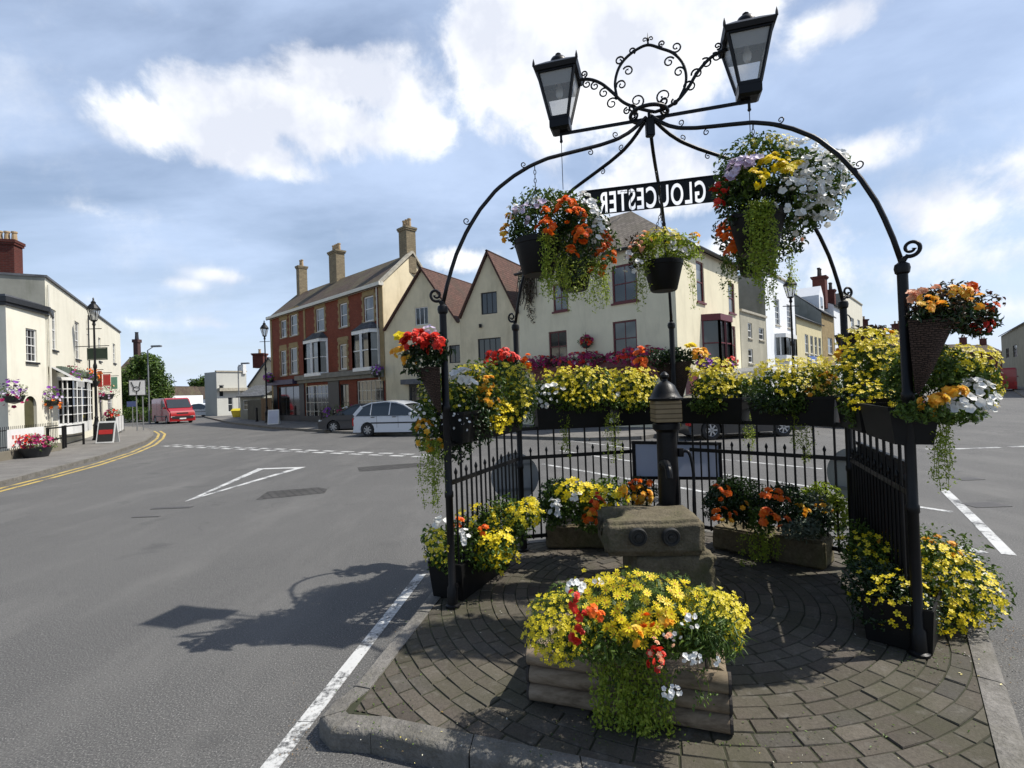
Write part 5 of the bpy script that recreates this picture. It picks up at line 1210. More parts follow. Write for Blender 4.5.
# ================================================================== BUILDINGS
class Face:
    """an upright wall plane from P0 to P1 (left to right seen from outside)"""
    def __init__(s, P0, P1):
        s.P0 = Vector((P0[0], P0[1], 0)); s.P1 = Vector((P1[0], P1[1], 0)); s.L = (s.P1-s.P0).length; s.u = (s.P1-s.P0).normalized(); s.n = Vector((s.u.y, -s.u.x, 0))
    def p(s, u, z, o=0.0): return s.P0+s.u*u+Z*z+s.n*o
    def uz(s, px, py):
        d = ray(px, py); o = Vector((0, 0, EYE)); t = (s.P0-o).dot(s.n)/d.dot(s.n); q = o+d*t; return ((q-s.P0).dot(s.u), q.z)
    def rect(s, x0, y0, x1, y1):
        """pixel rectangle (x0,y0,x1,y1) measured at its middle -> (u0,u1,z0,z1)"""
        ym = (y0+y1)/2; xm = (x0+x1)/2
        return (s.uz(x0, ym)[0], s.uz(x1, ym)[0], s.uz(xm, y1)[1], s.uz(xm, y0)[1])
    def rot(s): return Matrix((s.u, s.n, Z)).transposed()
    def box(s, mb, u0, u1, z0, z1, o0, o1):
        vs = [s.p(u, z, o) for u in (u0, u1) for z in (z0, z1) for o in (o0, o1)]
        return mb.add(vs, [(0, 1, 3, 2), (4, 6, 7, 5), (0, 4, 5, 1), (2, 3, 7, 6), (0, 2, 6, 4), (1, 5, 7, 3)])
def wall(parent, F, z0, z1, openings, mat, depth=.14, clip=(), name='wall', reveal=None):
    us = sorted({0.0, F.L} | {o[0] for o in openings} | {o[1] for o in openings}); zs = sorted({z0, z1} | {o[2] for o in openings} | {o[3] for o in openings})
    us = [u for u in us if 0 <= u <= F.L]; zs = [z for z in zs if z0 <= z <= z1]
    mb = MB()
    for i in range(len(us)-1):
        for j in range(len(zs)-1):
            um, zm = (us[i]+us[i+1])/2, (zs[j]+zs[j+1])/2
            if any(o[0] < um < o[1] and o[2] < zm < o[3] for o in openings): continue
            mb.quad(F.p(us[i], zs[j]), F.p(us[i+1], zs[j]), F.p(us[i+1], zs[j+1]), F.p(us[i], zs[j+1]))
    for (a, b, c, d) in openings:
        mb.quad(F.p(a, c), F.p(a, d), F.p(a, d, -depth), F.p(a, c, -depth)); mb.quad(F.p(b, c), F.p(b, c, -depth), F.p(b, d, -depth), F.p(b, d))
        mb.quad(F.p(a, d), F.p(b, d), F.p(b, d, -depth), F.p(a, d, -depth)); mb.quad(F.p(a, c), F.p(a, c, -depth), F.p(b, c, -depth), F.p(b, c))
    me = bpy.data.meshes.new(name); me.from_pydata([tuple(v) for v in mb.v], [], mb.f)
    if clip:
        bm = bmesh.new(); bm.from_mesh(me)
        for co, no in clip: bmesh.ops.bisect_plane(bm, geom=bm.verts[:]+bm.edges[:]+bm.faces[:], plane_co=co, plane_no=no, clear_outer=True)
        bm.to_mesh(me); bm.free()
    me.update(); auto_uv(me); return link(name, me, mat, parent)
def gable_clip(F, ul, zl, ua, za, ur, zr):
    """clipping planes under the two slopes (ul,zl)-(ua,za)-(ur,zr); valid for the strip between ul and ur"""
    r = []
    for (a, b) in (((ul, zl), (ua, za)), ((ua, za), (ur, zr))):
        d = F.p(*b)-F.p(*a); no = F.n.cross(d) if False else Vector(d).cross(F.n)
        if no.z < 0: no = -no
        r.append((F.p(*a), no))
    return r
def window(parent, F, o, frame=M_WHITEW, nx=1, ny=2, depth=.10, fw=.06, bar=.025, sill=None, pane=None, sash=True, label=None, silld=.07):
    a, b, c, d = o; mb = MB(); e = .004
    for (u0, u1, z0, z1) in ((a+e, a+fw, c+e, d-e), (b-fw, b-e, c+e, d-e), (a+fw, b-fw, c+e, c+fw*1.1), (a+fw, b-fw, d-fw, d-e)): F.box(mb, u0, u1, z0, z1, -depth, -depth+.05)
    for i in range(1, nx): u = a+(b-a)*i/nx; F.box(mb, u-bar/2, u+bar/2, c+fw, d-fw, -depth+.002, -depth+.032)
    for j in range(1, ny):
        z = c+(d-c)*j/ny; w = bar if not (sash and j*2 == ny) else bar*1.8
        F.box(mb, a+fw, b-fw, z-w/2, z+w/2, -depth+.004, -depth+(.036 if w == bar else .045))
    fr = mk('window', mb, frame, parent); fr['kind_of'] = 'window'; del fr['kind_of']
    if label: fr['label'] = label
    mb = MB(); mb.quad(F.p(a+fw*.5, c+fw*.5, -depth+.015), F.p(b-fw*.5, c+fw*.5, -depth+.015), F.p(b-fw*.5, d-fw*.5, -depth+.015), F.p(a+fw*.5, d-fw*.5, -depth+.015))
    mk('pane', mb, pane or M_PANE, fr)
    if sill is not None:
        mb = MB(); F.box(mb, a-.06, b+.06, c-.08, c-.003, -.05, silld); mk('sill', mb, sill, fr)
    return fr
def flat(parent, name, pts, mat, thick=0.0):
    mb = MB()
    pts = [Vector(p) for p in pts]; n = (pts[1]-pts[0]).cross(pts[2]-pts[0]).normalized()
    if thick:
        if n.z < 0: n = -n
        k = len(pts); mb.add([*pts, *[p-n*thick for p in pts]], [tuple(range(k)), tuple(range(k, 2*k))[::-1]]+[(i, (i+1) % k, k+(i+1) % k, k+i) for i in range(k)])
    else: mb.poly(pts)
    return mk(name, mb, mat, parent, fixn=bool(thick))
def chimney(parent, c, w, d, z0, z1, mat, rz=0.0, pots=3, potmat=None, poth=.45, capmat=None, name='chimney'):
    M = Matrix.Rotation(rz, 3, 'Z'); mb = MB(); h = z1-z0
    mb.box((c[0], c[1], (z0+z1-.22)/2), (w, d, h-.22), M)
    mb.box((c[0], c[1], z1-.17), (w*1.12, d*1.16, .10), M); mb.box((c[0], c[1], z1-.06), (w*1.2, d*1.26, .12), M)
    ch = mk(name, mb, mat, parent)
    pm = potmat or m_plain('buff_pot', (.42, .30, .17), .8, .2, 5)
    for i in range(pots):
        x = (i-(pots-1)/2)*(w*1.0/max(1, pots)); p = Vector((c[0], c[1], z1))+M@Vector((x, 0, 0))
        mb = MB(); r = min(.13, w/pots*.4); mb.lathe([(r, -.01), (r*1.05, .05), (r*.85, poth*.8), (r*1.1, poth*.85), (r*1.1, poth), (r*.7, poth), (r*.7, poth*.7)], p, 10); mk('chimney_pot', mb, pm, ch, smooth=True)
    return ch
def gutter(parent, a, b, mat, r=.06):
    mb = MB(); mb.tube([a, b], r, 8); return mk('gutter', mb, mat, parent, smooth=True)
def pipe(parent, F, u, z0, z1, mat, o=.08, r=.045):
    mb = MB(); mb.tube([F.p(u, z0, o), F.p(u, z1, o)], r, 8)
    for z in np.arange(z0+.8, z1, 1.4): mb.tube([F.p(u, z, 0), F.p(u, z, o)], .02, 5)
    return mk('drainpipe', mb, mat, parent)

M_CREAM = m_wall('cream_render', (.74, .68, .50), .09, .45, (.40, .35, .24)); M_CREAM2 = m_wall('aged_cream_render', (.70, .61, .42), .14, .5, (.30, .24, .13))
M_WHITE_R = m_wall('off_white_render', (.72, .69, .58), .07, .4, (.42, .40, .32)); M_GREY_R = m_wall('grey_and_shaded_render', (.30, .30, .26), .25, .7, (.10, .11, .07))  # the grey render also carries painted shade on white houses' end walls
M_REDB = m_brick('red_brick', (.23, .055, .030), (.165, .036, .021), (.14, .09, .06), .225, .075, .008)
M_OCHRE = m_brick('ochre_stone', (.34, .255, .13), (.27, .2, .10), (.30, .24, .14), .4, .2, .012, .9, .3)
M_TILE_BR = m_roof('brown_tiles', (.085, .062, .048)); M_TILE_RED = m_roof('red_clay_tiles', (.105, .055, .042), .16, .18, (.055, .045, .032)); M_SLATE = m_roof('grey_slate', (.10, .105, .115), .2, .25, (.07, .075, .06)); M_TILE_GR = m_roof('weathered_tiles', (.17, .145, .12), .24, .24, (.10, .09, .06))
M_REDCH = m_brick('dark_red_brick', (.13, .033, .024), (.09, .024, .02), (.10, .07, .06), .225, .075, .01)
M_LEAD = m_plain('lead_trim', (.10, .105, .115), .6, .3, 5); M_COP = m_plain('stone_coping', (.38, .35, .28), .8, .3, 5)
M_OFFW = m_plain('off_white_paint', (.62, .60, .52), .6, .12, 4)

# ---------- cream corner house with maroon windows
yc = 20.5; Cc = Vector((A(679, 383, yc).x, yc, 0)); dl_ = Vector((-.74, .67, 0)).normalized(); dr_ = Vector((.875, 1, 0)).normalized()
FL = None; e = Cc+dl_*8.35; FLc = Face(e, Cc)
u742 = ((20.5*.449-6.68)/(.875-.449)); er = Cc+dr_*(u742*math.hypot(.875, 1)); FRc = Face(Cc, er)
cream = thing('corner_house', 'cream rendered corner house with maroon sash windows, bay and grey tiled roof', 'house', Cc)
H = 7.75
opsL = [FLc.rect(*r) for r in ((549, 331, 567, 362), (613, 320.5, 637, 356), (553, 283, 568, 311), (612, 264, 637, 302))]
wall(cream, FLc, 0, H, opsL, M_CREAM)
for o in opsL: window(cream, FLc, o, M_MAROON, 2, 2, sill=M_MAROON, pane=M_PANE, fw=.07)
opsR = [FRc.rect(*r) for r in ((696.5, 262, 704, 302), (728.5, 283, 734.5, 313), (729.5, 326, 736, 364), (686, 372, 700, 420))]
wall(cream, FRc, 0, H, opsR, M_CREAM)
for o in opsR[:3]: window(cream, FRc, o, M_MAROON, 1, 2, sill=M_MAROON, pane=M_PANE, fw=.07)
mb = MB(); FRc.box(mb, opsR[3][0]+.01, opsR[3][1]-.01, .13, opsR[3][3]-.01, -.12, -.06); mk('door', mb, M_MAROON, cream)
# back walls, roof hipped
bkL = e+dr_*7.5; bkR = er+dl_*8.35
for a, b in ((bkL, e), (er, bkR), (bkR, bkL)): wall(cream, Face(a, b), 0, H, [], M_CREAM, name='rear_wall')
rc = (Cc+er+e+bkR)/4; ridge1 = (Cc+e)/2*0+Cc+dl_*2.6+dr_*3.2; ridge2 = e+dr_*3.2-dl_*.4
ov = .3; q = [Cc-dl_*ov-dr_*ov, er-dl_*ov+dr_*ov, bkR+dr_*ov, e-dr_*ov-dl_*.02]
zr = 10.6; t1 = Cc+dl_*3.6+dr_*3.4; t2 = e+dr_*3.4-dl_*.6
fz = lambda p, z: Vector((p.x, p.y, z))
rf = flat(cream, 'roof', [fz(q[3], H-.05), fz(q[0], H-.05), fz(t1, zr), fz(t2, zr)], M_TILE_GR, .08)
flat(rf, 'roof_slope', [fz(q[0], H-.05), fz(q[1], H-.05), fz(er+dl_*3.6, zr-.8), fz(t1, zr)], M_TILE_GR, .08)
flat(rf, 'roof_slope', [fz(t2, zr), fz(t1, zr), fz(er+dl_*3.6, zr-.8), fz(q[1], H-.05), fz(q[2], H-.05)], M_TILE_GR, .0)
flat(rf, 'roof_slope', [fz(q[3], H-.05), fz(t2, zr), fz(q[2], H-.05)], M_TILE_GR, .0)
gutter(cream, fz(q[3], H-.03), fz(q[0], H-.03), M_DARKW); gutter(cream, fz(q[0], H-.03), fz(q[1], H-.03), M_DARKW)
# bay window on the right face
bu0, bz0 = FRc.uz(704, 372); bu1, _ = FRc.uz(721, 372); bz1 = FRc.uz(712, 323)[1]; bz0 = FRc.uz(712, 366)[1]
mb = MB(); o_ = .62; pts = [(bu0, 0), (bu0+.35, o_), (bu1-.35, o_), (bu1, 0)]
def ring3(F, mb, pts, z0, z1, k=0): 
    vs = [F.p(u, z, o+.0) for z in (z0, z1) for u, o in pts]; n = len(pts); mb.add(vs, [(i, i+1, n+i+1, n+i) for i in range(n-1)]+[tuple(range(n))[::-1], tuple(range(n, 2*n))])
def grow(pts, k): m_ = (pts[0][0]+pts[-1][0])/2; return [(m_+(u-m_)*(1+k*.6), o*(1+k) if o > 0 else o) for u, o in pts]
ring3(FRc, mb, grow(pts, .12), bz0-.25, bz0); ring3(FRc, mb, grow(pts, .15), bz1, bz1+.28)
bay = mk('bay_window', mb, M_MAROON, cream)
mb = MB()
for i in range(3):
    a, b = pts[i], pts[i+1]; pa, pb = FRc.p(a[0], bz0, a[1]), FRc.p(b[0], bz0, b[1]); h_ = bz1-bz0
    for t in ((0, .5, 1) if i == 1 else (0, 1)): p_ = pa.lerp(pb, t); mb.bar(p_, p_+Z*h_, .09)
    mb.bar(pa+Z*h_*.5, pb+Z*h_*.5, .05)
mk('bay_frame', mb, M_MAROON, bay)
mb = MB(); ring3(FRc, mb, grow(pts, -.06), bz0, bz1); mk('pane', mb, M_PANE, bay)
# maroon fascia and flower boxes at first floor level
fu0 = .6; fz0 = 2.05
mb = MB(); FLc.box(mb, .9, FLc.L-.3, 2.2, 2.7, .01, .14); mk('shop_fascia', mb, M_MAROON, cream)
mb = MB()
for (a, b) in ((1.2, 3.2), (3.9, 7.4)): FLc.box(mb, a, b, .5, 1.9, .012, .03)
mk('shop_glazing', mb, M_PANE_D, cream)
FB = thing('flower_trough', 'long trough of maroon and purple petunias above the shop fascia of the corner house', 'window box', FLc.p(4, 2.70, .2))
mb = MB(); FLc.box(mb, .3, FLc.L-.1, 2.705, 2.95, .02, .3); mk('box', mb, M_MAROON, FB)
def along(F, u0, u1, z, rz_, o, n, k):
    us = np.linspace(u0, u1, n); return [(*F.p(u, z+random.uniform(-.05, .08), o), k, .24, rz_) for u in us]
bl = along(FLc, .4, FLc.L-.2, 3.08, .25, .22, 13, .42)
leaf_mesh('foliage', bl, 3200, .09, ML['bronze'], FB, None, 3)
for (kind, colr, n) in (('petunia', 'magenta', 170), ('petunia', 'red', 50), ('petunia', 'lilac', 8)):
    for i in range(3):
        us = FLc.L*(i+.5)/3; p_ = FLc.p(us, 3.10, .25); bloom(FB, kind, colr, [(p_.x, p_.y, p_.z, 1.5, .6, .38, n, .08)], {'magenta': 'maroon_blooms', 'red': 'crimson_blooms', 'lilac': 'pale_blooms'}[colr])
def ball(p, r, label, cols=('magenta', 'purple'), cat='hanging basket', n=46, s=.06, hang=.45, group=None, leafm='green'):
    root = thing('flower_basket', label, cat, (p[0], p[1], p[2]-r), group=group); p = Vector(p)
    mb = MB(); mb.lathe([(.02, -r*.95), (r*.5, -r*.8), (r*.68, -r*.35), (r*.68, -r*.3)], p, 12); mk('basket', mb, M_DARKW, root, smooth=True)
    mb = MB(); mb.tube([p-Z*r*.1, p+Z*hang], .008, 4); mk('hanger', mb, M_BLACK, root)
    leaf_mesh('foliage', [(p.x, p.y, p.z, r, r, r*.85)], int(260*(r/.35)), s*1.2, ML[leafm], root, None, int(r*1000), amp=.15)
    for i, c in enumerate(cols):
        q_ = p+Vector((random.uniform(-.3, .3)*r, -r*.15, (.35-.5*i)*r)); bloom(root, 'petunia', c, [(q_.x, q_.y, q_.z, r*.8, r*.8, r*.6, n//len(cols), s)], {'magenta': 'magenta_blooms', 'purple': 'purple_blooms', 'lilac': 'lilac_blooms', 'red': 'red_blooms', 'orange': 'orange_blooms', 'white': 'white_blooms', 'yellow': 'yellow_blooms', 'peach': 'peach_blooms'}[c])
    return root
pb = FLc.p(*FLc.uz(589, 342), .25); ball(pb, .32, 'small basket of crimson flowers on the cream corner house between two windows', ('magenta', 'red'), s=.08)
pb = FRc.p(*FRc.uz(692, 362), .5); ball(pb, .42, 'bushy basket of pink and purple flowers beside the maroon bay window', ('magenta', 'purple'), s=.08)
pb = FRc.p(*FRc.uz(712, 366), .7); ball(pb, .40, 'basket of red and purple flowers right below the maroon bay window', ('red', 'purple'), s=.08)
# dead creeper hanging at the left end of the cream house
cr = thing('climbing_vine', 'dark tangled creeper hanging where the cottage meets the cream corner house', 'plant', FLc.p(.1, 2.4, .2))
mb = MB(); a_ = FLc.p(*FLc.uz(530, 262), .12); 
for k in range(34):
    x = random.gauss(0, .22); t0 = a_+FLc.u*x; pts = [t0+Z*0]
    for j in range(7): pts.append(pts[-1]+Vector((random.gauss(0, .08), random.gauss(0, .05), -random.uniform(.12, .42))))
    mb.tube(pts, .02, 4)
mk('vine_stems', mb, m_plain('bark_brown', (.06, .045, .03), .9, .4, 6), cr)
leaf_mesh('foliage', [(a_.x, a_.y, a_.z-.7, .5, .25, .9), (a_.x+.05, a_.y, a_.z-2.0, .28, .2, 1.0)], 900, .11, ML['bronze'], cr, None, 9)

# ---------- two gabled cottages
cr0 = Vector((A(386.5, 394, 30).x, 30, 0)); FC = Face(cr0, e+dl_*.003)
M_BATT = M_DARKW
def cottage(label, u0, u1, apx, wins, shop=None, footl=None, footr=None):
    Fg = Face(FC.p(u0, 0), FC.p(u1, 0)); root = thing('gabled_cottage', label, 'cottage', Fg.p(Fg.L/2, 0))
    ua, za = Fg.uz(*apx); zl = Fg.uz(*footl)[1]; zr_ = Fg.uz(*footr)[1]; ul = 0; ur = Fg.L
    ops = [Fg.rect(*w[:4]) for w in wins]+([Fg.rect(*shop)] if shop else [])
    wall(root, Fg, 0, za+.01, ops, M_CREAM2, clip=gable_clip(Fg, ul, zl, ua, za, ur, zr_))
    for o, w in zip(ops, wins): window(root, Fg, o, w[4], w[5], 1, sill=None, pane=M_PANE_D, fw=.05, bar=.04, sash=False)
    if shop:
        o = ops[-1]; window(root, Fg, (o[0], o[1], o[2], o[3]), M_DARKW, 3, 1, fw=.12, pane=M_PANE_D)
        mb = MB(); Fg.box(mb, o[0]-.3, o[1]+.3, o[3], o[3]+.28, .0, .35); mk('shop_canopy', mb, M_LEAD, root)
    D_ = 8; bk = -Fg.n*D_
    rf = flat(root, 'roof', [Fg.p(ul, zl, .18), Fg.p(ua, za, .18), Fg.p(ua, za, .18)+bk, Fg.p(ul, zl, .18)+bk], M_TILE_RED, .10)
    flat(rf, 'roof_slope', [Fg.p(ua, za, .18), Fg.p(ur, zr_, .18), Fg.p(ur, zr_, .18)+bk, Fg.p(ua, za, .18)+bk], M_TILE_RED, .10)
    return root, Fg
u460 = FC.uz(460, 330)[0]
win_d = M_DARKW
cottage('pale cream cottage with steep gable and one white window, next to the red brick building', 0, u460, (422, 267), [(415, 307, 428, 325, M_WHITEW, 3), (449, 345, 460, 363, M_DARKW, 2)], (409, 384, 424, 412), (388, 330), (459, 322))
cottage('cream cottage with tall gable and dark casement windows, left of the corner house', u460, FC.L, (488, 250), [(481, 292, 497, 314, M_DARKW, 3), (478, 338, 501, 360, M_DARKW, 4)], None, (461, 318), (531, 312))
mbx = MB(); mbx.box(FC.p(FC.uz(481, 326)[0], FC.uz(481, 326)[1], .08), (.14, .14, .18))
mk('wall_lamp', mbx, M_BLACK, bpy.data.objects['gabled_cottage.001'])

# ---------- red brick building
rr0 = Vector((A(386, 394, 30).x, 30, 0)); ddr = Vector((-1.04, 1, 0)).normalized()
kk = Face(rr0+ddr*30, rr0); ul_, _ = kk.uz(272.5, 398); FRd = Face(kk.p(ul_, 0), rr0)
red = thing('red_brick_building', 'long three storey red brick building with ochre stone trim, white bays and dark shopfront', 'building', FRd.p(FRd.L/2, 0))
zE = FRd.uz(386, 282)[1]; Hr = zE
W3 = [(281, 320, 286.5, 337.5), (290.5, 314.5, 297.5, 335.5), (316, 308, 324.5, 331.5), (340, 303, 347.5, 327), (364, 296, 374, 321.5)]
W2 = [(281, 350.5, 286.5, 375.5), (290.5, 347.5, 297.5, 374), (340, 344, 347, 369.5)]
BAYS = [(309, 343, 327.5, 373), (357.5, 334, 379, 367.5)]
ops = [FRd.rect(*w) for w in W3+W2]
shopz = FRd.uz(386, 372)[1]
sh = [FRd.rect(*w) for w in ((278, 386, 300, 419), (305, 385, 329, 420), (340, 384, 349, 421), (357, 380, 384, 421))]
wall(red, FRd, 0, Hr, ops+sh, M_REDB)
for o in ops:
    window(red, FRd, o, M_WHITEW, 1, 2, sill=M_COP, pane=M_PANE, fw=.08)
    mb = MB(); z = o[2]-.05; k = 0
    while z < o[3]+.3:
        hh = .24; w = .16 if k % 2 else .27
        for s in (0, 1):
            if s == 0: FRd.box(mb, o[0]-w, o[0]-.003, z, z+hh-.01, .0, .025)
            else: FRd.box(mb, o[1]+.003, o[1]+w, z, z+hh-.01, .0, .025)
        z += hh; k += 1
    FRd.box(mb, o[0]-.1, o[1]+.1, o[3]+.003, z+.02, .0, .032)
    mk('window_surround', mb, M_OCHRE, red)
for bx in BAYS:
    a, b, c, d = FRd.rect(*bx); o_ = .45; pts = [(a, 0), (a+.28, o_), (b-.28, o_), (b, 0)]; mb = MB(); ring3(FRd, mb, grow(pts, .1), c-.22, c); ring3(FRd, mb, grow(pts, .12), d, d+.22)
    by = mk('bay_window', mb, M_WHITEW, red); mb = MB()
    for i in range(3):
        p0, p1 = pts[i], pts[i+1]; pa, pb_ = FRd.p(p0[0], c, p0[1]), FRd.p(p1[0], c, p1[1]); h_ = d-c
        for t in ((0, .5, 1) if i == 1 else (0, 1)): q_ = pa.lerp(pb_, t); mb.bar(q_, q_+Z*h_, .13 if t != .5 else .16)
        mb.bar(pa+Z*h_*.5, pb_+Z*h_*.5, .06)
    mk('bay_frame', mb, M_WHITEW, by); mb = MB(); ring3(FRd, mb, grow(pts, -.08), c, d); mk('pane', mb, M_PANE, by)
    mb = MB(); P_ = grow(pts, .2); n = 4; vs = [FRd.p(u, d+.22, o) for u, o in P_]+[FRd.p(u*.5+(a+b)/4, d+.75, .02) for u, o in P_]
    mb.add(vs, [(i, i+1, n+i+1, n+i) for i in range(3)]); mk('bay_roof', mb, M_SLATE, by)
# ochre corner piers
mb = MB()
FRd.box(mb, 0, .35, 0, Hr-.15, .0, .04); mk('corner_pier', mb, M_OCHRE, red)
mb = MB(); up = FRd.uz(305.5, 350)[0]; FRd.box(mb, up-.13, up+.13, 2.7, Hr-.15, .0, .04); mk('corner_pier', mb, M_OCHRE, red)
mb = MB(); FRd.box(mb, FRd.L-.42, FRd.L-.002, 2.7, Hr-.15, .0, .04); mk('corner_pier', mb, M_OCHRE, red)
pipe(red, FRd, FRd.L-.55, 2.8, Hr-.1, M_OFFW)
mb = MB(); FRd.box(mb, -.1, FRd.L+.12, Hr-.14, Hr+.06, .0, .32); mk('eaves_board', mb, M_OFFW, red)
uA = FRd.uz(300, 385)[0]
zf = FRd.uz(345, 380)[1]
mb = MB(); FRd.box(mb, uA, FRd.L-.1, zf, zf+.22, .0, .22); FRd.box(mb, uA, FRd.L-.1, zf+.225, zf+.55, .0, .42); mk('shop_fascia', mb, m_plain('weathered_grey_paint', (.17, .165, .14), .7, .3, 3), red)
mb = MB(); FRd.box(mb, .2, uA-.15, zf+.0, zf+.35, .0, .5); mk('purple_fascia', mb, m_plain('dark_purple_paint', (.06, .045, .09), .5, .3, 4), red)
for i, o in enumerate(sh):
    window(red, FRd, o, M_DARKW if i in (0, 2) else M_OFFW, (3, 6, 2, 6)[i], (1, 4, 2, 4)[i], fw=.07, bar=.03, pane=M_PANE_D, sash=False, depth=.13)
for (u0, u1) in ((.36, sh[0][0]-.02), (sh[0][1]+.02, sh[1][0]-.02), (sh[1][1]+.02, sh[2][0]-.02), (sh[3][1]+.02, FRd.L-.2)):
    mb = MB(); FRd.box(mb, u0, u1, .12, zf-.01, .0, .05); mk('shop_pilaster', mb, M_DARKW, red)
for o in sh:
    mb = MB(); FRd.box(mb, o[0]-.01, o[1]+.01, .12, o[2]+.28, -.05, .06); mk('stall_riser', mb, M_DARKW, red)
# gable end wall, roof
gd = Vector((.45, .89, 0)).normalized(); rk = rr0+gd*5.6; FG = Face(rr0, rk)
gu, gz = FG.uz(414, 246); gz2 = FG.uz(438, 268)[1]
gu = 2.8; gz = 10.75
wall(red, FG, 0, gz, [], M_CREAM2, clip=gable_clip(FG, 0, Hr, gu, gz, FG.L, Hr), name='gable_wall')
lk = FRd.P0+gd*5.6; wall(red, Face(rk, lk), 0, Hr, [], M_CREAM2, name='rear_wall'); FG2 = Face(lk, FRd.P0); wall(red, FG2, 0, gz, [], M_CREAM2, clip=gable_clip(FG2, 0, Hr, FG2.L-gu, gz, FG2.L, Hr), name='gable_wall')
off = -FRd.n*0; A0 = FRd.P0-FRd.u*.15+FRd.n*.3; A1 = FRd.P1+FRd.u*.05+FRd.n*.3; R0 = FRd.P0+gd*gu-FRd.u*.15; R1 = rr0+gd*gu+FRd.u*.05
rf = flat(red, 'roof', [fz(A0, Hr-.12), fz(A1, Hr-.12), fz(R1, gz+.05), fz(R0, gz+.05)], M_TILE_BR, .10)
flat(rf, 'roof_slope', [fz(lk-FRd.u*.15, Hr), fz(R0, gz+.05), fz(R1, gz+.05), fz(rk, Hr)], M_TILE_BR, .10)
mb = MB(); mb.bar(fz(rr0+FRd.n*.2, Hr+.0)+FRd.u*.0, fz(R1, gz+.14), .26, .14); mb.bar(fz(R1, gz+.14), fz(rk, Hr+.1), .26, .14); mk('gable_coping', mb, M_COP, rf)
rzf = math.atan2(FRd.u.y, FRd.u.x)
M_STACK = m_brick('buff_stack', (.27, .22, .14), (.19, .155, .10), (.15, .12, .09), .3, .12, .01)
for (px, pyt, w, pots) in ((412.5, 226, .85, 3), (338, 251, 1.15, 4), (302.5, 266, .55, 2)):
    # stand on the ridge
    dd_ = ray(px, 300); FRi = Face(R0, R1); u_, _ = FRi.uz(px, 300); zt = FRi.uz(px, pyt)[1]; u_ = min(u_, FRi.L-.4); c = FRi.p(u_, 0)
    chimney(rf, c, w, .7, gz-1.2, zt, M_STACK, rzf, pots, poth=.55)
pb = FRd.p(FRd.uz(385, 371)[0]-.1, FRd.uz(385, 371)[1], .5); ball(pb, .38, 'purple flower basket at the right end of the red brick shopfront', ('purple', 'lilac'), s=.08)
pb = FRd.p(*FRd.uz(279, 378), .7); ball(pb, .42, 'purple flower basket at the left end of the red brick building', ('purple', 'magenta'), s=.09)

# ---------- white building on the left (the long inn)
iA = Vector((A(122, 404, 39).x, 39, 0)); iB = Vector((A(48, 406, 21.4).x, 21.4, 0)); FI = Face(iB, iA)
inn = thing('white_inn', 'long off white two storey inn with tall narrow sash windows along the left pavement', 'building', FI.p(FI.L/2, 0))
zI = FI.uz(48.5, 279)[1]; Hi = (zI+FI.uz(121, 334)[1])/2
iw = [(52, 310, 56.5, 350), (75, 322, 79.5, 359), (98.5, 338, 101, 361), (113, 344, 115.5, 363), (105, 341, 107, 362)][:4]
ops = [FI.rect(*w) for w in iw]; ops = [(a, max(b, a+.75), c, d) for a, b, c, d in ops]
dr = FI.rect(100, 398, 104, 431); dr = (dr[0], dr[0]+1.0, .14, dr[3]); sw = FI.rect(84, 385, 92, 425); sw2 = FI.rect(108, 395, 113, 424)
ops2 = [dr, (sw2[0], max(sw2[1], sw2[0]+1.2), 1.0, sw2[3])]
wall(inn, FI, 0, Hi, ops+ops2, M_WHITE_R)
for o in ops: window(inn, FI, o, M_WHITEW, 2, 4, sill=M_DARKW, fw=.06)
mb = MB(); FI.box(mb, dr[0]+.01, dr[1]-.01, .14, dr[3]-.01, -.12, -.06); mk('door', mb, M_DARKW, inn); window(inn, FI, ops2[1], M_WHITEW, 4, 3, fw=.06, sash=False)
# bowed shop window
a, b, c, d = FI.rect(58, 382, 83, 422); pts = [(a, 0), (a+.35, .42), (a+(b-a)*.5, .55), (b-.35, .42), (b, 0)]
mb = MB(); ring3(FI, mb, pts, c-.5, c); ring3(FI, mb, grow(pts, .08), d, d+.14); bw = mk('bow_window', mb, M_WHITEW, inn); mb = MB(); h_ = d-c
for i in range(4):
    pa, pb_ = FI.p(pts[i][0], c, pts[i][1]), FI.p(pts[i+1][0], c, pts[i+1][1])
    for t in np.linspace(0, 1, 4): q_ = pa.lerp(pb_, t); mb.bar(q_, q_+Z*h_, .045)
    for j in range(1, 5): mb.bar(pa+Z*h_*j/5, pb_+Z*h_*j/5, .035)
mk('bow_frame', mb, M_WHITEW, bw); mb = MB(); ring3(FI, mb, grow(pts, -.06), c, d); mk('pane', mb, M_PANE_D, bw)
mb = MB(); FI.box(mb, a-1.4, a-.1, d-.25, d+.5, .02, .7); 
aw = MB(); z_ = d+.55; vs = [FI.p(a-1.5, z_, .02), FI.p(a-.1, z_, .02), FI.p(a-.1, z_-.65, .95), FI.p(a-1.5, z_-.65, .95), FI.p(a-1.5, z_-.9, .95), FI.p(a-.1, z_-.9, .95)]; aw.add(vs, [(0, 1, 2, 3), (3, 2, 5, 4)]); mk('awning', aw, m_plain('grey_canvas', (.34, .34, .33), .8, .2, 4), inn)
mb = MB(); FI.box(mb, a-.2, b+3.0, d+.35, d+.62, .0, .20); mk('fascia_board', mb, m_plain('dull_green_paint', (.09, .12, .09), .6, .3, 3), inn)
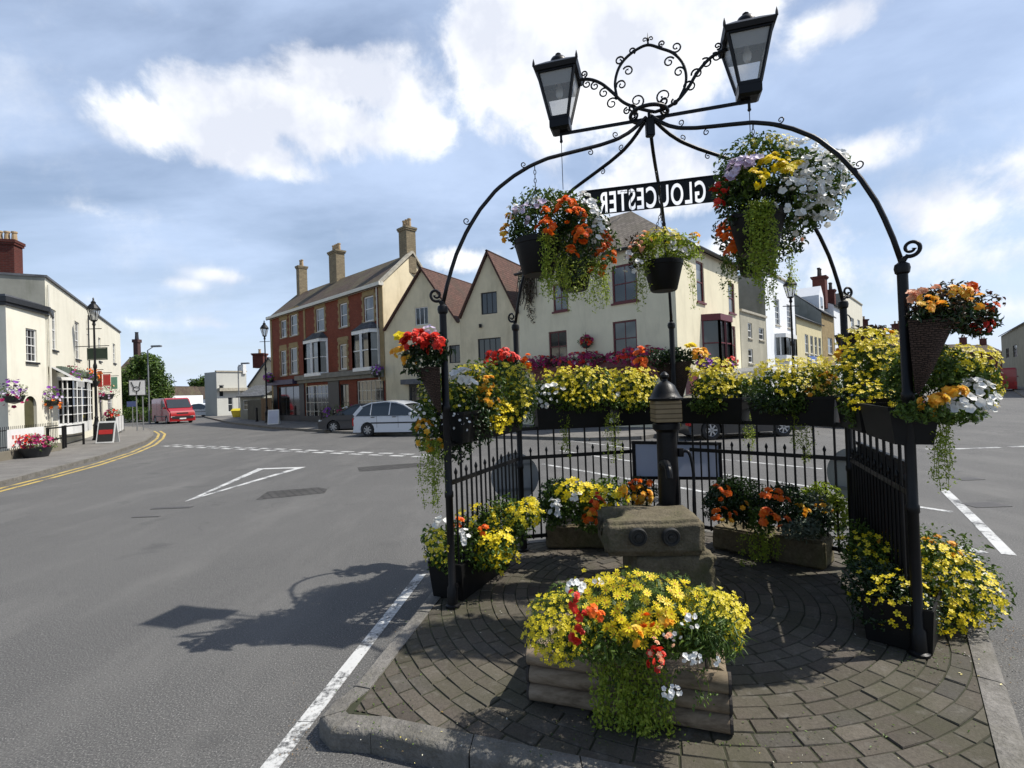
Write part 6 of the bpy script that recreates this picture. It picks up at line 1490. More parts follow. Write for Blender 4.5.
# parapet coping, side wall, roof, chimney
mb = MB(); FI.box(mb, -.05, FI.L, Hi, Hi+.09, -.3, .08); mk('parapet_coping', mb, M_LEAD, inn)
FI2 = Face(FI.P0-FI.n*9.0, FI.P0); g_u = 4.5
mb = MB(); mb.poly([FI2.p(0, 0), FI2.p(FI2.L, 0), FI2.p(FI2.L, Hi), FI2.p(FI2.L-1.5, Hi), FI2.p(4.8, Hi+2.0), FI2.p(0, Hi)]); mk('side_wall', mb, M_GREY_R, inn)  # white inn's end wall: its shade is put into the grey colour
mb = MB(); FI2.box(mb, FI2.L-1.5, FI2.L+.0, Hi-.002, Hi+.088, -.3, .05); mb.bar(FI2.p(FI2.L-1.45, Hi+.05, 0), FI2.p(4.8, Hi+2.05, 0), .2, .12); mk('side_coping', mb, M_LEAD, inn)
bI = FI.P0-FI.n*9; bJ = FI.P1-FI.n*9; wall(inn, Face(FI.P1, bJ), 0, Hi, [], M_WHITE_R, name='end_wall')
rI = FI.P0-FI.n*4.2; rJ = FI.P1-FI.n*4.2
rf = flat(inn, 'roof', [fz(FI.P0-FI.n*1.3+FI.u*.2, Hi), fz(FI.P1-FI.n*1.3, Hi), fz(rJ, Hi+1.7), fz(rI+FI.u*.2, Hi+1.7)], M_SLATE, .08)
cc = A(11, 300, 22); chimney(rf, (cc.x-.1, 22), .76, .6, Hi-.5, A(11, 241, 22).z, M_REDCH, .3, 3, poth=.42)
pipe(inn, FI, FI.uz(88, 380)[0], 3.6, Hi-.6, M_DARKW, r=.035); pipe(inn, FI, .12, 1.0, Hi-.3, M_OFFW, r=.04)
mb = MB(); hb_ = FI.uz(88, 318); FI.box(mb, hb_[0]-.12, hb_[0]+.12, hb_[1]-.1, hb_[1]+.15, .01, .2); mk('rainwater_head', mb, M_DARKW, inn)
# lodge with black cornice
la = Vector((A(8, 406, 18.9).x, 18.9, 0)); lb = Vector((A(47, 406, 21.2).x, 21.2, 0)); lz = la+Vector((-3.4, -.2, 0)); lc = lb-FI.n*.0+Vector((-1.2, 1.6, 0)); ld = lz+Vector((-.6, 3.2, 0))
lodge = thing('white_lodge', 'small white lodge with black cornice, arched doorway and one sash window at the left edge', 'building', (la+lb)/2)
F1 = Face(la, lb); F0 = Face(lz, la); zL = (F1.uz(10, 303)[1]+F1.uz(45, 312)[1])/2
o1 = F1.rect(26, 329, 37, 362); dpx = F1.rect(24.5, 396, 37, 440); dpx = (dpx[0], dpx[1], .14, dpx[3])
wall(lodge, F1, 0, zL, [o1, dpx], M_WHITE_R); window(lodge, F1, o1, M_WHITEW, 3, 4, sill=M_DARKW, fw=.05, bar=.02)
mb = MB(); F1.box(mb, dpx[0]+.005, dpx[1]-.005, .14, dpx[3]-.01, -.138, -.1); mk('door', mb, m_plain('olive_door', (.07, .065, .03), .6, .3, 4), lodge)
mb = MB(); n = 9; um = (dpx[0]+dpx[1])/2; rw = (dpx[1]-dpx[0])/2; arc = [(um+rw*math.cos(math.pi*i/n), dpx[3]-rw+rw*math.sin(math.pi*i/n)) for i in range(n+1)]
for i in range(n):
    (u0, z0), (u1, z1) = arc[i], arc[i+1]; mb.quad(F1.p(u0, z0, -.003), F1.p(u1, z1, -.003), F1.p(u1, dpx[3], -.003), F1.p(u0, dpx[3], -.003))
mk('door_arch', mb, M_WHITE_R, lodge)
wall(lodge, F0, 0, zL, [], M_WHITE_R); wall(lodge, Face(lb, lc), 0, zL, [], M_WHITE_R, name='end_wall'); wall(lodge, Face(ld, lz), 0, zL, [], M_WHITE_R, name='end_wall')
base = [lz, la, lb, lc, ld]; co = sum(base, Vector((0, 0, 0)))/5
mb = MB(); mb.prism([tuple((p+(p-co).normalized()*.20)[:2]) for p in base], zL, zL+.20); mb.prism([tuple((p+(p-co).normalized()*.12)[:2]) for p in base], zL-.12, zL-.002); mk('cornice', mb, M_DARKW, lodge)
mb = MB(); mb.prism([tuple((p-(p-co).normalized()*.1)[:2]) for p in base], zL+.2, zL+.32); mk('roof', mb, M_LEAD, lodge)

# ---------- houses up the right hand street
def street_house(label, k0, k1, ztop, mat, wins, name='terraced_house', frame=M_WHITEW, depth=6, roof=None, ridge=0, cat='house', bar=(1, 2), zwall=None):
    a = Cc+Vector((.875, 1, 0))*k0; b = Cc+Vector((.875, 1, 0))*k1; F = Face(a, b); root = thing(name, label, cat, F.p(F.L/2, 0))
    ops = [F.rect(*w) for w in wins]; wall(root, F, 0, ztop, ops, mat)
    for o in ops: window(root, F, o, frame, bar[0], bar[1], sill=M_COP, pane=M_PANE, fw=.06)
    bk = -F.n*depth
    g = [(F.L, F.P1, bk)]
    G0 = Face(F.P0+bk, F.P0); G1 = Face(F.P1, F.P1+bk)
    if ridge:
        wall(root, G0, 0, ridge, [], roof[1], clip=gable_clip(G0, 0, ztop, depth/2, ridge, depth, ztop), name='party_wall'); wall(root, G1, 0, ridge, [], roof[1], clip=gable_clip(G1, 0, ztop, depth/2, ridge, depth, ztop), name='party_wall')
        rf = flat(root, 'roof', [F.p(0, ztop-.05, .25), F.p(F.L, ztop-.05, .25), F.p(F.L, ridge, -depth/2), F.p(0, ridge, -depth/2)], roof[0], .08)
        flat(rf, 'roof_slope', [F.p(0, ridge, -depth/2), F.p(F.L, ridge, -depth/2), F.p(F.L, ztop-.05, -depth-.2), F.p(0, ztop-.05, -depth-.2)], roof[0], .08)
    else:
        wall(root, G0, 0, ztop, [], roof[1], name='party_wall'); wall(root, G1, 0, ztop, [], roof[1], name='party_wall'); rf = flat(root, 'roof', [F.p(0, ztop-.01), F.p(F.L, ztop-.01), F.p(F.L, ztop-.01, -depth), F.p(0, ztop-.01, -depth)], roof[0])
        mb = MB(); F.box(mb, 0.01, F.L-.01, ztop, ztop+.12, -.25, .10); mk('parapet_coping', mb, M_COP, root)
    return root, F, rf
kq = lambda px, yy=381: (20.5*((px-512)/512)-6.68)/(.875-(px-512)/512)
M_RUB = m_wall('grey_rubble_render', (.36, .34, .27), .2, .5)
M_WHT = m_wall('bright_white_render', (.78, .80, .82), .04, .2)
M_YEL = m_wall('pale_yellow_render', (.60, .53, .33), .08, .3)
h1, F_, r_ = street_house('low grey rendered house between the cream corner house and the tall white house', kq(742.5), kq(768), 5.55, M_RUB, [(748, 323, 752, 338), (759, 328, 764, 340), (748.5, 349, 753, 363)], roof=(M_TILE_GR, M_GREY_R), ridge=0)
h2, F_, r_ = street_house('tall narrow white house with a small bay and tall sash windows', kq(768.3)-.0, kq(797.5), 8.35, M_WHT, [(775, 299, 779.5, 325), (787, 305, 791.5, 328)], roof=(M_SLATE, M_GREY_R), ridge=0, bar=(2, 4))  # grey party walls here have their shade put into the colour
u_, z_ = F_.uz(781, 340); a, b, c, d = F_.rect(775.5, 339, 789, 356); pts = [(a, 0), (a+.3, .5), (b-.3, .5), (b, 0)]; mb = MB(); ring3(F_, mb, grow(pts, .1), c-.3, c); ring3(F_, mb, grow(pts, .1), d, d+.25)
by = mk('bay_window', mb, M_WHITEW, h2); mb = MB()
for i in range(3):
    pa, pb_ = F_.p(pts[i][0], c, pts[i][1]), F_.p(pts[i+1][0], c, pts[i+1][1])
    for t in (0, .5, 1): q_ = pa.lerp(pb_, t); mb.bar(q_, q_+Z*(d-c), .07)
mk('bay_frame', mb, M_WHITEW, by); mb = MB(); ring3(F_, mb, grow(pts, -.08), c, d); mk('pane', mb, M_PANE, by)
h3, F3, r_ = street_house('low pale yellow shop with a row of four upper windows and blue sign', kq(798.5), kq(823.5), 6.3, M_YEL, [(805, 334.5, 808.5, 353), (810.3, 336, 813.2, 354), (814.6, 337, 817.3, 355), (818.6, 338, 821.2, 356)], roof=(M_SLATE, M_GREY_R), ridge=8.4, name='shop_building', cat='shop', depth=7)
mb = MB(); su0, sz0 = F3.uz(811, 361); F3.box(mb, su0-1.2, su0+1.6, sz0-.35, sz0+.35, .01, .12); mk('blue_sign', mb, m_plain('sign_blue', (.03, .12, .45), .4, .1, 3), h3)
mb = MB(); F3.box(mb, su0-.4, su0+.8, sz0-.12, sz0+.14, .121, .135); mk('sign_stripe', mb, M_WHITEW, h3)
h4, F4, r_ = street_house('ochre fronted house with slate roof and brick chimneys beyond the yellow shop', kq(824), kq(836), 7.4, M_OCHRE, [(828, 338, 832.5, 354)], roof=(M_SLATE, M_GREY_R), ridge=11.0, depth=8)
cc = A(820.5, 300, 47); chimney(r_, (cc.x, 47), 1.15, 1.0, 8.3, A(820, 277, 47).z, M_REDCH, math.atan2(F4.u.y, F4.u.x), 2, m_plain('black_pot', (.05, .045, .04), .8), .8)
cc = A(831, 300, 50); chimney(r_, (cc.x, 50), .75, .7, 8.3, A(831, 290, 50).z, M_REDCH, math.atan2(F4.u.y, F4.u.x), 2, m_plain('black_pot', (.05, .045, .04), .8), .7)
# white dormer gable
dm = MB(); p_ = F4.p(2.6, 0, -.8); 
for (o_, w_) in ((0, 1.0),):
    vs = [F4.p(2.6-w_, 7.6, -.4), F4.p(2.6+w_, 7.6, -.4), F4.p(2.6+w_, 9.1, -.4), F4.p(2.6, 10.0, -.4), F4.p(2.6-w_, 9.1, -.4)]; vs2 = [v-F4.n*3.2 for v in vs]
    dm.add(vs+vs2, [(0, 1, 2, 3, 4), (1, 6, 7, 2), (2, 7, 8, 3), (3, 8, 9, 4), (4, 9, 5, 0)])
dmo = mk('dormer', dm, M_WHT, r_); mb = MB(); mb.quad(F4.p(2.1, 8.0, -.39), F4.p(3.1, 8.0, -.39), F4.p(3.1, 9.0, -.39), F4.p(2.1, 9.0, -.39)); mk('pane', mb, M_PANE, dmo)
h5, F5, r_ = street_house('white shopfront house with blue upper window in the right hand terrace', kq(836.5), kq(846.5), 8.6, M_WHT, [(838, 334, 843, 348)], roof=(M_SLATE, M_WHT), ridge=10.2)
h6, F6, r_ = street_house('tall pale cream house at the far end of the right hand terrace', kq(847), kq(865), 10.4, M_WHITE_R, [(851, 318, 854, 327), (857.5, 320, 860, 328)], roof=(M_SLATE, M_GREY_R), ridge=0, depth=9)
# low far houses closing the street
for (x0, x1, y, zt, lab, mt) in ((868, 890, 66, 7.0, 'far low brown roofed house behind the flowers of the right railing', M_RUB), (893, 925, 80, 8.5, 'far grey house behind the right front post', M_GREY_R), (960, 985, 120, 9.0, 'far reddish house left of the street end', M_REDCH), (985, 1003, 130, 11.0, 'far pinkish brick house closing the right hand street', M_REDCH)):
    a = A(x0, 380, y); b = A(x1, 380, y); F = Face((a.x, y), (b.x, y)); root = thing('far_house', lab, 'house', F.p(F.L/2, 0)); zt = A((x0+x1)/2, 352 if x0 > 950 else 345, y).z
    o = [(F.L*(i+.3)/3, F.L*(i+.7)/3, zt*.5, zt*.75) for i in range(3)]; wall(root, F, 0, zt, o, mt)
    for q_ in o: window(root, F, q_, M_WHITEW, 1, 2)
    wall(root, Face(F.P1, F.P1+Vector((0, 8, 0))), 0, zt, [], mt, name='end_wall'); wall(root, Face(F.P0+Vector((0, 8, 0)), F.P0), 0, zt, [], mt, name='end_wall')
    rf = flat(root, 'roof', [F.p(-.2, zt-.05, .3), F.p(F.L+.2, zt-.05, .3), F.p(F.L+.2, zt+2.2, -4), F.p(-.2, zt+2.2, -4)], M_TILE_BR, .1); flat(rf, 'roof_slope', [F.p(-.2, zt+2.2, -4), F.p(F.L+.2, zt+2.2, -4), F.p(F.L+.2, zt, -8.2), F.p(-.2, zt, -8.2)], M_TILE_BR, .1)
    chimney(rf, (F.p(F.L*.8, 0, -4).x, F.p(F.L*.8, 0, -4).y), 1.2, .8, zt+1.6, zt+3.8, M_REDCH, 0, 2)
# dull building on the far right side of the street
b1 = A(1003, 380, 75); b0 = A(1075, 378, 38); FRt = Face((b1.x, 75), (b0.x, 38)); root = thing('stone_warehouse', 'dull grey brown building with sloping roof at the right edge of the street', 'building', FRt.p(FRt.L/2, 0))
zt = A(1003, 336, 75).z; o = [FRt.rect(*w) for w in ((1006, 348, 1009, 358), (1013, 345, 1017, 357))]+[FRt.rect(1010, 372, 1016, 392)]
wall(root, FRt, 0, zt, o, m_wall('dull_stone_render', (.25, .235, .18), .2, .5))
for q_ in o: window(root, FRt, q_, M_DARKW, 2, 2, pane=M_PANE_D)
rf = flat(root, 'roof', [FRt.p(-.3, zt, .3), FRt.p(FRt.L, zt, .3), FRt.p(FRt.L, zt+3.5, -5), FRt.p(-.3, zt+3.5, -5)], M_SLATE, .1)
wall(root, Face(FRt.P0-FRt.n*10, FRt.P0), 0, zt+3.5, [], M_GREY_R, clip=gable_clip(Face(FRt.P0-FRt.n*10, FRt.P0), 0, zt, 5, zt+3.5, 10, zt), name='gable_wall')

# ---------- background on the left: street end
def block(label, px0, px1, y, pytop, mat, name, cat, depth=8, wins=(), ridge=None, roofm=None, frame=M_WHITEW, facing=0.0, gable=False):
    a = A(px0, 400, y); b = A(px1, 398, y+facing); F = Face((a.x, y), (b.x, y+facing)); root = thing(name, label, cat, F.p(F.L/2, 0)); zt = F.uz((px0+px1)/2, pytop)[1]
    ops = [F.rect(*w[:4]) for w in wins]
    if gable: zr_ = F.uz((px0+px1)/2, ridge)[1]; wall(root, F, 0, zr_, ops, mat, clip=gable_clip(F, 0, zt, F.L/2, zr_, F.L, zt))
    else: wall(root, F, 0, zt, ops, mat)
    for q_ in ops: window(root, F, q_, frame, 1, 2)
    bk = -F.n*depth
    wall(root, Face(F.P1, F.P1+bk), 0, zt, [], mat, name='end_wall'); wall(root, Face(F.P0+bk, F.P0), 0, zt, [], mat, name='end_wall')
    if gable:
        rf = flat(root, 'roof', [F.p(0, zt, .2), F.p(F.L/2, zr_, .2), F.p(F.L/2, zr_, .2)+bk, F.p(0, zt, .2)+bk], roofm, .1); flat(rf, 'roof_slope', [F.p(F.L/2, zr_, .2), F.p(F.L, zt, .2), F.p(F.L, zt, .2)+bk, F.p(F.L/2, zr_, .2)+bk], roofm, .1)
    elif ridge:
        zr_ = F.uz((px0+px1)/2, ridge)[1]*1.0+.3; rf = flat(root, 'roof', [F.p(-.2, zt, .3), F.p(F.L+.2, zt, .3), F.p(F.L+.2, zr_, -depth/2), F.p(-.2, zr_, -depth/2)], roofm, .1); flat(rf, 'roof_slope', [F.p(-.2, zr_, -depth/2), F.p(F.L+.2, zr_, -depth/2), F.p(F.L+.2, zt, -depth), F.p(-.2, zt, -depth)], roofm, .1)
    else:
        rf = flat(root, 'roof', [F.p(0, zt-.02, 0), F.p(F.L, zt-.02, 0), F.p(F.L, zt-.02, 0)+bk, F.p(0, zt-.02, 0)+bk], M_LEAD); mb = MB(); F.box(mb, -.05, F.L+.05, zt, zt+.15, -.2, .1); mk('parapet_coping', mb, M_COP, root)
    return root, F, rf, zt
block('far terrace of white cottages under a long brown roof past the red van', 166, 217, 95, 399, M_WHT, 'far_terrace', 'terrace', 8, [(x, 402, x+3.5, 408) for x in (184, 191, 198, 205, 211)], 388, M_TILE_BR)
block('tiny white gabled house behind the red van', 161, 172, 80, 396, M_WHT, 'far_house', 'house', 8, [], 386, M_TILE_BR, gable=True)
rt_, F_, rf_, zt_ = block('pale grey flat roofed building with blank side and small shopfront at the street end', 217, 247, 58, 372, m_wall('pale_grey_render', (.50, .50, .46), .06, .3), 'flat_roofed_building', 'building', 2.5, [(219, 385, 224, 397), (228, 397, 233, 412)], facing=3)
mb = MB(); F_.box(mb, F_.L*.02, F_.L*.98, F_.uz(230, 391)[1], F_.uz(230, 388)[1], .0, .5); mk('awning', mb, M_COP, rt_)
mb = MB(); F_.box(mb, F_.L*.86, F_.L*.97, zt_-.2, zt_+.9, -.8, .2); mk('white_sign_box', mb, M_WHITEW, rt_)
rt_, F_, rf_, zt_ = block('cream gabled cottage with red chimney behind the yard wall', 248, 292, 50, 386, m_wall('pale_cream_render', (.60, .56, .44), .06, .3), 'gabled_house', 'house', 4, [(252, 392, 258, 401)], 357, M_SLATE, gable=True)
c_ = A(260.5, 380, 54); chimney(rf_, (c_.x, 54), 1.1, .9, A(260, 368, 54).z, A(260, 353.5, 54).z, M_REDCH, 0, 1)
rt_, F_, rf_, zt_ = block('low slate roofed shed beside the yard wall', 240, 262, 46, 396, M_GREY_R, 'shed', 'shed', 6, [(243, 400, 250, 410)], 388, M_SLATE)
# yard wall and brown timber fence
wa, wb_ = G(248, 421), G(262, 422); FWa = Face(wa, wb_); mb = MB(); FWa.box(mb, 0, FWa.L, 0, FWa.uz(255, 400)[1], -.3, 0); tag(mk('yard_wall', mb, m_wall('mossy_wall', (.10, .095, .075), .3, .5)), 'dark mossy yard wall left of the timber gate', 'wall')
fa, fb = G(261.5, 422), G(272, 422.5); FF = Face(fa, fb); gt = thing('timber_gate', 'brown boarded timber gate against the left end of the red brick building', 'gate', FF.p(FF.L/2, 0)); mb = MB(); n = 9; zt = FF.uz(266, 398)[1]
for i in range(n): FF.box(mb, FF.L*i/n+.01, FF.L*(i+1)/n-.01, .1, zt, -.05, random.uniform(-.012, 0))
mk('boards', mb, m_plain('brown_timber', (.13, .075, .03), .8, .3, 5), gt)
for z in (.5, zt-.4):
    mb = MB(); FF.box(mb, 0, FF.L, z, z+.12, -.09, -.052); mk('rail', mb, M_DARKW, gt)
block('brown gabled house with tall chimney rising behind the white inn', 112, 131, 66, 380, m_plain('sooty_brick', (.07, .035, .03), .9, .3, 5), 'brick_house', 'house', 7, [], 358, M_TILE_BR, gable=False)
ch = thing('chimney_stack', 'tall dark brick chimney stack standing over the tree beside the inn', 'chimney', A(138, 400, 58)); c_ = A(138.5, 400, 58); mb = MB(); zt = A(138, 341, 58).z; mb.box((c_.x, 58, zt/2), (.5, .5, zt)); mb.box((c_.x, 58, zt), (.66, .66, .35)); mk('stack', mb, m_plain('sooty_brick', (.07, .035, .03), .9, .3, 5), ch); mb = MB(); mb.lathe([(.2, zt+.2), (.16, zt+.9), (.2, zt+1.0)], (c_.x, 58, 0), 8); mk('pot', mb, M_DARKW, ch)

# ---------- trees and hedge
def tree(label, px, py_base, y, crown, n, leaf, trunk_r=.22, name='tree', group=None, seed=1):
    b = A(px, py_base, y); b.z = 0; root = thing(name, label, 'tree', b, group=group)
    bl = px_blobs(y, crown); zt = max(q[2]+q[5]*.3 for q in bl)
    mb = MB(); mb.tube([b+Vector((random.gauss(0, .08), 0, zt*t)) for t in (0, .25, .5, .75, 1)], [trunk_r, trunk_r*.8, trunk_r*.65, trunk_r*.45, trunk_r*.15], 8)
    tk = mk('trunk', mb, m_plain('bark', (.07, .055, .04), .9, .4, 6, bump=.5), root)
    for q in bl:
        mb = MB(); c = Vector(q[:3]); a_ = b+Z*(zt*random.uniform(.3, .6)); mb.tube([a_, a_.lerp(c, .5)+Z*.3, c], [trunk_r*.4, trunk_r*.3, .03], 6); mk('limb', mb, MATS['bark'], tk)
    leaf_mesh('crown', bl, n, leaf, ML['tree'], root, T_LEAF, seed, .1, .3, .75); return root
tree('bushy green tree standing behind the direction sign, right of the inn', 145, 420, 53, [(136, 378, 14, 18), (152, 372, 13, 15), (146, 395, 18, 18), (160, 388, 10, 14), (130, 400, 12, 16), (163, 402, 8, 12), (150, 362, 9, 9), (140, 364, 8, 8), (124, 392, 10, 16)], 15000, .30, .3, seed=4)
tree('rounded green tree beyond the far brown roofs', 207, 410, 120, [(204, 384, 12, 7), (212, 382, 8, 6), (197, 388, 8, 5)], 2500, .7, .4, seed=8)
hd = thing('hedge', 'clipped green hedge running behind the direction sign poles', 'hedge', A(150, 415, 51)); leaf_mesh('foliage', px_blobs(51, [(x, 416, 9, 9, 0, .6) for x in range(122, 170, 9)]), 3200, .18, ML['tree'], hd, None, 5, amp=.08)
hd = thing('hedge', 'low hedge in front of the far terrace right of the red van', 'hedge', A(195, 412, 70)); leaf_mesh('foliage', px_blobs(70, [(x, 411, 8, 5, 0, .9) for x in range(184, 218, 8)]), 1500, .3, ML['tree'], hd, None, 6, amp=.1)
tree('small dark tree showing over the flowers near the right hand street end', 1000, 375, 140, [(960, 352, 12, 5), (975, 351, 8, 4)], 900, .9, .4, seed=12)

# ---------- street lamps
def lamp_post(label, base, h, group='old style street lamps', s=1.0):
    b = Vector(base); root = thing('street_lamp', label, 'street lamp', b, group=group); hl = h-1.25
    mb = MB(); mb.lathe([(.19, 0), (.19, .06), (.15, .12), (.14, .7), (.16, .74), (.11, .85), (.085, 1.0), (.075, 1.1), (.095, 1.14), (.06, 1.2), (.055, hl*.6), (.085, hl*.61), (.085, hl*.63), (.05, hl*.65), (.042, hl-.2), (.08, hl-.15), (.05, hl)], b, 12)
    mk('post', mb, M_BLACK, root, smooth=True)
    mb = MB(); mb.tube([b+Z*(hl-.35)-Vector((.38, 0, 0)), b+Z*(hl-.35)+Vector((.38, 0, 0))], .02, 6); mk('ladder_bar', mb, M_BLACK, root)
    t = b+Z*hl; mb = MB(); n = 6
    for r, z in (((.13, .0), 0), ((.13, .05), 0)): pass
    mb.lathe([(.06, 0), (.14, .05), (.14, .09)], t, n)
    lo = [t+Vector((.14*math.cos(2*math.pi*(i+.5)/n), .14*math.sin(2*math.pi*(i+.5)/n), .09)) for i in range(n)]; hi = [t+Vector((.27*math.cos(2*math.pi*(i+.5)/n), .27*math.sin(2*math.pi*(i+.5)/n), .62)) for i in range(n)]
    for i in range(n): mb.bar(lo[i], hi[i], .025); mb.bar(hi[i], hi[(i+1) % n], .03)
    fr = mk('lantern', mb, M_BLACK, root)
    mb = MB(); mb.lathe([(.30, .62), (.30, .66), (.17, .86), (.10, .93), (.11, .99), (.05, 1.06), (.03, 1.12), (.045, 1.16), (.001, 1.25)], t, n*2); mk('lantern_roof', mb, M_BLACK, fr)
    mb = MB()
    for i in range(n): mb.quad(lo[i], lo[(i+1) % n], hi[(i+1) % n], hi[i])
    mk('glass_panes', mb, MATS['lantern_glass'], fr); return root
b = G(97, 440, .12); lamp_post('old style black street lamp in front of the white inn', b, A(97, 297, b.y).z-.12)
b = G(267, 424.5, .12); b = A(266.5, 400, 38); b.z = .12; lamp_post('slender street lamp left of the red brick building', b, A(267, 320, 38).z-.12)
b = A(794, 380, 24); b.z = .12; lamp_post('street lamp in front of the tall white house', b, A(792, 272, 24).z-.12)
def modern_lamp(px, pyt, y, label, arm=-1):
    b = A(px, 400, y); b.z = 0; zt = A(px, pyt, y).z; root = thing('modern_street_light', label, 'street light', b, group='modern street lights'); mb = MB(); mb.tube([b, b+Z*zt*.3, b+Z*(zt-.3), b+Z*zt+Vector((arm*.5, 0, 0))], [.09, .06, .05, .04], 8); mk('column', mb, M_GREYM, root)
    mb = MB(); mb.box(b+Z*(zt+.05)+Vector((arm*.8, 0, 0)), (.9, .3, .16), bev=.04); mk('lamp_head', mb, M_GREYM, root)
modern_lamp(149, 347, 46, 'thin modern street light rising out of the tree beside the inn', 1)
modern_lamp(239, 364, 56, 'thin modern street light above the pale flat roofed building', 1)
modern_lamp(170, 382, 90, 'distant thin street light above the red van', 1)

# ---------- vehicles
M_TYRE = m_plain('tyre_rubber', (.02, .02, .02), .85, .2, 8); M_RIM = m_plain('alloy_rim', (.45, .46, .48), .3, .1, 5, metal=.8)
M_CARG = m_plain('car_glass', (.02, .025, .028), .05, .2, 1, spec=1)
def m_carpaint(name, c, metal=.0): 
    if name in MATS: return MATS[name]
    t = NT(name); t.b.inputs['Coat Weight'].default_value = .8; t.b.inputs['Coat Roughness'].default_value = .05; MATS[name] = t.done(c, .35, metal); return t.m
def wheel(root, c, r, w, rim=True):
    mb = MB(); n = 24; prof = [(r*.6, -w/2), (r*.93, -w/2), (r, -w/2+.03), (r, w/2-.03), (r*.93, w/2), (r*.6, w/2)]
    vs = [Vector((c[0]+p*math.cos(2*math.pi*j/n), c[1]+y, c[2]+p*math.sin(2*math.pi*j/n))) for p, y in prof for j in range(n)]
    mb.add(vs, [(i*n+j, i*n+(j+1) % n, (i+1)*n+(j+1) % n, (i+1)*n+j) for i in range(5) for j in range(n)]+[tuple(range(n)), tuple(range(5*n, 6*n))])
    wl_ = mk('wheel', mb, M_TYRE, root, world=False, smooth=True)
    s = 1 if c[1] > 0 else -1; mb = MB(); n = 20; y0 = c[1]+s*(w/2+.004)
    vs = [Vector((c[0]+r*.62*math.cos(2*math.pi*j/n), y0, c[2]+r*.62*math.sin(2*math.pi*j/n))) for j in range(n)]+[Vector((c[0]+r*.5*math.cos(2*math.pi*j/n), y0-s*.02, c[2]+r*.5*math.sin(2*math.pi*j/n))) for j in range(n)]
    mb.add(vs, [(j, (j+1) % n, n+(j+1) % n, n+j) for j in range(n)])
    for k in range(7):
        a = 2*math.pi*k/7; mb.bar((c[0], y0-s*.005, c[2]), (c[0]+r*.6*math.cos(a), y0-s*.005, c[2]+r*.6*math.sin(a)), .05, .02, up=(0, 1, 0))
    mb.tube([(c[0], y0-s*.02, c[2]), (c[0], y0+s*.005, c[2])], r*.15, 10)
    mk('rim', mb, M_RIM, wl_, world=False)
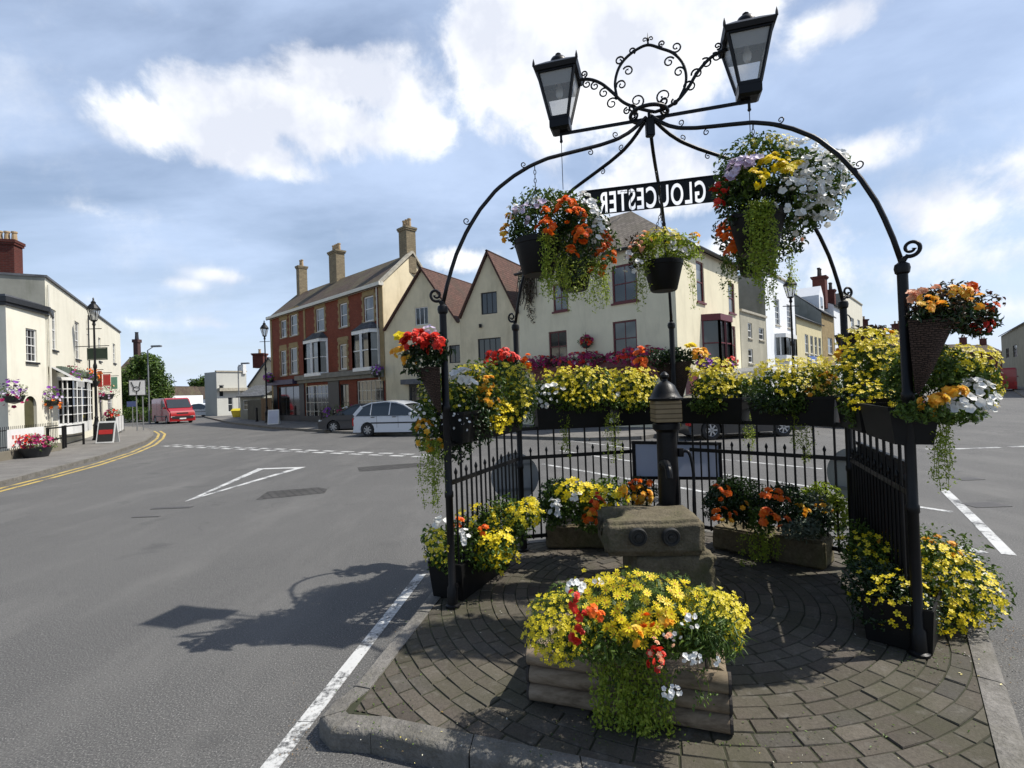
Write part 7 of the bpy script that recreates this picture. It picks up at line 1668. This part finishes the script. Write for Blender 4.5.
def vehicle(label, cat, loc, rz, L, W, lower, green, paint, wr=.31, axles=(.8, -1.7), name='car', glassgaps=(), rooft=.05, side_windows=True):
    """local x forward. lower: body outline (x,z) above the sills; green: greenhouse (x,z) x4 rear-bottom, rear-top, front-top, front-bottom"""
    root = thing(name, label, cat, (loc[0], loc[1], loc[2]), rz); hw = W/2
    # lower body outline with wheel arches
    zs = .2; pts = []
    xs = sorted(axles); x0, x1 = lower[0][0], lower[-1][0]
    for xa in xs:
        ra = wr*1.16; z0 = wr; a0 = math.asin(max(-1, min(1, (zs-z0)/ra)))
        for k in range(11):
            a = (math.pi-a0)+( (a0)-(math.pi-a0))*k/10
            pts.append((xa+ra*math.cos(a), z0+ra*math.sin(a)))
    outline = [(x0+.03, zs)]+pts+[(x1-.03, zs)]+lower[::-1]
    bm = bmesh.new(); yl_ = [(-hw, .0), (-hw*.985, .0)]
    A_ = [bm.verts.new((x, -hw, z)) for x, z in outline]; B_ = [bm.verts.new((x, hw, z)) for x, z in outline]; n = len(outline)
    f1 = bm.faces.new(A_); f2 = bm.faces.new(B_[::-1])
    for i in range(n): bm.faces.new((A_[i], B_[i], B_[(i+1) % n], A_[(i+1) % n]))
    bmesh.ops.recalc_face_normals(bm, faces=bm.faces)
    es = [e for e in bm.edges if len(e.link_faces) == 2 and (f1 in e.link_faces or f2 in e.link_faces) and max(v.co.z for v in e.verts) > wr*2.1+.05]
    bmesh.ops.bevel(bm, geom=es, offset=.09, segments=4, affect='EDGES')
    bmesh.ops.triangulate(bm, faces=[f for f in bm.faces if len(f.verts) > 4])
    mb = MB(); mb.bm(bm); body = mk('body', mb, paint, root, world=False, smooth=True, uv=False)
    mb = MB(); mb.box(((x0+x1)/2, 0, .42), (L*.86, W*.8, .36)); mk('underbody', mb, M_TYRE, root, world=False)
    for xa in axles:
        for s in (-1, 1): wheel(root, (xa, s*(hw-.12), wr), wr, .21)
    if green:
        zb = green[0][1]; zm = max(z for x, z in green); tb, tt = hw*.95, hw*.76; k_ = len(green)
        V = lambda x, z, k: Vector((x, k*(tb+(tt-tb)*max(0.0, (z-zb)/(zm-zb))**1.25), z))
        mb = MB(); vs = [V(x, z-(.03 if i in (0, k_-1) else .012), q) for i, (x, z) in enumerate(green) for q in (-.99, .99)]
        mb.add(vs, [(2*i, 2*i+1, 2*i+3, 2*i+2) for i in range(k_-1)]+[tuple(2*i for i in range(k_)), tuple(2*i+1 for i in range(k_))[::-1]]); mk('windows', mb, M_CARG, root, world=False)
        mb = MB()
        for q in (-1, 1):
            for i in range(k_-1): mb.bar(V(*green[i], q), V(*green[i+1], q), .045, .15 if i == 0 else .05)
            for xm in glassgaps: mb.bar(V(xm-.03, zb, q*.995), V(xm, zm-.03, q*.995), .03, .06)
        mk('pillars', mb, paint, root, world=False)
        mb = MB(); top = green[1:-1]; vs = []
        for x, z in top:
            for f_ in (-1, -.8, -.4, 0, .4, .8, 1): p_ = V(x, z, f_); vs.append((p_.x, p_.y, z+.014+.035*(1-f_*f_)))
        mb.add(vs, [(i*7+j, i*7+j+1, (i+1)*7+j+1, (i+1)*7+j) for i in range(len(top)-1) for j in range(6)]); mk('roof', mb, paint, root, world=False, smooth=True)
    for s in (-1, 1):
        mb = MB(); mb.box((x1-.10, s*(hw-.25), lower[-1][1]*.5+.36), (.22, .34, .16), bev=.03); mk('headlight', mb, m_plain('lamp_clear', (.6, .62, .62), .1, .05, 2), root, world=False)
        mb = MB(); mb.box((x0+.03, s*(hw-.13), lower[0][1]*.5+.45), (.12, .22, .36), bev=.02); mk('tail_light', mb, m_plain('lamp_red', (.45, .01, .01), .2, .05, 2), root, world=False)
        mb = MB(); mb.box((green[-1][0]-.35 if green else x1-1.2, s*(hw+.09), (green[-1][1] if green else 1.3)+.05), (.12, .17, .13), bev=.02); mk('wing_mirror', mb, paint, root, world=False)
        mb = MB(); mb.bar((x0+.95, s*(hw+.004), .62), (x1-.95, s*(hw+.004), .62), .012, .06); mk('side_strip', mb, M_DARKW, root, world=False)
        for xh in ((green[0][0]+green[-1][0])/2-.65, (green[0][0]+green[-1][0])/2+.42) if green else ():
            mb = MB(); mb.box((xh, s*(hw+.005), .88), (.18, .03, .035)); mk('door_handle', mb, M_DARKW, root, world=False)
            mb = MB(); mb.box((xh-.42 if False else xh+.2, s*(hw-.001), .66), (.012, .006, .52)); mk('door_seam', mb, M_TYRE, root, world=False)
    mb = MB(); mb.box((x0-.01, 0, .5), (.05, .5, .11)); mk('number_plate', mb, m_plain('plate_yellow', (.6, .5, .1), .5, .05), root, world=False)
    mb = MB(); mb.box((x1+.0, 0, .42), (.05, .5, .11)); mk('number_plate', mb, M_WHITEW, root, world=False)
    return root
HB_LOW = [(-2.05, .45), (-2.08, .75), (-1.98, .98), (-1.0, .97), (.95, .96), (1.5, .86), (1.98, .70), (2.08, .5)]
HB_G = [(-1.97, .97), (-1.62, 1.36), (-1.15, 1.52), (-.4, 1.57), (.12, 1.52), (.52, 1.40), (1.3, .95)]
SILV = m_carpaint('silver_paint', (.62, .65, .70), .25); DRK = m_carpaint('dark_blue_paint', (.02, .022, .03)); MAR = m_carpaint('maroon_paint', (.10, .01, .02)); REDP = m_carpaint('red_paint', (.33, .005, .008)); WHP = m_carpaint('white_paint', (.75, .75, .74))
yv = 24.3; cl = A(362, 395, yv); cr_ = A(432, 393, yv-1.0); fwd = (cr_-cl); rz = math.atan2(fwd.y, fwd.x); c = cl+fwd.normalized()*2.05; c.z = 0
vehicle('silver hatchback parked with its rear towards the red brick shopfront', 'car', c, rz, 4.15, 1.75, HB_LOW, HB_G, SILV, .31, (1.28, -1.28), glassgaps=(-.15, -1.1))
c2 = A(362, 395, 27.2); c2.z = 0
vehicle('dark hatchback mostly hidden behind the silver car', 'car', c2, math.pi-.1, 4.0, 1.7, HB_LOW, [(-1.9, .95), (-1.5, 1.34), (-.9, 1.44), (.1, 1.42), (.4, 1.3), (1.15, .93)], DRK, .31, (1.25, -1.25), glassgaps=(-.15,))
VAN_LOW = [(-2.5, .5), (-2.52, 1.0), (-2.5, 2.05), (-2.38, 2.2), (.85, 2.2), (1.1, 2.12), (1.78, 1.32), (2.4, 1.05), (2.52, .8), (2.54, .45)]
def van(label, loc, rz, paint, name='van'):
    root = vehicle(label, 'van', loc, rz, 5.05, 1.98, VAN_LOW, None, paint, .34, (1.6, -1.55), name)
    mb = MB(); k = .93
    mb.add([(1.14, -.84, 2.07), (1.14, .84, 2.07), (1.80, .92, 1.33), (1.80, -.92, 1.33)], [(0, 1, 2, 3)])
    for v in range(len(mb.v)): x, y, z = mb.v[v]; mb.v[v] = (x+.02, y, z+.015)
    mk('windscreen', mb, M_CARG, root, world=False)
    for s in (-1, 1):
        mb = MB(); mb.poly([(1.02, s*.995, 1.95), (.28, s*.995, 1.98), (.28, s*.995, 1.28), (1.62, s*.995, 1.28)]); mk('side_window', mb, M_CARG, root, world=False)
        mb = MB()
        for xx in (.2, -.95): mb.box((xx, s*.992, 1.2), (.015, .006, 1.5))
        mk('door_seam', mb, M_TYRE, root, world=False)
    mb = MB(); mb.box((2.5, 0, .52), (.12, 1.7, .26), bev=.03); mk('front_bumper', mb, M_DARKW, root, world=False)
    mb = MB(); mb.box((2.47, 0, .86), (.1, .9, .14), bev=.02); mk('grille', mb, M_DARKW, root, world=False)
    return root
yv = 1.9*512/21; p0 = A(150, 402, yv+1.5); p1 = A(197, 401, yv-1.5); fw_ = p1-p0; c = (p0+p1)/2; c.z = 0
v1 = van('red panel van coming out of the left street past the direction sign', c, math.atan2(fw_.y-.6, fw_.x)-.18, REDP); v1.scale = (1.0, 1, 1.02)
yv = 1.9*512/18.5; c = A(1005, 372, yv); c.z = 0; v2 = van('red van driving away at the far end of the right hand street', c, R_(46), REDP); v2.scale = (.85, .85, 1.05)
c = A(206, 410, 62); c.z = 0
vehicle('small white car half hidden at the far street end right of the red van', 'car', c, -.3, 4.15, 1.7, HB_LOW, HB_G, WHP, .31, (1.28, -1.28))
c = A(732, 383, 17.9); c.z = 0
vehicle('black car parked behind the railing below the cream corner house', 'car', c, .12, 4.15, 1.75, HB_LOW, HB_G, m_carpaint('black_paint', (.012, .012, .014)), .33, (1.28, -1.28), glassgaps=(-.15, -1.1))
c = A(868, 383, 20.5); c.z = 0
vehicle('dark maroon car seen through the railing beside the right rear post', 'car', c, math.pi+.35, 4.15, 1.7, HB_LOW, HB_G, MAR, .31, (1.28, -1.28))
c = A(764, 380, 26.0); c.z = .12
v_ = van('white van roof peeping over the flower boxes below the tall white house', c, R_(46), WHP); v_.scale = (.9, .9, 1.1)
# yellow car at the yard
c = A(238, 412, 52); c.z = 0
gb = thing('grit_bin', 'small yellow grit bin by the pale flat roofed building', 'grit bin', (c.x, c.y, 0)); mb = MB(); vs = [(c.x+i*w, c.y+j*w*.6, z) for w, z in ((.42, .12), (.55, .75)) for i, j in ((-1, -1), (1, -1), (1, 1), (-1, 1))]
mb.add(vs, [(0, 3, 2, 1), (4, 5, 6, 7)]+[(i, (i+1) % 4, 4+(i+1) % 4, 4+i) for i in range(4)]); mk('bin_body', mb, m_plain('bin_yellow', (.6, .5, .03), .5, .1, 4), gb, bevel=.03)
mb = MB(); mb.add([(c.x-.6, c.y-.4, .755), (c.x+.6, c.y-.4, .755), (c.x+.6, c.y+.4, .755), (c.x-.6, c.y+.4, .755), (c.x-.5, c.y-.1, 1.0), (c.x+.5, c.y-.1, 1.0), (c.x+.5, c.y+.3, 1.0), (c.x-.5, c.y+.3, 1.0)], [(0, 3, 2, 1), (4, 5, 6, 7)]+[(i, (i+1) % 4, 4+(i+1) % 4, 4+i) for i in range(4)]); mk('lid', mb, MATS['bin_yellow'], gb, bevel=.03)

# ---------- small things along the left pavement
pt0 = A(128.5, 387, 33); pt1 = A(146, 386, 33.4); ds = thing('direction_sign', 'white map type direction sign on two thin poles at the pavement corner', 'road sign', ((pt0.x+pt1.x)/2, 33, .1)); zt, zb = A(137, 379.5, 33).z, A(137, 395.5, 33).z
Fs = Face(pt0, pt1); mb = MB(); Fs.box(mb, 0, Fs.L, zb, zt, -.02, 0); pn_ = mk('sign_panel', mb, m_plain('sign_white', (.55, .56, .58), .5, .06, 3), ds)
mb = MB(); cxs, czs = Fs.L*.45, zb+(zt-zb)*.42
mb.tube([Fs.p(cxs+.17*math.cos(a), czs+.14*math.sin(a), .008) for a in np.linspace(0, 2*math.pi, 20)], .025, 5, cap=False); mb.bar(Fs.p(cxs, zb+.08, .008), Fs.p(cxs, czs-.14, .008), .03, .05); mb.bar(Fs.p(cxs-.14, czs+.08, .008), Fs.p(.14, zt-.14, .008), .03, .05); mb.bar(Fs.p(cxs+.14, czs+.08, .008), Fs.p(Fs.L-.3, zt-.14, .008), .03, .05)
mk('route_map', mb, M_DARKW, pn_)
for w_ in ((0, .04, zb, zt), (Fs.L-.04, Fs.L, zb, zt), (.04, Fs.L-.04, zb, zb+.04), (.04, Fs.L-.04, zt-.04, zt)):
    mb = MB(); Fs.box(mb, *w_, .001, .01); mk('sign_edge', mb, M_DARKW, pn_)
for u in (.42, .78):
    q_ = Fs.p(Fs.L*u, 0, -.05); mb = MB(); mb.tube([q_+Z*.05, Vector((q_.x, q_.y, zt-.05))], .035, 8); mk('pole', mb, M_GREYM, ds)
# blue flag sign behind
bs = A(132, 404, 38); t = thing('blue_road_sign', 'small blue road sign in front of the hedge', 'road sign', (bs.x, bs.y, 0)); mb = MB(); mb.box(bs, (.75, .03, .4)); mk('sign_panel', mb, m_plain('sign_dark_blue', (.03, .06, .22), .4, .1), t); mb = MB(); mb.tube([(bs.x, bs.y+.04, 0), (bs.x, bs.y+.04, bs.z)], .03, 6); mk('pole', mb, M_GREYM, t)
# hanging signs on the inn
def wall_sign(px0, py0, px1, py1, y, mat, label, border=None, bars=0, cat='hanging sign'):
    a = A(px0, (py0+py1)/2, y); b = A(px1, (py0+py1)/2, y); zt = A((px0+px1)/2, py0, y).z; zb = A((px0+px1)/2, py1, y).z; F = Face(a, b); root = thing('hanging_sign', label, cat, F.p(F.L/2, zb)); mb = MB(); F.box(mb, 0, F.L, zb, zt, -.04, 0); mk('sign_panel', mb, mat, root)
    if border:
        e_ = .03
        for w_ in ((e_, F.L-e_, zb+e_, zb+e_+.02), (e_, F.L-e_, zt-e_-.02, zt-e_)):
            mb = MB(); F.box(mb, *w_, .001, .008); mk('border_line', mb, border, root)
    mb = MB(); mb.tube([F.p(F.L+.1, zt+.08, -.02), F.p(-1.2 if False else -.7, zt+.08, -.02)], .02, 6); mk('bracket', mb, M_BLACK, root); return root
wall_sign(87, 347.5, 107, 360, 26.3, m_plain('sign_green', (.015, .04, .025), .5, .2), 'dark green hanging sign beside the street lamp on the inn', M_OFFW)
wall_sign(97.5, 371, 101.5, 387, 29.5, m_plain('sign_red', (.45, .02, .02), .5, .1), 'narrow red sign on the inn behind the lamp post'); wall_sign(103, 374, 110, 386, 31, MATS['sign_red'], 'square red sign above the inn door', M_OFFW)
wall_sign(111, 377, 117, 389, 34.5, m_plain('sign_teal', (.12, .28, .22), .5, .1), 'pale teal sign at the far end of the inn')
# hanging baskets on the inn
for (px, py, y, r, lab, cols) in ((14, 392, 18.6, .46, 'purple and white flower basket on the white lodge', ('purple', 'lilac', 'magenta')), (50.5, 397, 21.3, .44, 'purple flower basket between the lodge and the bow window', ('purple', 'lilac', 'orange')), (72, 375, 24.3, .50, 'pink and yellow flower basket above the bow window', ('magenta', 'purple', 'yellow')), (91, 378, 27.6, .55, 'orange and purple basket near the green sign', ('orange', 'purple')), (106, 391, 31.5, .62, 'mixed pink basket near the inn door', ('peach', 'magenta', 'lilac'))):
    p_ = A(px, py, y); ball(p_, r, lab, cols, group='flower baskets along the inn', n=54, s=.065)
# low wall, railings, banner and planters in front of the inn
la_, lb_ = G(-40, 469, .12), G(62, 450, .12); FLW = Face(la_, lb_); mb = MB(); FLW.box(mb, 0, FLW.L, .10, .42, -.25, 0); lw = tag(mk('low_wall', mb, m_wall('dirty_stone', (.20, .18, .14), .3, .6)), 'low dirty stone wall carrying railings in front of the lodge', 'wall')
rl = thing('iron_railing', 'thin iron railing on the low wall in front of the lodge', 'railing', FLW.p(FLW.L/2, .42)); mb = MB()
for z in (.55, 1.12): mb.bar(FLW.p(0, z, -.12), FLW.p(FLW.L, z, -.12), .02, .03)
for i in range(int(FLW.L/.11)+1): u = min(i*.11, FLW.L); mb.tube([FLW.p(u, .42, -.12), FLW.p(u, 1.25, -.12)], .009, 5)
mk('rails_and_bars', mb, M_BLACK, rl)
u0, z1 = FLW.uz(10, 429); u1, z0 = FLW.uz(47, 447); mb = MB(); FLW.box(mb, u0, u1, .5, 1.14, -.09, -.08); bn = thing('white_banner', 'white banner with faint red lettering marks tied to the railing before the lodge', 'banner', FLW.p((u0+u1)/2, .5)); mk('banner_cloth', mb, M_WHITEW, bn)
mb = MB()
for i in range(9): uu = u0+.25+(u1-u0-.5)*i/9; FLW.box(mb, uu, uu+.10, .80, .80+random.uniform(.08, .14), -.079, -.076)
mk('faded_red_marks', mb, m_plain('faded_red', (.5, .16, .13), .7, .2, 8), bn)
def tub(px, py, lab, cols, w=.7, y=None, h=.35, n=60, rr=.35, s=.06):
    b = G(px, py, .12); root = thing('flower_tub', lab, 'planter', b); mb = MB(); mb.lathe([(w*.32, 0), (w*.45, h), (w*.42, h), (w*.40, h-.06)], b, 14); mk('tub', mb, M_DARKW, root, smooth=True); c = b+Z*(h+rr*.45); leaf_mesh('foliage', [(c.x, c.y, c.z, w*.62, w*.5, rr)], 420, s*1.2, ML['green'], root, None, int(px))
    for i, col_ in enumerate(cols):
        x = (i-(len(cols)-1)/2)*w*.75/max(1, len(cols)); bloom(root, 'petunia', col_, [(c.x+x, c.y-.05, c.z+.04, w*.32, w*.4, rr*.8, n//len(cols), s)], {'magenta': 'magenta_blooms', 'purple': 'purple_blooms', 'lilac': 'lilac_blooms', 'red': 'red_blooms', 'orange': 'orange_blooms', 'white': 'white_blooms', 'yellow': 'yellow_blooms', 'peach': 'peach_blooms'}[col_])
tub(36, 457, 'dark tub of red and magenta flowers on the pavement before the low wall', ('red', 'magenta', 'magenta'), 1.05, h=.34, n=120, rr=.30)
tub(114, 432, 'tall red tub of pink flowers near the inn door', ('magenta', 'red'), .9, h=.9, rr=.4, n=40, s=.08)
# low hoop barriers
for k, (px, py, w_) in enumerate(((56, 450, 1.1), (75, 446, 1.5))):
    b = G(px, py, .12); root = thing('black_barrier', ('low black barrier next to the banner', 'low black barrier under the bow window')[k], 'barrier', b, group='low barriers before the inn'); d = (lb_-la_).normalized()
    mb = MB()
    for z in (.45, .9): mb.tube([b-d*w_/2+Z*z, b+d*w_/2+Z*z], .03, 8)
    mk('rail', mb, M_BLACK, root)
    for s in (-1, 1): mb = MB(); mb.tube([b+d*s*w_/2, b+d*s*w_/2+Z*.95], .045, 8); mk('leg', mb, M_BLACK, root)
# A-board
def a_board(px, py, h, w, face, lab, ang=.2):
    b = G(px, py, .12); root = thing('pavement_board', lab, 'A-board', b); M = Matrix.Rotation(ang, 3, 'Z')
    for s in (-1, 1):
        mb = MB(); q = [b+M@Vector((x*w/2, s*.25*(1-z/h), z)) for x, z in ((-1, .02), (1, .02), (1, h), (-1, h))]; n_ = (q[1]-q[0]).cross(q[3]-q[0]).normalized()*.02; mb.add(q+[v+n_ for v in q], [(0, 1, 2, 3), (7, 6, 5, 4), (0, 1, 5, 4), (1, 2, 6, 5), (2, 3, 7, 6), (3, 0, 4, 7)]); pnl = mk('board', mb, M_WHITEW, root)
        if s == -1:
            c = sum(q, Vector((0, 0, 0)))/4; o = M@Vector((0, -.03, 0))
            mb = MB(); mb.poly([c+(v-c)*.86+o for v in q]); mk('poster', mb, face, pnl)
    return root
ab = a_board(108, 443, 1.0, .72, m_plain('poster_black', (.02, .02, .02), .5, .1), 'pavement board with black and red poster beside the street lamp'); c = ab.location
mb = MB(); b = G(108, 443, .12); M = Matrix.Rotation(.2, 3, 'Z'); q = [b+M@Vector((x*.28, -.25*(1-z)-.04-.0, z)) for x, z in ((-1, .42), (1, .42), (1, .62), (-1, .62))]; mb.poly(q); mk('red_panel', mb, MATS['sign_red'], ab)
a_board(274, 424.5, 1.0, .7, m_plain('poster_pale', (.5, .52, .6), .5, .1), 'pale pavement board left of the purple shopfront')
for (x0, x1) in ((116, 123),):
    b0, b1 = G(116, 436, .12), G(124, 431, .12); F = Face(b0, b1); root = thing('white_screen', 'white canvas windbreak at the far end of the inn', 'windbreak', F.p(F.L/2, .12))
    for i in range(3): mb = MB(); F.box(mb, F.L*i/3+.03, F.L*(i+1)/3-.03, .25, 1.15, -.02, 0); mk('canvas_panel', mb, M_WHITEW, root)
    for i in range(4): mb = MB(); mb.tube([F.p(F.L*i/3, .12), F.p(F.L*i/3, 1.2)], .02, 6); mk('post', mb, M_GREYM, root)
# bollards and potted shrubs before the red brick shop
for (px, py, lab) in ((322, 429, 'black bollard in front of the middle shop window'), (334.5, 430, 'black bollard just left of the dark car'), (257, 421.5, 'black bollard before the yard wall')):
    b = G(px, py, .12); root = thing('bollard', lab, 'bollard', b, group='black bollards at the far kerb'); mb = MB(); mb.lathe([(.12, 0), (.12, .08), (.08, .12), (.07, .85), (.095, .88), (.095, .92), (.06, .96), (.08, 1.03), (.05, 1.10), (.001, 1.13)], b, 12); mk('bollard_body', mb, M_BLACK, root, smooth=True)
for (px, lab, cols) in ((341, 'potted shrub with pink flowers by the shop door', ('magenta',)), (349, 'tall planter of white and pink flowers close behind the dark car', ('white', 'magenta')), (328, 'dark leafy pot under the shop window', ('purple',))):
    tub(px, 425.5, lab, cols, .7, h=.5, rr=.5, n=24, s=.07)
# television aerial on the corner house chimney line
ae = thing('roof_aerial', 'thin television aerial on the roof of the corner house', 'aerial', fz(t1, zr)); mb = MB(); mb.tube([fz(t1, zr-.2), fz(t1, zr+1.1)], .02, 5); mb.bar(fz(t1, zr+1.0)-Vector((.5, 0, 0)), fz(t1, zr+1.0)+Vector((.5, .1, 0)), .02)
for i in range(5): mb.bar(fz(t1, zr+1.0)+Vector((-.45+.2*i, -.2, 0)), fz(t1, zr+1.0)+Vector((-.45+.2*i, .2, 0)), .012)
mk('aerial_rods', mb, M_GREYM, ae)
